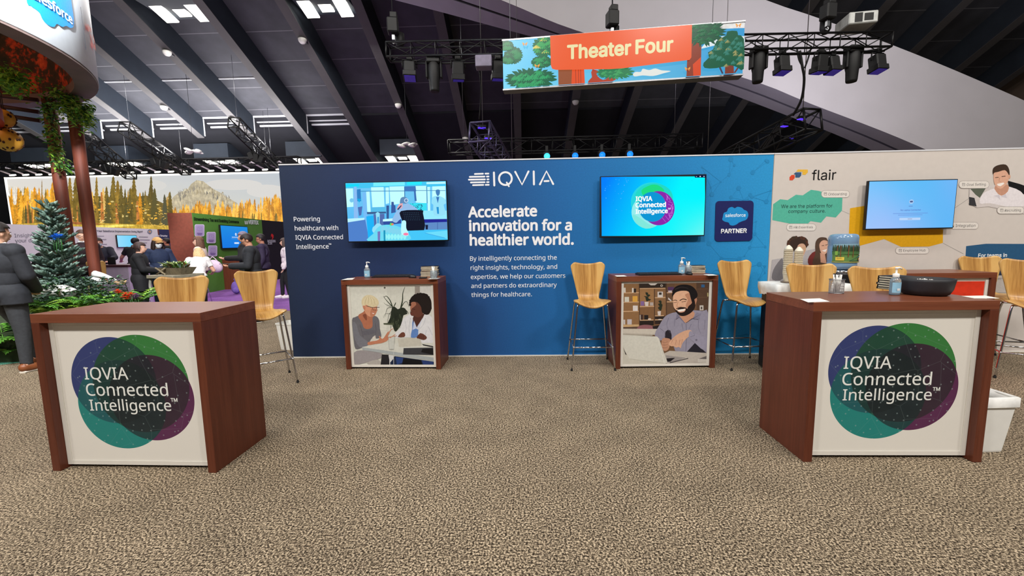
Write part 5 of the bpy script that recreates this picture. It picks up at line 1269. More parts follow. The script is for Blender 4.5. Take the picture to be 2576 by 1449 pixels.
bush(1230, 560, 160, 60, (46, 128, 84), (70, 164, 100), 22, sc_=.8)
g.poly([(1405, 580), (1430, 560), (1480, 560), (1500, 530), (1560, 545), (1620, 530), (1680, 550), (1770, 560), (1700, 580), (1600, 604), (1500, 596), (1420, 604)], (226, 230, 224), 3)
g.poly([(2060, 340), (2180, 240), (2460, 240), (2470, 300), (2250, 310), (2100, 340)], (220, 232, 236), 2)
g.poly([(1930, 300), (2060, 240), (2056, 612), (1920, 618)], (140, 62, 44)); g.poly([(2056, 430), (1980, 500), (1985, 614), (2056, 612)], (216, 76, 40))
bush(2070, 190, 190, 120, (20, 84, 58), (32, 110, 70), 40)
g.poly([(2285, 440), (2360, 440), (2365, 600), (2280, 606)], (128, 58, 44)); g.stroke([(2220, 510), (2260, 600)], 16, (70, 60, 80)); g.stroke([(2420, 520), (2370, 596)], 16, (110, 60, 56))
g.poly([(2200, 280), (2290, 230), (2300, 190), (2390, 190), (2400, 230), (2456, 270), (2456, 560), (2400, 545), (2330, 520), (2200, 545), (2090, 540), (2080, 490), (2130, 440), (2120, 390), (2170, 360)], (24, 92, 66), 2)
for i in range(52):
    x, y = rn.uniform(2130, 2440), rn.uniform(240, 520)
    if y < 300 and not 2220 < x < 2420: continue
    c = (58, 128, 112) if rn.random() < .75 else (150, 150, 96)
    for k in (-1, -.3, .3, 1): g.poly([(x, y-16), (x+k*20-5, y+8), (x+k*26, y+22), (x+k*14+5, y+8)], c); g.L -= .8
    g.L += .15
g.L += 1
op = [(574, 176), (1966, 116), (1962, 436), (1945, 460), (1290, 526), (1180, 530), (640, 524), (600, 512), (586, 480)]
g.poly(op, (236, 96, 52))
g.text('Theater', (755, 416), (1376, 388), (236, 226, 172), 'inter', .028); g.text('Four', (1430, 384), (1782, 366), (236, 226, 172), 'inter', .028)
for x, y in ((318, 252), (446, 478), (2400, 138), (1926, 548)):
    for k in (-1, 1): g.poly([(x, y), (x+k*26, y-20), (x+k*24, y+4)], (240, 166, 70)); g.poly([(x, y), (x+k*20, y+6), (x+k*14, y+22)], (226, 140, 60))
g.build('printed_banner', M['glow_print'], o)
# side trusses of the theatre stage going away, violet light put into the colour of one
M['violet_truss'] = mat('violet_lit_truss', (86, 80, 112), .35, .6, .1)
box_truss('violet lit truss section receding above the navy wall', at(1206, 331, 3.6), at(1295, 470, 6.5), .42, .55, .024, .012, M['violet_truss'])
box_truss('dark truss section climbing toward the white arch above the blue wall', at(2045, 300, 3.6), at(1760, 440, 6.8), .42, .55, .024, .012, M['truss_black'])
b = MB(); b.tube(crv([at(1206, 175, 3.0), at(1210, 230, 3.2), at(1206, 300, 3.6)], 5), .012, 6); o = b.build('hanging_cable', M['rubber']); props(o, 'thin dark cable dropping from the truss to the violet section', 'cable')
b = MB(); b.tube(crv([at(2012, 128, 3.0), at(2018, 165, 3.0), at(2023, 200, 3.1), at(2016, 250, 3.3), at(1995, 290, 3.6)], 6), .022, 8); b.tube(crv([at(2040, 122, 3.0), at(2032, 150, 3.0), at(2024, 172, 3.05)], 4), .014, 6); b.tube(crv([at(2005, 122, 3.0), at(2010, 150, 3.0), at(2022, 172, 3.05)], 4), .014, 6)
o = b.build('hanging_cable', M['rubber']); props(o, 'thick black cable bundle drooping from the truss over the white arch', 'cable')
# stage lights glowing blue beyond the wall
ft = box_truss('long dim truss beyond the blue wall carrying blue stage lights', at(1130, 372, 12.0), at(1760, 356, 12.0), .5, .8, .03, .014, M['truss_black'])
for i, (x, y, c) in enumerate(((1376, 393, (60, 190, 255)), (1447, 392, (20, 110, 240)), (1515, 390, (20, 110, 240)), (1585, 388, (20, 110, 240)))):
    p = at(x, y, 11.6); o = thing('blue_stage_light', ('brightest cyan round stage light above the blue wall top', 'blue round stage light next to the brightest one above the blue wall', 'blue round stage light between its blue neighbours above the wall top', 'blue round stage light above the cyan emblem screen')[i], 'stage light', p, 0, 'blue stage lights beyond the wall')
    b = MB(); b.box((0, .16, .05), (.26, .26, .30), bev=.03); b.box((0, .16, .30), (.10, .10, .25)); b.build('lamp_housing', M['black_matte'], o)
    b = MB(); b.lathe([(.12, 0), (.12, .01), (0, .01)], 18); b.bm.transform(Matrix.Rotation(R(90), 4, 'X')) if False else bmesh.ops.rotate(b.bm, verts=b.bm.verts, cent=(0, 0, 0), matrix=Matrix.Rotation(R(90), 3, 'X')); b.build('lens', mat('cyan_lamp' if i == 0 else 'blue_lamp', c, .3, emit=1.6), o)
# roof luminaires: glowing panels on boxes
lampm = mat('luminaire_glow', (255, 250, 235), .4, 0, 0, emit=6.0)
LUM = [(-15.2, 14.0, 'bright three-panel ceiling luminaire nearest the cloud logo ring'), (-8.64, 14.0, 'bright three-panel ceiling luminaire nearest the dark ceiling'), (-34.3, 24.2, 'small bright luminaire above the far corner of the mural'), (-28.3, 24.2, 'small bright luminaire above the mural between timber posts'), (-21.3, 24.2, 'small bright luminaire above the mural mountain end'), (-14.9, 24.2, 'box luminaire glowing above the navy wall corner'), (-8.45, 24.2, 'box luminaire glowing above the laboratory screen')]
for i, (x, y, lb) in enumerate(LUM):
    z = roofz(y)+.28; o = thing('ceiling_luminaire', lb, 'ceiling light', (x, y, z), 0, 'ceiling luminaires between the ribs')
    w = 2.4
    b = MB(); b.box((0, 0, .52), (w, 1.7, 1.0)); b.build('housing', M['rib_side'], o)
    b = MB(); rt = Matrix.Rotation(-math.atan(RS)*.6, 3, 'X')
    for k in (-1, 0, 1): b.box((k*.78, 0, -.02 if k else .06), (.56, 1.35 if k else .95, .06), rt)
    b.build('glowing_panels', lampm, o)
# sprinklers / speakers studded along the ribs
for i, (x, y, lb) in enumerate(((-17.2, 15.6, 'white round ceiling fixture on the rib under the first luminaire'), (-17.2, 19.9, 'white round ceiling fixture low on the rib above a sloping truss'), (-20.45, 18.9, 'white round ceiling fixture beside the pale seam bar'), (-10.3, 15.2, 'white round ceiling fixture on the rib beside the dark ceiling luminaire'), (-7.05, 19.2, 'white round ceiling fixture on the rib above the navy wall'), (-3.65, 22.0, 'white round ceiling fixture just above the wall top'), (3.0, 19.3, 'white round ceiling fixture below the theater sign'))):
    o = thing('ceiling_fixture', lb, 'ceiling fixture', (x, y, roofz(y)-.02), 0, 'round fixtures on the ribs'); b = MB(); b.lathe([(0, -.22), (.10, -.20), (.17, -.12), (.19, -.04), (.19, 0), (0, 0)], 14); b.build('dome', M['white_plastic'], o); b = MB(); b.box((.05, .2, -.06), (.16, .2, .12)); b.build('mount', M['grey_dark'], o)
for i, (px, py, Y) in enumerate(((487, 381, 18.0), (1024, 367, 18.0))):
    p = at(px, py, Y); o = thing('hanging_ornament', ('white crumpled cloud ornament hanging below the ribs over the mural', 'white crumpled cloud ornament hanging above the navy wall')[i], 'ornament', p, 0, 'white hanging ornaments')
    b = MB(); rn2 = random.Random(i+3)
    for k in range(7): b.ball((rn2.uniform(-.42, .42), rn2.uniform(-.2, .2), rn2.uniform(-.06, .08)), (rn2.uniform(.14, .28), .2, rn2.uniform(.05, .10)), 7, 5, Matrix.Rotation(rn2.uniform(-.5, .5), 3, 'Y'))
    b.build('crumpled_body', mat('white_film', (214, 212, 210), .4), o); b = MB(); b.tube([(0, 0, .05), (0, 0, roofz(Y)+SH+.03-p.z)], .012, 4); b.build('wire', M['grey_dark'], o)
# trusses sloping under the lit bays
for lb, a, c in (('lattice truss sloping under the lit bays, middle of three', at(312, 318, 17.0), at(470, 430, 21.2)), ('lattice truss sloping under the lit bays nearest the navy wall', at(588, 308, 17.0), at(690, 412, 21.2)), ('lattice truss sloping under the lit bays nearest the timber posts', at(215, 345, 17.0), at(330, 440, 21.2))):
    box_truss(lb, a, c, .55, .8, .04, .022, M['truss_black'], 'sloping trusses under the lit bays')
    mid = a.lerp(c, .55); o = thing('stage_wash_light', 'black lamp cluster hung on the ' + 'sloping truss' + (' by the navy wall' if 'navy' in lb else ' by the timber posts' if 'timber' in lb else ' at the middle'), 'stage light', mid)
    b = MB()
    for k in range(3): b.box((-.3+.3*k, -.2, -.55-.1*k), (.28, .28, .42), Matrix.Rotation(.4*k-.3, 3, 'Y'), bev=.03)
    b.build('lamp_housing', M['black_matte'], o); b = MB()
    for k in range(3): b.tube([(-.3+.3*k, -.2, -.4), (-.3+.3*k, -.1, 0)], .03, 5)
    b.build('yoke', M['black_matte'], o)

for i, (px, py, Y) in enumerate(((2016, 300, 4.0), (1972, 318, 4.3), (1985, 348, 4.3), (1212, 322, 3.9), (1228, 348, 4.6))):
    p = at(px, py, Y); o = thing('violet_lamp', ('violet strip lamp highest inside the climbing dark truss', 'violet strip lamp halfway up the climbing dark truss', 'violet strip lamp lowest inside the climbing dark truss', 'violet strip lamp inside the receding violet truss near its open end', 'violet strip lamp deeper inside the receding violet truss')[i], 'stage light', p, R(20))
    b = MB(); b.box((0, 0, .03), (.16, .10, .05)); b.build('lamp_housing', M['black_matte'], o); b = MB(); b.box((0, 0, 0), (.15, .09, .012)); b.build('lens', mat('violet_glow', (70, 40, 230), .3, emit=2.0), o)
# ================================================================ THE AISLE BEHIND: MURAL, BOOTHS, TIMBER RING, PLANTS
# ---- lit fabric mural of a forest and mountain
MY = 22.0
mtl, mtr, mbl = at(15, 450, MY), at(735, 431, MY), at(28, 607, MY)
mz1 = (at(15, 450, MY).z+at(700, 432, MY).z)/2; mz0 = mbl.z-.3
o = thing('forest_mural', 'long glowing fabric mural of golden conifers and a rocky peak', 'mural', ((mtl.x+mtr.x)/2, MY, mz0))
b = MB(); b.box((0, .16, (mz1-mz0)/2), (mtr.x-mtl.x, .28, mz1-mz0)); b.build('light_box', mat('white_fabric', (206, 210, 214), .7), o)
b = MB()
for zz in (0, mz1-mz0): b.box((0, .12, zz), (mtr.x-mtl.x+.1, .36, .10))
for s_ in (-1, 1): b.box((s_*(mtr.x-mtl.x)/2, .12, (mz1-mz0)/2), (.10, .36, mz1-mz0+.1))
for q in (-.42, -.14, .14, .42):
    b2 = MB(); b2.box((q*(mtr.x-mtl.x), .2, -mz0/2), (.12, .12, mz0)); b2.build('support_post', M['truss_black'], o)
b.build('lit_edge', mat('lit_edge_strip', (255, 252, 240), .5, 0, 0, emit=1.3), o)
t = NT('mural_fabric_print'); a_ = t.n('ShaderNodeAttribute', attribute_name='Col'); vv = t.coord()
ff = t.math('ADD', t.math('MULTIPLY', t.noise(vv, 3.2, 6, .7), .6), t.math('MULTIPLY', t.noise(t.coord((2.2, 2.2, .6)), 4.0, 3, .6), .4))
hs_ = t.n('ShaderNodeSeparateColor'); t.t.links.new(a_.outputs[0], hs_.inputs[0])
sat = t.math('GREATER_THAN', t.math('SUBTRACT', hs_.outputs[0], hs_.outputs[2]), .09)     # leafage inks carry the fine leaf texture, the sky does not
mm = t.mix(sat, (1, 1, 1, 1), t.ramp(ff, [(.34, (.52, .50, .46)), (.50, (.98, .96, .92)), (.66, (1.55, 1.5, 1.35))]))
t.put(t.b.inputs['Base Color'], (0, 0, 0, 1)); t.t.links.new(t.mix(1.0, a_.outputs[0], mm, 'MULTIPLY'), t.b.inputs['Emission Color']); t.b.inputs['Emission Strength'].default_value = 1.12; t.b.inputs['Roughness'].default_value = .7
M['mural_print'] = t.m
g = G((mtl.x, MY, mz0), WX, WZ, dz=.0005); MW, MH = mtr.x-mtl.x, mz1-mz0
g.uv(); g.field(0, 0, MW, MH, lambda u, v_: (lerp(214, 178, u*.9)+20*(1-v_), lerp(210, 186, u*.9)+12*(1-v_), lerp(204, 196, u)-10*(1-v_)), 12, 6)
g.px(0, 400, 3.578); _raw = g.map
g.map = lambda p: (min(max(_raw(p)[0], 0), MW), min(max(_raw(p)[1], 0), MH))
rn = random.Random(21)
for cx, cy, rx, ry in ((2100, 230, 260, 50), (2400, 290, 180, 60), (1300, 240, 200, 60)): g.disc(cx, cy, rx, (206, 204, 200), ry)
# peak with faceted rock
g.poly([(1520, 400), (1560, 340), (1600, 310), (1690, 270), (1720, 225), (1770, 190), (1830, 200), (1880, 240), (1920, 270), (1980, 300), (2040, 340), (2140, 400), (2140, 520), (1500, 520)], (186, 176, 152))
for i in range(70):
    x = rn.uniform(1590, 2060); y0 = 200+abs(x-1790)*.42+rn.uniform(0, 60); l = rn.uniform(20, 70)
    g.poly([(x, y0), (x+rn.uniform(8, 18), y0+l*.6), (x+rn.uniform(-10, 26), y0+l)], rn.choice(((206, 198, 174), (150, 142, 128), (172, 160, 132), (120, 116, 108)))); g.L -= .8
g.L += 1
def conifer(x, y0, y1, w, c, k=9):
    """ragged conifer silhouette from tip (x,y1) down to y0"""
    pts = [(x, y1)]; R_ = []; 
    for i in range(1, k+1):
        t_ = i/k; hw = w*(.12+.88*t_)*.5*rn.uniform(.75, 1.1); yy = lerp(y1, y0, t_)
        R_.append((hw, yy)); R_.append((hw*.55, yy-(y0-y1)/k*.15))
    pts += [(x+a, yy) for a, yy in R_]; pts += [(x-a*rn.uniform(.85, 1.1), yy) for a, yy in R_[::-1]]
    g.poly(pts, c)
GOLD = [(236, 172, 58), (226, 158, 48), (244, 190, 84), (206, 140, 40)]; OLV = [(124, 104, 46), (104, 90, 44), (146, 118, 50), (92, 84, 46)]
for i in range(110):                                            # far golden tree line on the mountain side
    x = rn.uniform(1540, 2640); base = 560; tip = 390 - 70*max(0, (x-2150)/400) + (x < 1750)*30 + rn.uniform(-25, 45)
    conifer(x, base, tip, rn.uniform(50, 100), rn.choice(GOLD+[(190, 130, 44)]), 7); g.L -= .6
for i in range(60):
    x = rn.uniform(1540, 2640); conifer(x, 620, rn.uniform(440, 500), rn.uniform(30, 60), rn.choice(GOLD+OLV[:1]), 6); g.L -= .6
g.poly([(60, 420), (240, 400), (560, 430), (560, 640), (60, 640)], (196, 142, 48))
for i in range(44):                                             # golden stand at the near end
    x = rn.uniform(40, 560); conifer(x, 620, 270+rn.uniform(-30, 70)+(x < 100)*40, rn.uniform(80, 150), rn.choice(GOLD+OLV[2:3]), 11); g.L -= .6
conifer(385, 620, 185, 40, (150, 118, 60), 12); conifer(338, 620, 265, 30, (166, 128, 60), 10); conifer(480, 620, 205, 110, (214, 150, 50), 10)
for i in range(16): conifer(rn.uniform(200, 560), 620, rn.uniform(390, 450), rn.uniform(40, 80), rn.choice(OLV), 7)
g.poly([(560, 400), (820, 330), (1100, 350), (1330, 330), (1520, 420), (1560, 470), (1560, 640), (560, 640)], (116, 98, 50))
for i in range(60): conifer(rn.uniform(580, 1540), 620, rn.uniform(240, 420), rn.uniform(70, 130), rn.choice(OLV+[(172, 134, 62)]), 11); g.L -= .6
for x, tip, w, c in ((640, 160, 150, OLV[2]), (690, 168, 130, OLV[0]), (800, 160, 150, GOLD[1]), (790, 250, 120, OLV[1]), (840, 290, 110, GOLD[2]), (880, 150, 90, OLV[2]), (940, 255, 110, (230, 190, 110)), (1030, 150, 150, OLV[0]), (1070, 190, 150, OLV[2]), (1100, 230, 130, OLV[1]), (1215, 150, 140, OLV[0]), (1180, 260, 110, OLV[1]), (1270, 300, 100, GOLD[3]), (1370, 150, 120, OLV[1]), (1400, 260, 150, OLV[3]), (1490, 315, 90, (84, 82, 60)), (1330, 360, 120, OLV[0]), (980, 330, 110, OLV[3]), (1150, 350, 90, OLV[3]), (740, 330, 100, OLV[3])): conifer(x, 620, tip, w, c, 13)
for x, y0, y1, w in ((925, 300, 560, 24), (1058, 400, 590, 22), (1245, 380, 565, 22), (705, 420, 600, 10), (610, 420, 600, 10), (660, 440, 600, 8), (500, 430, 610, 10), (300, 400, 600, 10), (260, 380, 600, 14), (830, 430, 590, 14), (430, 430, 600, 8)): g.stroke([(x, y0), (x+10, y1)], w*.6, (190, 122, 62), w1=w*1.4)
for i in range(120):
    x, y = rn.uniform(590, 1480), rn.uniform(380, 560); g.disc(x, y, rn.uniform(5, 16), rn.choice(GOLD[:1]+OLV+[(216, 196, 130)]), rn.uniform(4, 10), 6); g.L -= .8
g.L += 1
g.poly([(60, 590), (600, 560), (850, 575), (1140, 585), (1560, 600), (1560, 680), (60, 680)], (196, 164, 66)); g.poly([(840, 600), (1140, 590), (1240, 600), (900, 625)], (236, 216, 110)); g.poly([(600, 565), (830, 570), (950, 590), (700, 590)], (158, 100, 56))
for i in range(40):
    x = rn.uniform(1300, 1500); y = rn.uniform(430, 610); g.stroke([(x, y), (x+rn.uniform(-40, 40), y+rn.uniform(-6, 14))], 7, (238, 196, 96), w1=2); g.L -= .8
g.L += 1
g.build('printed_mural', M['mural_print'], o)
# truss with light arms over the mural
box_truss('long black truss carrying lamp arms along the top of the forest mural', (mtl.x-.4, MY-.9, mz1+.55), (mtr.x+1, MY-.9, mz1+.55), .42, 1.0, .04, .02, M['truss_black'])
arm = None
for i in range(22):
    x = lerp(mtl.x+.4, mtr.x-.4, i/21)
    if arm is None:
        arm = thing('mural_arm_light', 'slim arm lamp leaning from the truss onto the mural top', 'light fitting', (x, MY-.9, mz1+.45), 0, 'arm lamps along the mural')
        b = MB(); b.tube([(0, 0, 0), (.25, -.25, .02), (.62, .35, -.30)], .05, 5); b.build('arm', mat('pale_arm', (214, 204, 214), .5), arm)
        b = MB(); b.box((.66, .45, -.34), (.30, .16, .08), Matrix.Rotation(R(25), 3, 'X')); b.build('lamp_head', mat('lit_lamp_head', (255, 250, 240), .5, 0, 0, emit=1.2), arm)
    else: dup(arm, (x, MY-.9, mz1+.45), 0)

def aisle_wall(name, label, A, B, h, face, th=.2, z0=0.0):
    """display wall standing between two floor points, face on the right-hand side of A->B seen from the camera"""
    A, B = Vector((*A, 0)), Vector((*B, 0)); d = (B-A); L = d.length; d.normalize(); a = math.atan2(d.y, d.x); n = d.cross(WZ)
    o = thing(name, label, 'display wall', A, a, kind='thing')
    b = MB(); b.box((L/2, th/2+.003, z0+h/2), (L, th, h)); b.build('core', mat('brown_end_panel', (124, 66, 52), .5), o)
    b = MB(); b.box((L/2, 0, z0+h/2), (L-.004, .005, h-.004)); b.build('printed_fabric', face, o)
    return o, G(A+n*.004, d, WZ, dz=.0016)
# ---- white booth wall far behind, navy panel next to it
wwm = mat('cool_white_fabric', (214, 212, 216), .7, 0, .02)
A1 = at(15, 600, 10.5); A1 = (-20.3, 10.4); B1 = (-20.75, 17.9)
wo, g = aisle_wall('booth_wall', 'cool white booth wall with thin grey lettering below the mural', A1, B1, 2.44, wwm)
g.px(0, 400, 3.578)
g.text('Insights', (132, 706), (318, 702), (110, 112, 122), 'inter'); g.text('your data', (138, 752), (352, 746), (110, 112, 122), 'inter')
g.text('Is Your Salesforce Implementation Going Right?', (845, 655), (1285, 662), (96, 98, 108), 'inter', .02)
for y, x0, x1 in ((692, 850, 935), (722, 850, 955), (765, 870, 960), (700, 1250, 1330), (726, 1255, 1345), (752, 1250, 1320)): g.stroke([(x0, y), (x1, y+2)], 7, (160, 160, 168))
g.ring(1345, 654, 14, 20, (96, 110, 130), 18); g.disc(1345, 654, 8, (190, 140, 90))
g.build('lettering', M['print'], wo)
navy = mat('navy_fabric', (34, 42, 84), .7, 0, .04)
no, g = aisle_wall('booth_wall', 'navy booth wall with small white lettering beside the cool white one', (-20.72, 17.95), (-20.9, 21.5), 2.44, navy)
g.px(0, 400, 3.578); g.text('Why Smarter', (1398, 696), (1508, 700), (226, 228, 236), 'inter', .02)
for y in (722, 745, 772, 800): g.stroke([(1425, y), (1500, y+2)], 7, (150, 156, 186))
g.build('lettering', M['print'], no)
def aisle_tv(label, wall_o, q, art, off=.08):
    """screen hung on an aisle wall; q = traced corners tl,tr,br,bl in photo pixels"""
    wm = WM[wall_o.name]; d = (wm.to_3x3() @ WX); n = d.cross(WZ); O0 = wm.translation + n*off
    tmp = G(O0, d, WZ); tmp.px(); P_ = [tmp.map(p) for p in q]
    u0, u1 = (P_[0][0]+P_[3][0])/2, (P_[1][0]+P_[2][0])/2; v1, v0 = (P_[0][1]+P_[1][1])/2, (P_[2][1]+P_[3][1])/2
    w, h = u1-u0, v1-v0; c = wm.translation + d*((u0+u1)/2) + WZ*((v0+v1)/2)
    o = thing('television', label, 'television', c, wall_o.rotation_euler.z)
    b = MB(); b.box((0, -off+.02, 0), (w, .05, h)); b.build('bezel', M['black'], o)
    b = MB(); b.box((0, -off/2+.01, 0), (w*.4, off*.7, h*.4)); b.build('wall_mount', M['black_matte'], o)
    g = G(wm.translation + d*(u0+.02) + WZ*(v0+.02) + n*(off+.006), d, WZ, dz=.0006).uv(); art(g, w-.04, h-.04); g.build('screen', M['screen'], o); return o
aisle_tv('small pale blue screen on the cool white booth wall', wo, [(293, 591), (345, 592), (345, 622), (296, 622)], lambda g, w, h: g.field(0, 0, w, h, lambda u, v_: (lerp(150, 96, u), lerp(220, 206, u), 252), 4, 3))
# ---- green booth with a brown end panel
gm_ = mat('leaf_green_fabric', (84, 134, 52), .65, 0, .05)
go, g = aisle_wall('booth_wall', 'leaf green booth wall with brown end panel and lilac cards', (-9.80, 6.95), (-10.30, 11.0), 2.44, gm_, .68)
g.px(0, 400, 3.578)
g.text('Streamlining Tax and Enabling Commerce', (1746, 552), (2150, 578), (24, 40, 22), 'inter', .04); g.text('VERTEX', (2236, 584), (2325, 588), (226, 232, 226), 'inter', .04)
for i in range(4): g.stroke([(2200+i*9, 555+(i % 2)*4), (2204+i*7, 588)], 5, (226, 232, 226))
for x0, y0, x1, y1 in ((1746, 588, 1834, 696), (1850, 656, 1934, 758), (1862, 778, 1944, 876)):
    g.poly(rr(x0, y0, x1, y1, 14), (238, 230, 244)); g.poly(rr(x0+5, y0+5, x1-5, y1-5, 12), (192, 172, 214)); cx = (x0+x1)/2
    for k in (0, 1): g.stroke([(cx-24+k*4, y1-22+k*12-6), (cx+24-k*4, y1-20+k*12-6)], 6, (96, 60, 140))
    for q in ([(cx-18, y0+26), (cx+18, y0+26), (cx+18, y0+58), (cx-18, y0+58), (cx-18, y0+26)], [(cx-6, y0+40), (cx+8, y0+40)]): g.stroke(q, 3, (150, 130, 180))
g.build('printed_artwork', M['print'], go)
def art_blue(g, w, h):
    g.field(0, 0, w, h, lambda u, v_: (lerp(24, 36, v_), lerp(120, 142, v_), 228), 3, 3); g.disc(w*.52, h*.62, h*.07, (232, 240, 252), n=14); g.disc(w*.52, h*.61, h*.03, (60, 130, 220), n=8)
    g.stroke([(w*.36, h*.49), (w*.68, h*.49)], h*.03, (206, 224, 250)); g.stroke([(w*.34, h*.42), (w*.70, h*.42)], h*.014, (120, 180, 240)); g.rrect(w*.43, h*.18, w*.61, h*.25, h*.03, (228, 238, 252))
aisle_tv('bright blue screen on the leaf green booth wall', go, [(555.5, 566), (627, 570), (622, 625), (556, 624)], art_blue)
bo_, g = aisle_wall('booth_wall', 'black booth wall with red mark just past the leaf green one', (-10.32, 11.03), (-10.5, 14.2), 2.44, mat('black_fabric', (22, 20, 26), .7, 0, .05), .4)
g.px(420, 520, 5.574)
g.poly([(1470, 375), (1495, 400), (1492, 440), (1465, 470), (1478, 430), (1455, 400)], (206, 50, 50)); g.poly([(1452, 390), (1470, 425), (1450, 440)], (110, 30, 34)); g.text('MODERN', (1410, 500), (1520, 500), (196, 196, 204), 'inter', .02); g.text('JOIN', (1410, 530), (1470, 530), (196, 196, 204), 'inter', .02)
g.build('lettering', M['print'], bo_)
# demo counters in the aisle
def plain_counter(label, c, rz, w, d, h, body, top):
    o = thing('demo_counter', label, 'counter', (c[0], c[1], 0), rz)
    b = MB(); b.box((0, 0, (h-.05)/2), (w, d, h-.05), bev=.005); b.build('body', body, o); b = MB(); b.box((0, 0, h-.025), (w+.03, d+.03, .05), bev=.004); b.build('counter_top', top, o); return o
M['lilac'] = mat('violet_tinted_white_panel', (214, 196, 226), .5, 0, .05); M['plum_top'] = mat('plum_top', (74, 34, 44), .4)  # white counter panel with the violet light put into its colour
p = at(300, 660, 4.3); plain_counter('lilac white counter with plum top behind the timber posts', (p.x-.35, 4.6), R(-8), 1.25, .5, 1.05, M['lilac'], M['plum_top'])
p = at(560, 700, 8.2); plain_counter('mahogany demo counter in front of the leaf green wall', (p.x+.38, 8.5), R(8), .85, .5, 1.05, M['mahogany'], M['mahogany_top'])
p = at(452, 690, 9.5); plain_counter('mahogany demo counter deep in the aisle behind the planter table', (p.x, 9.8), 0, 1.0, .5, 1.05, M['mahogany'], M['mahogany_top'])
# weathered planter table
M['grey_wood'] = wood('weathered_wood', (98, 88, 70), (142, 128, 102), 'z', .8)
p = at(425, 720, 2.4); tx = p.x
o = thing('planter_table', 'weathered grey wood bar table with a plank top in the aisle', 'table', (tx, 2.55, 0), R(-14))
b = MB(); b.box((0, 0, .44), (.42, .36, .86), bev=.01); b.build('trunk_base', M['grey_wood'], o)
b = MB(); b.box((.04, 0, .905), (.66, .60, .06), bev=.006); b.build('table_top', wood('grey_plank', (110, 104, 90), (150, 142, 122), 'x', .7), o)
b = MB(); b.tube(crv([(-.27, -.24, .88), (-.28, -.26, .72), (-.24, -.26, .64), (-.19, -.25, .66)], 4), .024, 8); b.build('bag_hook', mat('aged_metal', (150, 148, 140), .5, .4), o)
o = thing('succulent_trough', 'wooden trough of succulents and ferns on the weathered table', 'planter', (tx+.10, 2.50, .937), R(-14))
b = MB()
b.grid([[(-.24, -.10, 0), (.24, -.10, 0)], [(-.30, -.16, .13), (.30, -.16, .13)]], smooth=False); b.grid([[(-.24, .10, 0), (.24, .10, 0)], [(-.30, .16, .13), (.30, .16, .13)]], smooth=False); b.grid([[(-.24, -.10, 0), (-.24, .10, 0)], [(-.30, -.16, .13), (-.30, .16, .13)]], smooth=False); b.grid([[(.24, -.10, 0), (.24, .10, 0)], [(.30, -.16, .13), (.30, .16, .13)]], smooth=False); b.box((0, 0, .10), (.54, .28, .02)); b.tube([(-.30, -.165, .13), (-.05, -.17, .0)], .018, 5); b.tube([(-.30, -.165, .0), (-.05, -.17, .13)], .014, 5); b.build('trough_box', M['grey_wood'], o)
leafm = [mat('leaf_'+n_, c, .6, 0, .25) for n_, c in (('fresh_green', (98, 160, 56)), ('deep_green', (44, 92, 44)), ('yellow_green', (150, 172, 84)), ('moss_green', (132, 172, 52)), ('blue_green', (102, 126, 114)), ('blue_green_dark', (70, 92, 84)))]
rn = random.Random(31)
def leaf(b, p, d, l, w, up=Vector((0, 0, 1)), droop=.2):
    d = Vector(d).normalized(); s_ = d.cross(up)
    if s_.length < 1e-4: s_ = Vector((1, 0, 0))
    s_.normalize(); n_ = s_.cross(d); p = Vector(p); m_ = p+d*l*.5+n_*l*.06; e = p+d*l-n_*(droop*l)
    a, c, dd, f = b.v(p), b.v(m_+s_*w/2), b.v(e), b.v(m_-s_*w/2); b._f([a, c, dd, f])
b = MB()
for i in range(46):
    x = rn.uniform(-.22, .22); a = rn.uniform(0, 6.28); b.m(rn.choice([leafm[2], leafm[0], leafm[4], mat('rosette_pale', (206, 206, 170), .6), mat('rust_leaf', (158, 92, 50), .6)]))
    for k in range(7): leaf(b, (x, rn.uniform(-.08, .08), .12), (cos(a+k*.9), sin(a+k*.9), rn.uniform(.5, 1.6)), rn.uniform(.10, .20), .04)
b.build('succulent_leaves', None, o, normals=False)

# ---- timber and fabric ring structure with cloud logo
RC = Vector((-8.84, -.58, 0)); RO, RI, RZ = 2.99, 2.72, 4.0
o = thing('ring_canopy', 'round timber canopy with white logo band, red foliage lining and two posts', 'canopy', RC); ring_o = o
NS = 96
def cylrow(r, z, a0=0, a1=2*pi, n=NS): return [(r*cos(lerp(a0, a1, i/n)), r*sin(lerp(a0, a1, i/n)), z) for i in range(n if abs(a1-a0) > 6.2 else n+1)]
b = MB(); b.grid([cylrow(RO+.004, RZ+.03), cylrow(RO+.01, RZ+.035), cylrow(RO+.01, 6.3), cylrow(RO-.03, 6.3), cylrow(RO+.004, RZ+.10)], closed_u=True); b.build('logo_band', mat('white_band_fabric', (222, 228, 236), .6, 0, .02), o)
b = MB(); b.grid([cylrow(RO, RZ), cylrow(RO, RZ+.14), cylrow(RI, RZ+.14), cylrow(RI, RZ), cylrow(RO, RZ)], closed_u=True, smooth=False); b.build('timber_rim', mat('grey_brown_timber', (112, 96, 92), .6, 0, .12, 3), o)
t = NT('red_foliage_lining'); v = t.coord()
t.put(t.b.inputs['Base Color'], t.ramp(t.math('ADD', t.math('MULTIPLY', t.noise(v, 3.2, 5, .65), .75), t.math('MULTIPLY', t.noise(v, 16, 2), .25)), [(.36, lin((30, 32, 18))), (.50, lin((62, 40, 22))), (.56, lin((170, 56, 22))), (.72, lin((226, 96, 40)))]))
t.b.inputs['Roughness'].default_value = .8
b = MB(); b.grid([cylrow(RI+.02, RZ+.14), cylrow(RI+.03, 6.2)], closed_u=True); b.grid([cylrow(.05, 6.2), cylrow(RI+.03, 6.2)], closed_u=True); b.build('foliage_lining', t.m, o)
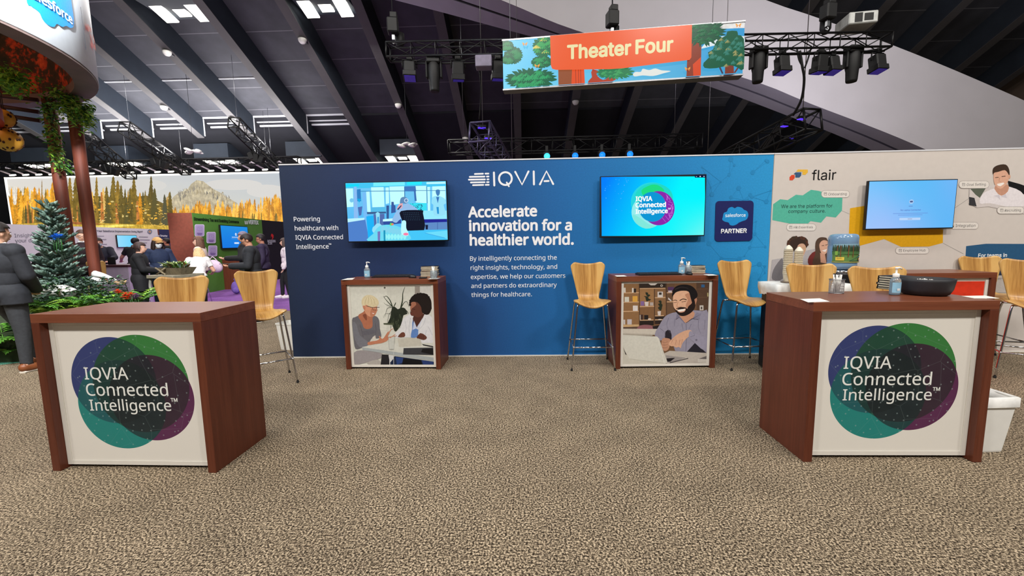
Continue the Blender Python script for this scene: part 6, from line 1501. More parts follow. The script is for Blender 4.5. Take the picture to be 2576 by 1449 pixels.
l = bpy.data.lights.new('canopy_inner_fill', 'POINT'); l.energy = 55; l.color = (1, .55, .35); l.shadow_soft_size = .3; lo_ = bpy.data.objects.new('canopy_inner_fill', l); C.objects.link(lo_); lo_.location = RC+Vector((.3, .2, 4.9)); lo_['kind'] = 'helper'  # warm fill added inside the canopy to brighten its lining
b = MB(); b.grid([cylrow(1.95, 3.30), cylrow(1.95, 3.47), cylrow(1.88, 3.47), cylrow(1.88, 3.30), cylrow(1.95, 3.30)], closed_u=True, smooth=False); b.build('red_rim', mat('red_rim_paint', (168, 40, 34), .5, 0, .15, 3), o)
M['post'] = wood('red_brown_timber', (84, 40, 30), (132, 68, 50), 'z', .6)
for x, y in ((-8.10, 2.0), (-7.68, 2.0)):
    b = MB(); q = Vector((x, y, 0))-RC; b.tube([q+Vector((0, 0, z)) for z in (0, 1.0, 2.0, 3.0, 3.62, 4.02)], [.085, .085, .088, .09, .092, .092], 9); b.build('timber_post', M['post'], o)
b = MB()
for (x0, y0), (x1, y1) in (((96, 252), (-40, 236)), ((98, 282), (-40, 262)), ((102, 304), (-40, 283))):
    b.tube([at(x0, y0, 2.0)-RC, at(x1, y1, 1.7)-RC], .035, 6)
b.build('lattice_bar', mat('dark_timber', (62, 34, 30), .6), o)
# cloud logo wrapped round the band
class RingG(G):
    def P(s, q): 
        r = RO+.012+s.L*.0012; return Vector((RC.x+r*cos(q[0]/RO), RC.y+r*sin(q[0]/RO), q[1]))
g = RingG((0, 0, 0), WX, WZ)
def hitring(p):
    d = ray(p[0], p[1]); e = EYE-RC; a = d.x*d.x+d.y*d.y; b_ = 2*(d.x*e.x+d.y*e.y); c = e.x*e.x+e.y*e.y-RO*RO
    D = b_*b_-4*a*c
    if D < 0: D = 0
    t_ = (-b_-sqrt(D))/(2*a); h = e+d*t_; return (math.atan2(h.y, h.x)*RO, EYE.z+d.z*t_)
def strips(poly, c, n=40):
    """fill a band polygon with narrow upright slices so that it hugs the curve"""
    xs = [q[0] for q in poly]; x0, x1 = min(xs), max(xs)
    def span(x):
        ys = []
        for i in range(len(poly)):
            a, e = poly[i-1], poly[i]
            if (a[0]-x)*(e[0]-x) < 0 or a[0] == x: ys.append(lerp(a[1], e[1], (x-a[0])/(e[0]-a[0])) if e[0] != a[0] else a[1])
        return (min(ys), max(ys)) if ys else None
    for i in range(n):
        xa, xb = lerp(x0, x1, (i+.001)/n), lerp(x0, x1, (i+.999)/n); A_, B_ = span(xa), span(xb)
        if A_ and B_: g.poly([(xa, A_[0]), (xb, B_[0]), (xb, B_[1]), (xa, A_[1])], c); g.L -= .8
    g.L += 1
k1 = 3.578
cl_px = [(225/k1, 0), (262/k1, 50/k1), (340/k1, 110/k1), (365/k1, 170/k1), (420/k1, 225/k1), (470/k1, 241/k1), (495/k1, 212/k1), (540/k1, 240/k1), (575/k1, 230/k1), (610/k1, 248/k1), (638/k1, 236/k1), (641/k1, 170/k1), (630/k1, 120/k1), (606/k1, 70/k1), (580/k1, 20/k1)]
lowp = [hitring(p) for p in cl_px]
umin, umax = lowp[0][0], max(q[0] for q in lowp)
top_ = [(lerp(umax, umin, i/8), lowp[-1][1]+.30+.28*sin(pi*i/8)+.08*sin(pi*i/2)) for i in range(9)]
strips(clr(lowp+top_, 3), (30, 128, 200), 60)
g.map = hitring
ta_, tb_ = hitring((345/k1, 8/k1)), hitring((606/k1, 172/k1)); zc = (ta_[1]+tb_[1])/2
g.uv(); g.text('salesforce', (umin-.02*(umax-umin), lowp[0][1]+.07), (umin+.93*(umax-umin), lowp[0][1]+.07), (236, 244, 250), 'noto', .02)
a_, e_ = hitring((697/k1, 56/k1)), hitring((738/k1, 436/k1)); g.stroke([(a_[0], a_[1]), ((a_[0]), e_[1])], .02, (60, 74, 100))
q0, q1 = hitring((765/k1, 232/k1)), hitring((812/k1, 400/k1)); um = q0[0]; zt_, zb_ = q0[1], q1[1]
w_ = .30
g.stroke([(um+.14, zt_), (um, zt_), (um, zb_+.12)], .07, (226, 80, 60)); g.stroke([(um+w_*.7, zt_-.04), (um+w_, zt_-.10), (um+w_, zb_), (um+w_*.5, zb_)], .07, (226, 80, 60))
for i in range(len(g.vs)): pass
g.build('band_logo', M['print'], ring_o)
# vines, moss and spotted orbs
def vine(label, pts, n, spread, cols, seed, l=.09):
    rn_ = random.Random(seed); b = MB(); pts = crv([tuple(p) for p in pts], 6)
    b.m(mat('vine_stem', (70, 66, 36), .8)).tube(pts, .012, 5)
    for i in range(n):
        p = Vector(rn_.choice(pts))+Vector((rn_.gauss(0, spread), rn_.gauss(0, spread), rn_.gauss(0, spread))); b.m(rn_.choice(cols)); a = rn_.uniform(0, 6.28)
        leaf(b, p, (cos(a), sin(a), rn_.uniform(-1.0, .6)), l*rn_.uniform(.6, 1.3), l*.5)
    o = b.build('hanging_vine', None, normals=False); return props(o, label, 'vine')
GV = [leafm[0], leafm[3], leafm[2], leafm[1]]
vine('leafy vine trailing down the timber post nearest the lattice bars', [at(118, 262, 1.85), at(127, 300, 1.83), at(135, 345, 1.85), at(146, 390, 1.85), at(158, 425, 1.85)], 330, .045, GV, 1)
vine('bright moss clump hanging where the two posts meet the lower rim', [at(143, 250, 1.8), at(165, 255, 1.8), at(190, 270, 1.8), at(196, 285, 1.8)], 520, .10, GV, 2)
vine('moss tuft trailing past the post nearest the mural peak', [at(205, 270, 1.8), at(214, 290, 1.8), at(216, 312, 1.8)], 240, .055, GV, 3)
vine('fern moss tuft on the timber rim at the photo edge', [at(5, 195, 1.4), at(28, 198, 1.4), at(46, 210, 1.4)], 420, .10, [leafm[0], leafm[3]], 4)
for i, (px, py, r) in enumerate(((20, 352, .165), (8, 298, .13))):
    p = at(px, py, 1.2); o = thing('spotted_orb', ('yellow orb with dark spots hanging below the red rim', 'yellow orb with dark spots hanging above the red rim')[i], 'ornament', p)
    b = MB(); b.ball((0, 0, 0), (r, r, r*1.05), 20, 14); b.build('orb', mat('orb_yellow', (232, 170, 60), .5, 0, .12, 5), o)
    b = MB(); rn2 = random.Random(i)
    for k in range(46):
        d = Vector((rn2.gauss(0, 1), rn2.gauss(0, 1), rn2.gauss(0, 1))).normalized(); b.ball(d*r, (.016, .016, .022), 6, 4)
    b.build('spot_pattern', mat('orb_brown', (74, 34, 18), .6), o); b = MB(); b.tube([(0, 0, r), (0, 0, 3.95-p.z)], .006, 4); b.build('cord', M['rubber'], o)

# ---- planted bed: conifer, ferns, flowers, birch pieces
tb = at(158, 760, .75); TX, TY = tb.x, .75
o = thing('conifer_tree', 'blue green conifer standing in front of the timber posts', 'tree', (TX, TY, 0))
b = MB(); b.tube([(0, 0, 0), (.01, 0, .8), (-.01, .01, 1.5), (.0, 0, 2.18)], [.05, .04, .024, .008], 8); b.build('trunk', wood('conifer_bark', (70, 54, 40), (104, 84, 64), 'z', .9), o)
b = MB(); rn = random.Random(5)
def shoot(b, p, d, l, r):
    d = Vector(d).normalized(); e = Vector(p)+d*l; b.tube([p, Vector(p)+d*l*.35, Vector(p)+d*l*.8, e], [r*.55, r, r*.8, r*.15], 5, cap=False)
whorls = [.50+i*.088 for i in range(19)]
for wi, z in enumerate(whorls):
    t_ = (z-.5)/1.7; rad = lerp(.52, .10, t_**.58)*(1.15 if wi % 3 == 0 else .86 if wi % 3 == 1 else .98); nb = int(lerp(11, 3.6, t_**.7))
    for k in range(nb):
        a = 2*pi*k/nb+wi*.7+rn.uniform(-.25, .25); rise = lerp(.30, .95, t_)+rn.uniform(-.22, .25); L_ = rad*rn.uniform(.75, 1.12)
        d = Vector((cos(a), sin(a), rise)).normalized(); p0 = Vector((0, 0, z)); side = Vector((-sin(a), cos(a), 0))
        b.m(mat('conifer_twig', (92, 84, 64), .9)).tube([p0, p0+d*L_], [.008, .004], 4, cap=False)
        ns = max(4, int(L_/.034))
        for j in range(ns):
            f = (j+1)/ns; p = p0+d*L_*f
            for s_ in (-1, 1):
                b.m(rn.choice([leafm[4], leafm[5], leafm[5], mat('leaf_blue_green_pale', (126, 146, 136), .7, 0, .2)])); dd = d*.75+side*s_*rn.uniform(.5, .95)+Vector((0, 0, rn.uniform(-.1, .8))); shoot(b, p, dd, rn.uniform(.07, .115)*(1.15-.3*f), .0175)
            if j % 2: shoot(b, p, d+Vector((0, 0, .8)), .07, .014)
        shoot(b, p0+d*L_, d, .10, .016)
for s_ in range(10): a = s_*.63*2; shoot(b, (0, 0, 2.02+.016*s_), (cos(a)*.5, sin(a)*.5, 1), .11, .016)
b.build('needles', None, o, normals=False); o.scale = (1, 1, .965)
def fern(b, n, L_, rn_, cols, rise=(.5, 1.2)):
    for k in range(n):
        a = 2*pi*k/n+rn_.uniform(-.3, .3); r_ = rn_.uniform(*rise); l = L_*rn_.uniform(.75, 1.15); pts = [Vector((cos(a)*l*t_, sin(a)*l*t_, l*(r_*t_-.95*r_*t_*t_*.85))) for t_ in [i/9 for i in range(10)]]
        m_ = rn_.choice(cols); b.m(m_).tube(pts, .004, 4, cap=False); side = Vector((-sin(a), cos(a), 0))
        for i in range(1, 10):
            w = l*.22*sin(pi*min(1, .15+i/10.5)); d = (pts[i]-pts[i-1]).normalized()
            for s_ in (-1, 1):
                leaf(b, pts[i], side*s_+d*.45, w, l*.085, droop=.1); leaf(b, (pts[i]+pts[i-1])/2, side*s_+d*.45, w*.97, l*.08, droop=.1)
fl = []
def plant(name, label, px, py, Y, L_, n, cols, seed, cat, rise=(.5, 1.2), group=None):
    p = at(px, py, Y); b = MB(); fern(b, n, L_, random.Random(seed), cols, rise); o = b.build(name, None, None, p, normals=False); return props(o, label, cat, group)
FG = [leafm[0], leafm[1]]
ferns = [('bright fern at the foot of the conifer beside the dark suited man', 105, 790, -.1, .42, 14), ('green fern spreading above the counter corner', 135, 778, .0, .36, 12), ('fern between the conifer and the orange flowers', 205, 770, .1, .34, 12), ('light green leafy plant beside the orange flowers', 268, 768, .3, .34, 11), ('tall single fern arching in front of the black coated woman', 350, 762, .9, .55, 7), ('dark fern on the ground behind the suited man', 10, 862, -.2, .5, 14), ('bright fern on the ground beside the suited man shoe', 38, 888, -.05, .42, 12), ('fern low behind the bare counter edge nearest the weathered table', 315, 770, .8, .3, 9), ('fern hidden under the lower conifer branches', 175, 785, .05, .34, 12)]
for i, (lb, px, py, Y, L_, n) in enumerate(ferns): plant('fern', lb, px, py, Y, L_, n, FG if i % 2 else [leafm[0], leafm[3]], 40+i, 'fern', (.6, 1.3))
def shrub(label, px, py, Y, rx, rz_, n, cols, seed, name='shrub'):
    p = at(px, py, Y); rn_ = random.Random(seed); b = MB()
    for i in range(n):
        a, q, h = rn_.uniform(0, 6.28), rx*sqrt(rn_.random()), rn_.uniform(-rz_, rz_); b.m(rn_.choice(cols)); leaf(b, (q*cos(a), q*sin(a), h), (cos(a), sin(a), rn_.uniform(-.2, 1)), rn_.uniform(.05, .10), .04)
    b.m(mat('vine_stem', (70, 66, 36), .8)).tube([(0, 0, -max(rz_, .05)), (0, 0, rz_*.5)], .012, 5)
    o = b.build(name, None, None, p, normals=False); return props(o, label, 'shrub')
shrub('dark leafy shrub under the conifer', 150, 745, .35, .45, .22, 700, [leafm[5], leafm[1]], 60)
shrub('grey green shrub between conifer and lilac counter', 225, 735, .7, .38, .2, 520, [leafm[5], leafm[4], leafm[1]], 61)
shrub('mixed leaf shrub beside the flowers on the bed edge', 285, 755, .6, .30, .10, 320, [leafm[0], leafm[3], leafm[1]], 62)
def flowers(label, spots, col, Y, cat='flower', group=None):
    src = None
    for (px, py) in spots:
        p = at(px, py, Y)
        if src is None:
            src = thing('flower', label, cat, p, 0, group); b = MB()
            for k in range(9): leaf(b, (0, 0, .02), (cos(k*.7), sin(k*.7), .45), .055, .034, droop=.25)
            for k in range(6): leaf(b, (0, 0, .03), (cos(k*1.05+.4), sin(k*1.05+.4), 1.2), .040, .026, droop=.1)
            b.build('petals', col, src, normals=False); b = MB(); b.tube([(0, 0, -.16), (.01, 0, .02)], .005, 5); b.build('stem', leafm[1], src)
        else: dup(src, p, random.uniform(0, 6))
OR = mat('orange_petals', (226, 96, 50), .6); VI = mat('violet_petals', (140, 112, 150), .6); BL = mat('sky_blue_petals', (66, 150, 232), .6)
flowers('orange red flower in the clump beside the fern', [(212, 764), (222, 766), (205, 768), (317, 745), (325, 750), (322, 756), (313, 752), (296, 737), (301, 741), (330, 745)], OR, .3, 'flower', 'orange flowers in the planted bed')
flowers('violet grey flower beside the orange clump', [(336, 752), (342, 747), (340, 756), (346, 752)], VI, .5, 'flower', 'violet flowers in the planted bed')
flowers('bright blue flower pinned on the conifer', [(133, 601), (141, 597), (147, 600), (151, 603), (139, 608), (155, 599)], BL, .30, 'flower', 'blue flowers on the conifer')
M['birch'] = mat('white_birch', (232, 230, 226), .6, 0, .06, 9)
def log(label, pts, r, Y):
    b = MB(); P_ = [at(px, py, Y) for px, py in pts]; c = sum(P_, Vector())/len(P_); b.tube(crv([tuple(p-c) for p in P_], 5), r if not isinstance(r, list) else [lerp(r[0], r[1], i/(5*(len(pts)-1))) for i in range(5*(len(pts)-1)+1)], 10); o = b.build('birch_log', M['birch'], None, c); props(o, label, 'log')
log('thick white birch log lying under the conifer', [(88, 738), (120, 730), (160, 732), (185, 742)], .085, .45)
log('pale pointed branch sticking out past the timber post', [(238, 690), (262, 694), (293, 705)], [.06, .012], 1.2)
log('short white branch below the pointed one', [(232, 704), (250, 706), (268, 712)], [.05, .02], 1.1)
log('white birch piece showing through the conifer branches', [(128, 676), (142, 684), (158, 690)], [.05, .04], 1.0)
b = MB(); pb = clr([(-6.9, -.15), (-6.1, .0), (-5.4, .7), (-5.0, 1.5), (-5.6, 2.2), (-7.4, 2.5), (-8.8, 2.0), (-8.4, .6), (-7.6, .0)], 5)
b.prism(pb, .012, .40, (Vector(), Vector((1, 0, 0)), Vector((0, 1, 0)), Vector((0, 0, 1)))); o = b.build('planting_bed', mat('dark_soil', (46, 58, 34), .95, 0, .3, 8)); props(o, 'raised planting bed of dark mossy soil under the conifer', 'planting bed')
dup(s3, at(283, 760, 2.9)*1, R(95), 'oak bar stool seen from the side beside the lilac counter').location.z = 0
p = at(556, 700, 6.0)
o = thing('red_stool', 'red seated bar stool where the brown haired woman sits', 'bar stool', (p.x, 5.2, 0), 0)
b = MB(); b.lathe([(0, .755), (.19, .75), (.21, .765), (.20, .785), (0, .79)], 20); b.build('seat', mat('coral_seat', (214, 84, 84), .4), o)
for k in range(4):
    a = pi/4+k*pi/2; b = MB(); b.tube([(.12*cos(a), .12*sin(a), .75), (.24*cos(a), .24*sin(a), .0)], .010, 8); b.build('leg', M['chrome'], o)
b = MB(); b.tube([(.19*cos(2*pi*i/20), .19*sin(2*pi*i/20), .28) for i in range(20)], .008, 6, closed=True); b.build('footrest', M['chrome'], o)
# ================================================================ PEOPLE
def person(label, loc, face, h=1.74, pose=None, look=(0, 0), skin=(214, 168, 142), hair=None, wear=(), extras=None, hands='LR', lean=0.0, twist=0, build=1.0):
    """standing figure facing +Y of its own frame; face = heading (0 looks away from the camera, pi looks at it)"""
    s = h/1.75
    J = dict(pelvis=(0, 0, .96), waist=(0, .0, 1.10), chest=(0, .0, 1.28), neck=(0, -.01, 1.45), head=(0, .025, 1.60), shR=(.175, -.01, 1.40), elR=(.235, -.03, 1.12), wrR=(.235, .07, .88), shL=(-.175, -.01, 1.40), elL=(-.235, -.03, 1.12), wrL=(-.235, .07, .88), hipR=(.09, 0, .92), knR=(.10, .03, .50), anR=(.10, -.02, .09), toR=(.125, .15, .035), hipL=(-.09, 0, .92), knL=(-.10, .03, .50), anL=(-.10, -.02, .09), toL=(-.125, .15, .035))
    if lean:
        for k in ('waist', 'chest', 'neck', 'head', 'shR', 'shL', 'elR', 'elL', 'wrR', 'wrL'):
            x, y, z = J[k]; dz = z-.96; J[k] = (x, y+dz*sin(lean), .96+dz*cos(lean))
    for k, v in (pose or {}).items(): J[k] = v
    J = {k: Vector(v)*s for k, v in J.items()}
    o = thing('person', label, 'person', loc, face)
    tmp = MB(); segs = []
    def cap_(a, b_, ra, rb, lab):
        a, b_ = Vector(a), Vector(b_); ra *= s*build; rb *= s*build; n = 4
        tmp.tube([a.lerp(b_, i/n) for i in range(n+1)], [lerp(ra, rb, i/n) for i in range(n+1)], 10); tmp.ball(a, ra, 10, 8); tmp.ball(b_, rb, 10, 8); segs.append((a, b_, ra, rb, lab))
    sp = (J['neck']-J['pelvis']).normalized(); sd = (J['shR']-J['shL']).normalized(); fw = sp.cross(sd)*-1; sd = fw.cross(sp)
    rot = Matrix((sd, fw, sp)).transposed(); bd = build
    for c, r, lab in ((J['pelvis']+sp*-.02*s, (.165, .115, .13), 'hip'), (J['waist'], (.145, .105, .16), 'torso'), (J['chest'], (.172, .118, .19), 'torso'), (J['chest']+sp*.09*s, (.165, .095, .09), 'torso')):
        r = tuple(q*s*bd for q in r); tmp.ball(c, r, 16, 12, rot); segs.append((c-sd*r[0]*.5, c+sd*r[0]*.5, r[1]*.92, r[1]*.92, lab))
    cap_(J['neck']-sp*.03*s, J['head']-Vector((0, .02, .05))*s, .056, .050, 'neck')
    for q in 'RL':
        cap_(J['chest'].lerp(J['sh'+q], .6)+sp*.03*s, J['sh'+q], .060, .062, 'torso'); cap_(J['sh'+q], J['el'+q], .054, .042, 'arm'); cap_(J['el'+q], J['wr'+q], .042, .029, 'forearm')
        cap_(J['hip'+q], J['kn'+q], .088, .060, 'leg'); cap_(J['kn'+q], J['an'+q], .058, .040, 'leg'); cap_(J['an'+q]-Vector((0, .03, .03))*s, J['to'+q], .042, .034, 'foot')
    hm = Matrix.Rotation(look[0], 3, 'Z') @ Matrix.Rotation(look[1], 3, 'X'); hc = J['head']; hs = s
    def H_(x, y, z): return hc+hm @ (Vector((x, y, z))*hs)
    for c, r in (((0, -.012, .035), (.076, .096, .090)), ((0, .022, -.03), (.060, .070, .080)), ((0, .052, -.072), (.032, .030, .028)), ((0, .095, -.012), (.013, .018, .024)), ((0, .10, -.026), (.016, .014, .011)), ((.076, .0, -.005), (.012, .022, .034)), ((-.076, .0, -.005), (.012, .022, .034)), ((.036, .072, .018), (.022, .014, .010)), ((-.036, .072, .018), (.022, .014, .010)), ((0, .080, -.052), (.024, .012, .012))):
        tmp.ball(H_(*c), tuple(q*hs for q in r), 12, 10, hm)
    segs.append((H_(0, -.02, .03), H_(0, .03, -.04), .085*s, .07*s, 'head'))
    raw = tmp.build('body', M['white']); rm = raw.modifiers.new('r', 'REMESH'); rm.mode = 'VOXEL'; rm.voxel_size = .0125*s; sm = raw.modifiers.new('s', 'SMOOTH'); sm.factor = .5; sm.iterations = 3
    dg = bpy.context.evaluated_depsgraph_get(); me = bpy.data.meshes.new_from_object(raw.evaluated_get(dg)); bpy.data.objects.remove(raw)
    VS = [v.co.copy() for v in me.vertices]; NR = [v.normal.copy() for v in me.vertices]; FS = [tuple(p.vertices) for p in me.polygons]
    def near(p):
        best, bl = 9, None
        for a, b_, ra, rb, lab in segs:
            d = b_-a; L2 = d.length_squared; t_ = min(1, max(0, (p-a).dot(d)/L2)) if L2 > 1e-9 else 0; q = (p-a-d*t_).length-lerp(ra, rb, t_)
            if q < best: best, bl = q, lab
        return bl
    vl = [near(v) for v in VS]
    skm = mat('skin_%d_%d_%d' % skin, skin, .55, 0, .06)
    body = bpy.data.objects.new('body', me); C.objects.link(body); body.parent = o; me.materials.clear(); me.materials.append(skm)
    for p in me.polygons: p.use_smooth = True
    # facial details and fingers joined into the same mesh
    ex = MB(); dk = mat('eye_dark', (40, 28, 24), .4); lip = mat('lip_%d' % skin[0], (max(0, skin[0]-44), max(0, skin[1]-72), max(0, skin[2]-66)), .5); wh = mat('eye_white', (226, 220, 214), .4)
    for q in (-1, 1):
        ex.m(wh).ball(H_(q*.031, .082, .006), tuple(v*hs for v in (.013, .007, .007)), 8, 6, hm); ex.m(dk).ball(H_(q*.031, .087, .006), tuple(v*hs for v in (.006, .004, .006)), 8, 6, hm); ex.m(dk).ball(H_(q*.032, .084, .025), tuple(v*hs for v in (.018, .006, .0035)), 8, 6, hm)
    ex.m(lip).ball(H_(0, .091, -.052), tuple(v*hs for v in (.022, .006, .006)), 8, 6, hm)
    for q in 'RL':
        if q not in hands: continue
        w_ = J['wr'+q]; e = J['el'+q]; d = (w_-e).normalized(); pn = d.cross(Vector((0, 0, 1)))
        pn = pn.normalized() if pn.length > .1 else Vector((1, 0, 0)); up_ = pn.cross(d).normalized(); pd = up_ if (pose or {}).get('palm', 'up') == 'up' else -up_
        hr = Matrix((pn, d, up_)).transposed(); ex.m(skm).ball(w_+d*.045*s, (.038*s, .052*s, .017*s), 10, 8, hr); ex.tube([w_-d*.03*s, w_+d*.03*s], [.028*s, .026*s], 8)
        for k, (off, L_) in enumerate(((-.027, .066), (-.009, .076), (.009, .072), (.027, .056))):
            a = w_+d*.085*s+pn*off*s; ex.tube([a, a+d*L_*.42*s+pd*.004*s, a+d*L_*.72*s+pd*.016*s, a+d*L_*.92*s+pd*.032*s], [.0092*s, .009*s, .0082*s, .006*s], 6)
        th = -1 if q == 'R' else 1; a = w_+d*.03*s+pn*(.030*th)*s; ex.tube([a, a+d*.03*s+pn*(.022*th)*s+pd*.010*s, a+d*.058*s+pn*(.026*th)*s+pd*.022*s], [.012*s, .011*s, .007*s], 6)
    b2 = ex.build('body', None); bm = bmesh.new(); bm.from_mesh(me); nb = len(me.materials)
    for m_ in b2.data.materials:
        if m_.name not in [q.name for q in me.materials]: me.materials.append(m_)
    names = [q.name for q in me.materials]; mp = [names.index(m_.name) for m_ in b2.data.materials]
    k0 = len(bm.faces); bm.from_mesh(b2.data); bm.faces.ensure_lookup_table()
    for f in bm.faces[k0:]: f.material_index = mp[f.material_index]
    bm.to_mesh(me); bm.free(); bpy.data.objects.remove(b2)
    def shell(name, test, material, off=.012, flare=None):
        keep = [f for f in FS if all(test(i) for i in f)]
        if not keep: return None
        idx = sorted({i for f in keep for i in f}); mp_ = {i: n for n, i in enumerate(idx)}; vs = []
        for i in idx:
            v = VS[i]+NR[i]*off*s
            if flare: v = flare(v, NR[i])
            vs.append(v)
        m2 = bpy.data.meshes.new(name); m2.from_pydata(vs, [], [tuple(mp_[i] for i in f) for f in keep]); m2.materials.append(material)
        for p in m2.polygons: p.use_smooth = True
        c = bpy.data.objects.new(name, m2); C.objects.link(c); c.parent = o; sd_ = c.modifiers.new('solid', 'SOLIDIFY'); sd_.thickness = .006; sd_.offset = -1; return c
    for w in wear:
        kind, material = w[0], w[1]; opt = w[2] if len(w) > 2 else {}
        if kind in ('jacket', 'shirt', 'coat', 'sweater'):
            hem = opt.get('hem', .93)*s; slv = opt.get('sleeve', 'long'); off = opt.get('off', .016)
            nk = J['neck']+sp*.02*s
            def test(i, hem=hem, slv=slv):
                l = vl[i]; z = VS[i].z
                if l in ('torso', 'hip'): return z > hem
                if l == 'leg': return z > hem
                if l == 'neck': return (VS[i]-nk).dot(sp) < .012*s
                if l == 'arm': return True if slv != 'short' else (VS[i]-J['shR']).length < .19*s or (VS[i]-J['shL']).length < .19*s
                if l == 'forearm': return slv == 'long'
                return False
            wz = J['waist'].z
            def fl_(v, n, hem=hem): 
                k = max(0, (wz-v.z)/max(.05, wz-hem)) if v.z < wz else 0
                return Vector((v.x*(1+.10*k*opt.get('flare', 1)), v.y*(1+.14*k*opt.get('flare', 1)), v.z))
            shell(kind, test, material, off, fl_)
        elif kind == 'trousers':
            shell('trousers', lambda i: (vl[i] == 'leg' and VS[i].z > .075*s) or (vl[i] == 'hip' and VS[i].z < opt.get('top', 1.02)*s), material, .010)
        elif kind == 'shoes':
            shell('shoe', lambda i: vl[i] == 'foot' and VS[i].x > 0, material, .008); shell('shoe', lambda i: vl[i] == 'foot' and VS[i].x < 0, material, .008)
            b = MB()
            for q in 'RL': a, e = J['an'+q], J['to'+q]; b.tube([(a.x, a.y-.06*s, .011), (a.x, a.y, .011), (e.x, e.y-.02, .011), (e.x, e.y+.03*s, .011)], [.034*s, .042*s, .046*s, .028*s], 8)
            for v in b.bm.verts: v.co.z = min(v.co.z, .024)
            for v in b.bm.verts: v.co.z = max(v.co.z, .0)
            b.build('shoe_sole', opt.get('sole', mat('pale_sole', (206, 198, 186), .6)), o)
    hi = hm.inverted()
    if hair:
        style, hcol = hair[0], hair[1]; hmt = mat('hair_%d_%d_%d' % hcol, hcol, .6, 0, .3, 60)
        def loc_(i): return hi @ (VS[i]-hc)/hs
        def htest(i):
            if vl[i] not in ('head', 'neck'): return False
            q = loc_(i)
            if style in ('long', 'bun'): return q.z > .055-.25*max(0, q.y-.03) and q.z > (.04 if q.y > .055 else -9) or (q.y < .012 and q.z > -.075)
            return (q.z > .052+.35*max(0, q.y-.045)) or (q.y < -.012 and q.z > -.045) or (abs(q.x) > .058 and q.y < .022 and q.z > .012)
        shell('hair', htest, hmt, .016 if style != 'long' else .020)
        if style == 'bun':
            b = MB(); b.ball(H_(0, -.115, .02), tuple(q*hs for q in (.045, .04, .045)), 10, 8); b.build('hair_bun', hmt, o)
        if style == 'long':
            b = MB(); ln = (hair[2] if len(hair) > 2 else .30)
            for k in range(17):
                a = pi*(-.10+1.20*k/16); x, y = .082*cos(a), -.088*sin(a)*.95-.005; b.tube(crv([tuple(H_(x*.75, y*.75, .075)), tuple(H_(x*1.05, y*1.05, 0)), tuple(H_(x*1.22, y*1.12-.006, -.13)), tuple(H_(x*1.18, y*1.05-.01, -ln))], 4), [.020, .024, .026, .027, .028, .028, .028, .028, .026, .024, .020, .014, .006], 6)
            b.build('long_hair', hmt, o)
    for e in (extras or []):
        if e[0] == 'mask':
            shell('face_mask', lambda i: vl[i] in ('head', 'neck') and (lambda q: q.y > .028 and -.105 < q.z < -.008)(hi @ (VS[i]-hc)/hs), e[1], .011)
        elif e[0] == 'cap':
            shell('cap', lambda i: vl[i] == 'head' and (hi @ (VS[i]-hc)/hs).z > .044, e[1], .022); b = MB(); rows = []
            for k in range(5): f = k/4; rows.append([tuple(H_(x_*.072*(1-.25*f), .070+(.095*f)*(1-.35*x_*x_), .052-.02*f-.014*x_*x_)) for x_ in [-1+.25*j for j in range(9)]])
            b.grid(rows); cb = b.build('cap_brim', e[1], o); q = cb.modifiers.new('t', 'SOLIDIFY'); q.thickness = .006
        elif e[0] == 'glasses':
            b = MB()
            for q in (-1, 1): b.tube([tuple(H_(q*.032+.024*cos(2*pi*j/12), .100, .004+.018*sin(2*pi*j/12))) for j in range(12)], .0028*hs, 5, closed=True); b.tube([tuple(H_(q*.056, .098, .008)), tuple(H_(q*.086, .01, .006))], .0026*hs, 5)
            b.tube([tuple(H_(-.008, .102, .006)), tuple(H_(.008, .102, .006))], .0026*hs, 5); b.build('glasses', dk, o)
        elif e[0] == 'lanyard':
            b = MB(); cf = J['chest']+fw*.128*s; b.tube(crv([tuple(J['neck']+sd*.06*s), tuple(cf+sd*.055*s+sp*.05*s), tuple(cf-sp*.14*s)], 4), .008, 5); b.tube(crv([tuple(J['neck']-sd*.06*s), tuple(cf-sd*.055*s+sp*.05*s), tuple(cf-sp*.14*s)], 4), .008, 5); b.build('lanyard', e[1], o)
            b = MB(); b.box(cf-sp*.19*s+fw*.005, (.09, .006, .10), rot); b.build('name_badge', M['paper'], o)
        elif e[0] == 'collar':
            b = MB(); nb_ = J['neck']+sp*.015*s; b.tube([tuple(nb_+sd*.068*s*cos(2*pi*j/14)+fw*.066*s*sin(2*pi*j/14)+sp*(.012-.012*sin(2*pi*j/14))*s) for j in range(14)], .017*s, 6, closed=True); b.build('shirt_collar', e[1], o)
        elif e[0] == 'backpack':
            b = MB(); c = J['chest']-fw*.20*s-sp*.10*s; b.ball(c, (.16*s, .10*s, .25*s), 14, 10, rot); b.ball(c-fw*.07*s-sp*.06*s, (.12*s, .06*s, .14*s), 12, 8, rot); bp = b.build('backpack', e[1], o)
            b = MB()
            for q in (-1, 1): b.tube(crv([tuple(c+sd*q*.09*s+sp*.2*s), tuple(J['chest']+sd*q*.12*s+sp*.155*s), tuple(J['chest']+sd*q*.135*s+fw*.125*s), tuple(J['waist']+sd*q*.15*s), tuple(c+sd*q*.1*s-sp*.16*s)], 4), .018*s, 6)
            b.build('backpack_strap', e[1], o)
    return o
def X(px, py, Y): return at(px, py, Y).x
def fabric(n, c, r=.8): return mat('cloth_'+n, c, r, 0, .14, 30)
charcoal, black, navy_c, white_c = fabric('charcoal', (38, 40, 46)), fabric('black', (22, 21, 25)), fabric('navy', (36, 48, 78)), fabric('white', (232, 226, 226))
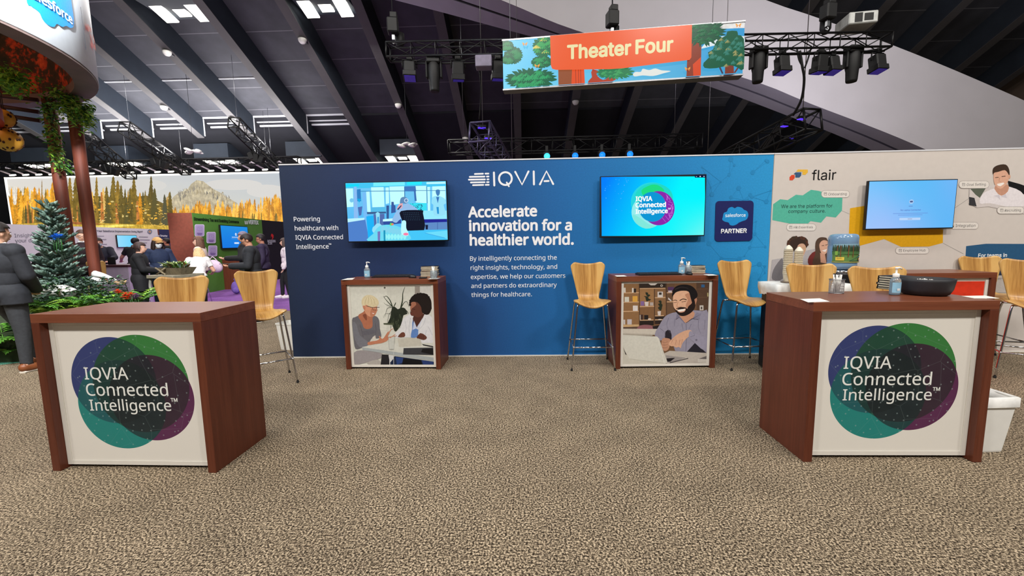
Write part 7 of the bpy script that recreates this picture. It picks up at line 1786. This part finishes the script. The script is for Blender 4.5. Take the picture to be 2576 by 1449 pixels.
darkjean, beige, shoe_b, shoe_w, leather = fabric('grey_denim', (52, 54, 58)), fabric('beige', (206, 188, 178)), mat('black_shoe', (24, 22, 22), .4), mat('white_shoe', (226, 214, 222), .5), mat('brown_leather_shoe', (124, 70, 40), .4)
WH, ARM = mat('white_mask', (232, 236, 240), .6), dict
person('person in a charcoal suit seen from behind at the photo edge, one foot back', (-6.07, -.55, 0), R(6), 1.80, dict(anR=(.10, .02, .09), toR=(.15, .17, .035), knR=(.11, .02, .5), anL=(-.13, .34, .09), knL=(-.11, .24, .50), toL=(-.14, .50, .035), elR=(.235, .03, 1.12), wrR=(.11, .20, .95), elL=(-.24, .02, 1.13), wrL=(-.17, .18, .94)), (R(-20), R(-8)), (214, 166, 140), ('short', (38, 32, 30)), [('trousers', darkjean), ('jacket', charcoal, dict(hem=.80, off=.026, flare=1.3)), ('shoes', leather)], [('collar', white_c)], build=1.08)
person('person in a long black coat bending forward, half behind the conifer', (X(92, 650, 2.3), 2.3, 0), R(-60), 1.66, dict(), (R(10), R(-25)), (206, 160, 134), ('short', (26, 24, 26)), [('trousers', black), ('coat', black, dict(hem=.62, off=.034, flare=1.5)), ('shoes', shoe_b)], [('collar', white_c)], lean=.35, build=1.1)
person('tall person with short brown hair and glasses looking out between the posts', (X(206, 590, 3.75), 3.75, 0), R(-142), 1.88, dict(), (R(10), R(-6)), (222, 168, 142), ('short', (74, 50, 40)), [('trousers', black), ('jacket', fabric('dark_plum', (52, 34, 40)), dict(hem=.86)), ('shoes', shoe_b)], [('glasses',), ('collar', white_c)])
person('masked person in a dark jacket leaning over the lilac counter', (X(262, 640, 5.5), 5.5, 0), R(-155), 1.78, dict(wrR=(.30, .55, 1.10), elR=(.33, .30, 1.18), wrL=(-.28, .55, 1.10), elL=(-.32, .30, 1.18)), (R(25), R(-10)), (216, 164, 140), ('short', (50, 40, 36)), [('trousers', black), ('jacket', fabric('ink_blue', (28, 28, 42)), dict(hem=.88, off=.022)), ('shoes', shoe_b)], [('mask', mat('pale_blue_mask', (196, 216, 230), .6))], lean=.34, build=1.1)
person('person in a black short-sleeved top seen from behind, leaning on the counter', (X(338, 640, 6.3), 6.3, 0), R(25), 1.76, dict(elL=(-.36, .20, 1.16), wrL=(-.46, .42, 1.06), elR=(.33, .2, 1.16), wrR=(.30, .45, 1.06)), (R(-20), R(-10)), (196, 142, 120), ('short', (30, 26, 28)), [('trousers', black), ('shirt', black, dict(hem=.90, sleeve='short')), ('shoes', shoe_b)], [], lean=.22, build=1.05)
person('person with a dark hair bun and black coat in profile holding a paper', (X(352, 690, 2.75), 2.75, 0), R(-54), 1.58, dict(elR=(.24, .10, 1.14), wrR=(.14, .33, 1.10), elL=(-.24, .10, 1.12), wrL=(-.10, .34, 1.04)), (0, R(-4)), (222, 172, 148), ('bun', (62, 44, 42)), [('trousers', black), ('coat', black, dict(hem=.66, off=.030, flare=1.5)), ('shoes', shoe_b)], [], lean=.05, build=1.08)
person('person with a tan cap, white face mask and navy sweater facing the table', (X(400, 650, 3.7), 3.7, 0), R(-122), 1.68, dict(elR=(.28, .02, 1.13), wrR=(.17, .22, 1.02), elL=(-.28, .02, 1.13), wrL=(-.17, .22, 1.02)), (R(8), R(-3)), (216, 170, 146), ('long', (52, 36, 32), .16), [('trousers', fabric('dark_blue_denim', (44, 52, 76))), ('sweater', navy_c, dict(hem=.92, off=.024)), ('shoes', shoe_b)], [('cap', mat('tan_cap', (206, 160, 100), .8)), ('mask', WH), ('glasses',), ('lanyard', mat('teal_ribbon', (64, 150, 170), .6))], build=1.06)
person('person in dark clothes partly hidden by the brown end panel', (X(424, 640, 8.4), 8.4, 0), R(120), 1.76, dict(), (0, 0), (206, 140, 112), ('short', (36, 28, 28)), [('trousers', black), ('jacket', black, dict(hem=.88)), ('shoes', shoe_b)], [])
SIT = dict(pelvis=(0, 0, .86), hipR=(.09, .02, .84), hipL=(-.09, .02, .84), knR=(.13, .40, .80), knL=(-.13, .40, .80), anR=(.13, .36, .36), anL=(-.13, .36, .36), toR=(.14, .53, .31), toL=(-.14, .53, .31))
def sit(**k): d = dict(SIT, waist=(0, -.01, 1.0), chest=(0, .0, 1.18), neck=(0, 0, 1.36), head=(0, .03, 1.51), shR=(.175, 0, 1.31), shL=(-.175, 0, 1.31), elR=(.24, .03, 1.04), elL=(-.24, .03, 1.04), wrR=(.14, .24, .98), wrL=(-.14, .24, .98)); d.update(k); return d
person('seated person with long brown hair and beige top looking toward the table', (X(505, 640, 5.2), 5.2, 0), R(112), 1.82, sit(), (R(20), 0), (226, 180, 156), ('long', (104, 72, 56), .34), [('trousers', fabric('plum_trousers', (92, 52, 66))), ('sweater', beige, dict(hem=.80, off=.026)), ('shoes', shoe_b)], [])
person('person with blond hair and white top bent over the table, back turned', (X(492, 660, 3.45), 3.45, 0), R(26), 1.52, dict(elL=(-.36, .22, 1.10), wrL=(-.44, .34, .88), elR=(.30, .25, 1.06), wrR=(.22, .45, .98)), (R(20), R(-30)), (220, 166, 138), ('long', (206, 172, 126), .26), [('trousers', black), ('shirt', white_c, dict(hem=.94, sleeve='short', off=.022)), ('shoes', shoe_w)], [], lean=.56, build=1.06)
person('bearded person in a dark suit and glasses looking down at a phone', (X(636, 660, 2.5), 2.5, 0), R(118), 1.70, dict(elR=(.24, .05, 1.12), wrR=(.12, .33, 1.10), elL=(-.24, .06, 1.12), wrL=(-.08, .34, 1.12)), (R(4), R(-30)), (196, 142, 116), ('short', (40, 30, 30)), [('trousers', black), ('jacket', charcoal, dict(hem=.82, off=.028, flare=1.3)), ('shoes', shoe_b)], [('glasses',), ('collar', fabric('coral_shirt', (232, 168, 150)))], lean=.06, build=1.12)
person('grey haired person in black standing before the blue screen', (X(618, 640, 4.4), 4.4, 0), R(118), 1.80, dict(elR=(.24, .08, 1.14), wrR=(.16, .35, 1.12), elL=(-.24, .08, 1.14), wrL=(-.12, .35, 1.14)), (0, R(-10)), (206, 156, 134), ('short', (112, 100, 118)), [('trousers', black), ('jacket', black, dict(hem=.84, off=.024)), ('shoes', shoe_b)], [], build=1.08)
person('person with glasses and a violet black backpack facing the black wall', (X(662, 650, 5.2), 5.2, 0), R(112), 1.76, dict(), (R(8), R(-8)), (176, 120, 98), ('short', (30, 24, 28)), [('trousers', black), ('jacket', fabric('violet_black', (46, 36, 62)), dict(hem=.86, off=.024)), ('shoes', shoe_b)], [('glasses',), ('backpack', fabric('violet_black', (46, 36, 62)))], build=1.08)
p = atz(702, 749, 0)
person('person in a pale grey top and black trousers half hidden by the navy wall', (X(724, 690, p.y), p.y-.02, 0), R(120), 1.66, dict(anR=(.05, .16, .09), toR=(.06, .33, .035), knR=(.07, .14, .5)), (0, 0), (214, 168, 146), ('long', (70, 52, 48), .22), [('trousers', black), ('sweater', fabric('pale_grey', (214, 202, 208)), dict(hem=.90, off=.02)), ('shoes', shoe_w)], [])
# things in hands and hung up
def small(name, label, cat, c, d, m_, rz=0, bev=.004):
    b = MB(); b.box((0, 0, 0), d, bev=bev); o = b.build(name, m_, None, c, rz); return props(o, label, cat)
small('phone', 'black phone held by the bearded person in the dark suit', 'phone', (X(636, 660, 2.5)-.42, 2.32, 1.13), (.075, .15, .009), M['black'], R(118))
small('folded_paper', 'white folded paper held by the person in the black coat', 'paper', (X(352, 690, 2.75)+.33, 2.95, 1.09), (.14, .10, .02), M['paper'], R(-60))
small('tablet_stand', 'small dark tablet standing on the lilac counter', 'tablet', (X(284, 640, 4.6), 4.55, 1.14), (.22, .02, .18), M['black'], R(-8))
p = atz(590, 742, 0); b = MB(); b.ball((0, 0, .20), (.14, .11, .19), 12, 9); b.ball((.03, -.06, .13), (.11, .07, .10), 10, 8); o = b.build('puffer_bag', fabric('violet_puffer', (110, 84, 158)), None, (p.x, p.y+.1, .012)); props(o, 'violet puffy bag on the purple carpet behind the stools', 'bag')
b = MB(); b.tube(crv([(0, -.02, .36), (.03, -.02, .46), (-.03, -.02, .46), (0, -.02, .36)], 4), .01, 6); b.build('handle', fabric('violet_puffer', (110, 84, 158)), o)
p = at(540, 672, 5.1); b = MB(); b.ball((0, 0, 0), (.20, .10, .15), 12, 9, Matrix.Rotation(R(30), 3, 'Y')); o = b.build('shoulder_bag', fabric('lilac_bag', (206, 180, 200)), None, (p.x, 5.12, .945)); props(o, 'pale lilac bag lying on the coral stool beside the seated person', 'bag')
b = MB(); b.tube(crv([(-.14, 0, .12), (-.05, 0, .24), (.08, 0, .12)], 4), .010, 6); b.build('strap', fabric('lilac_bag', (206, 180, 200)), o)
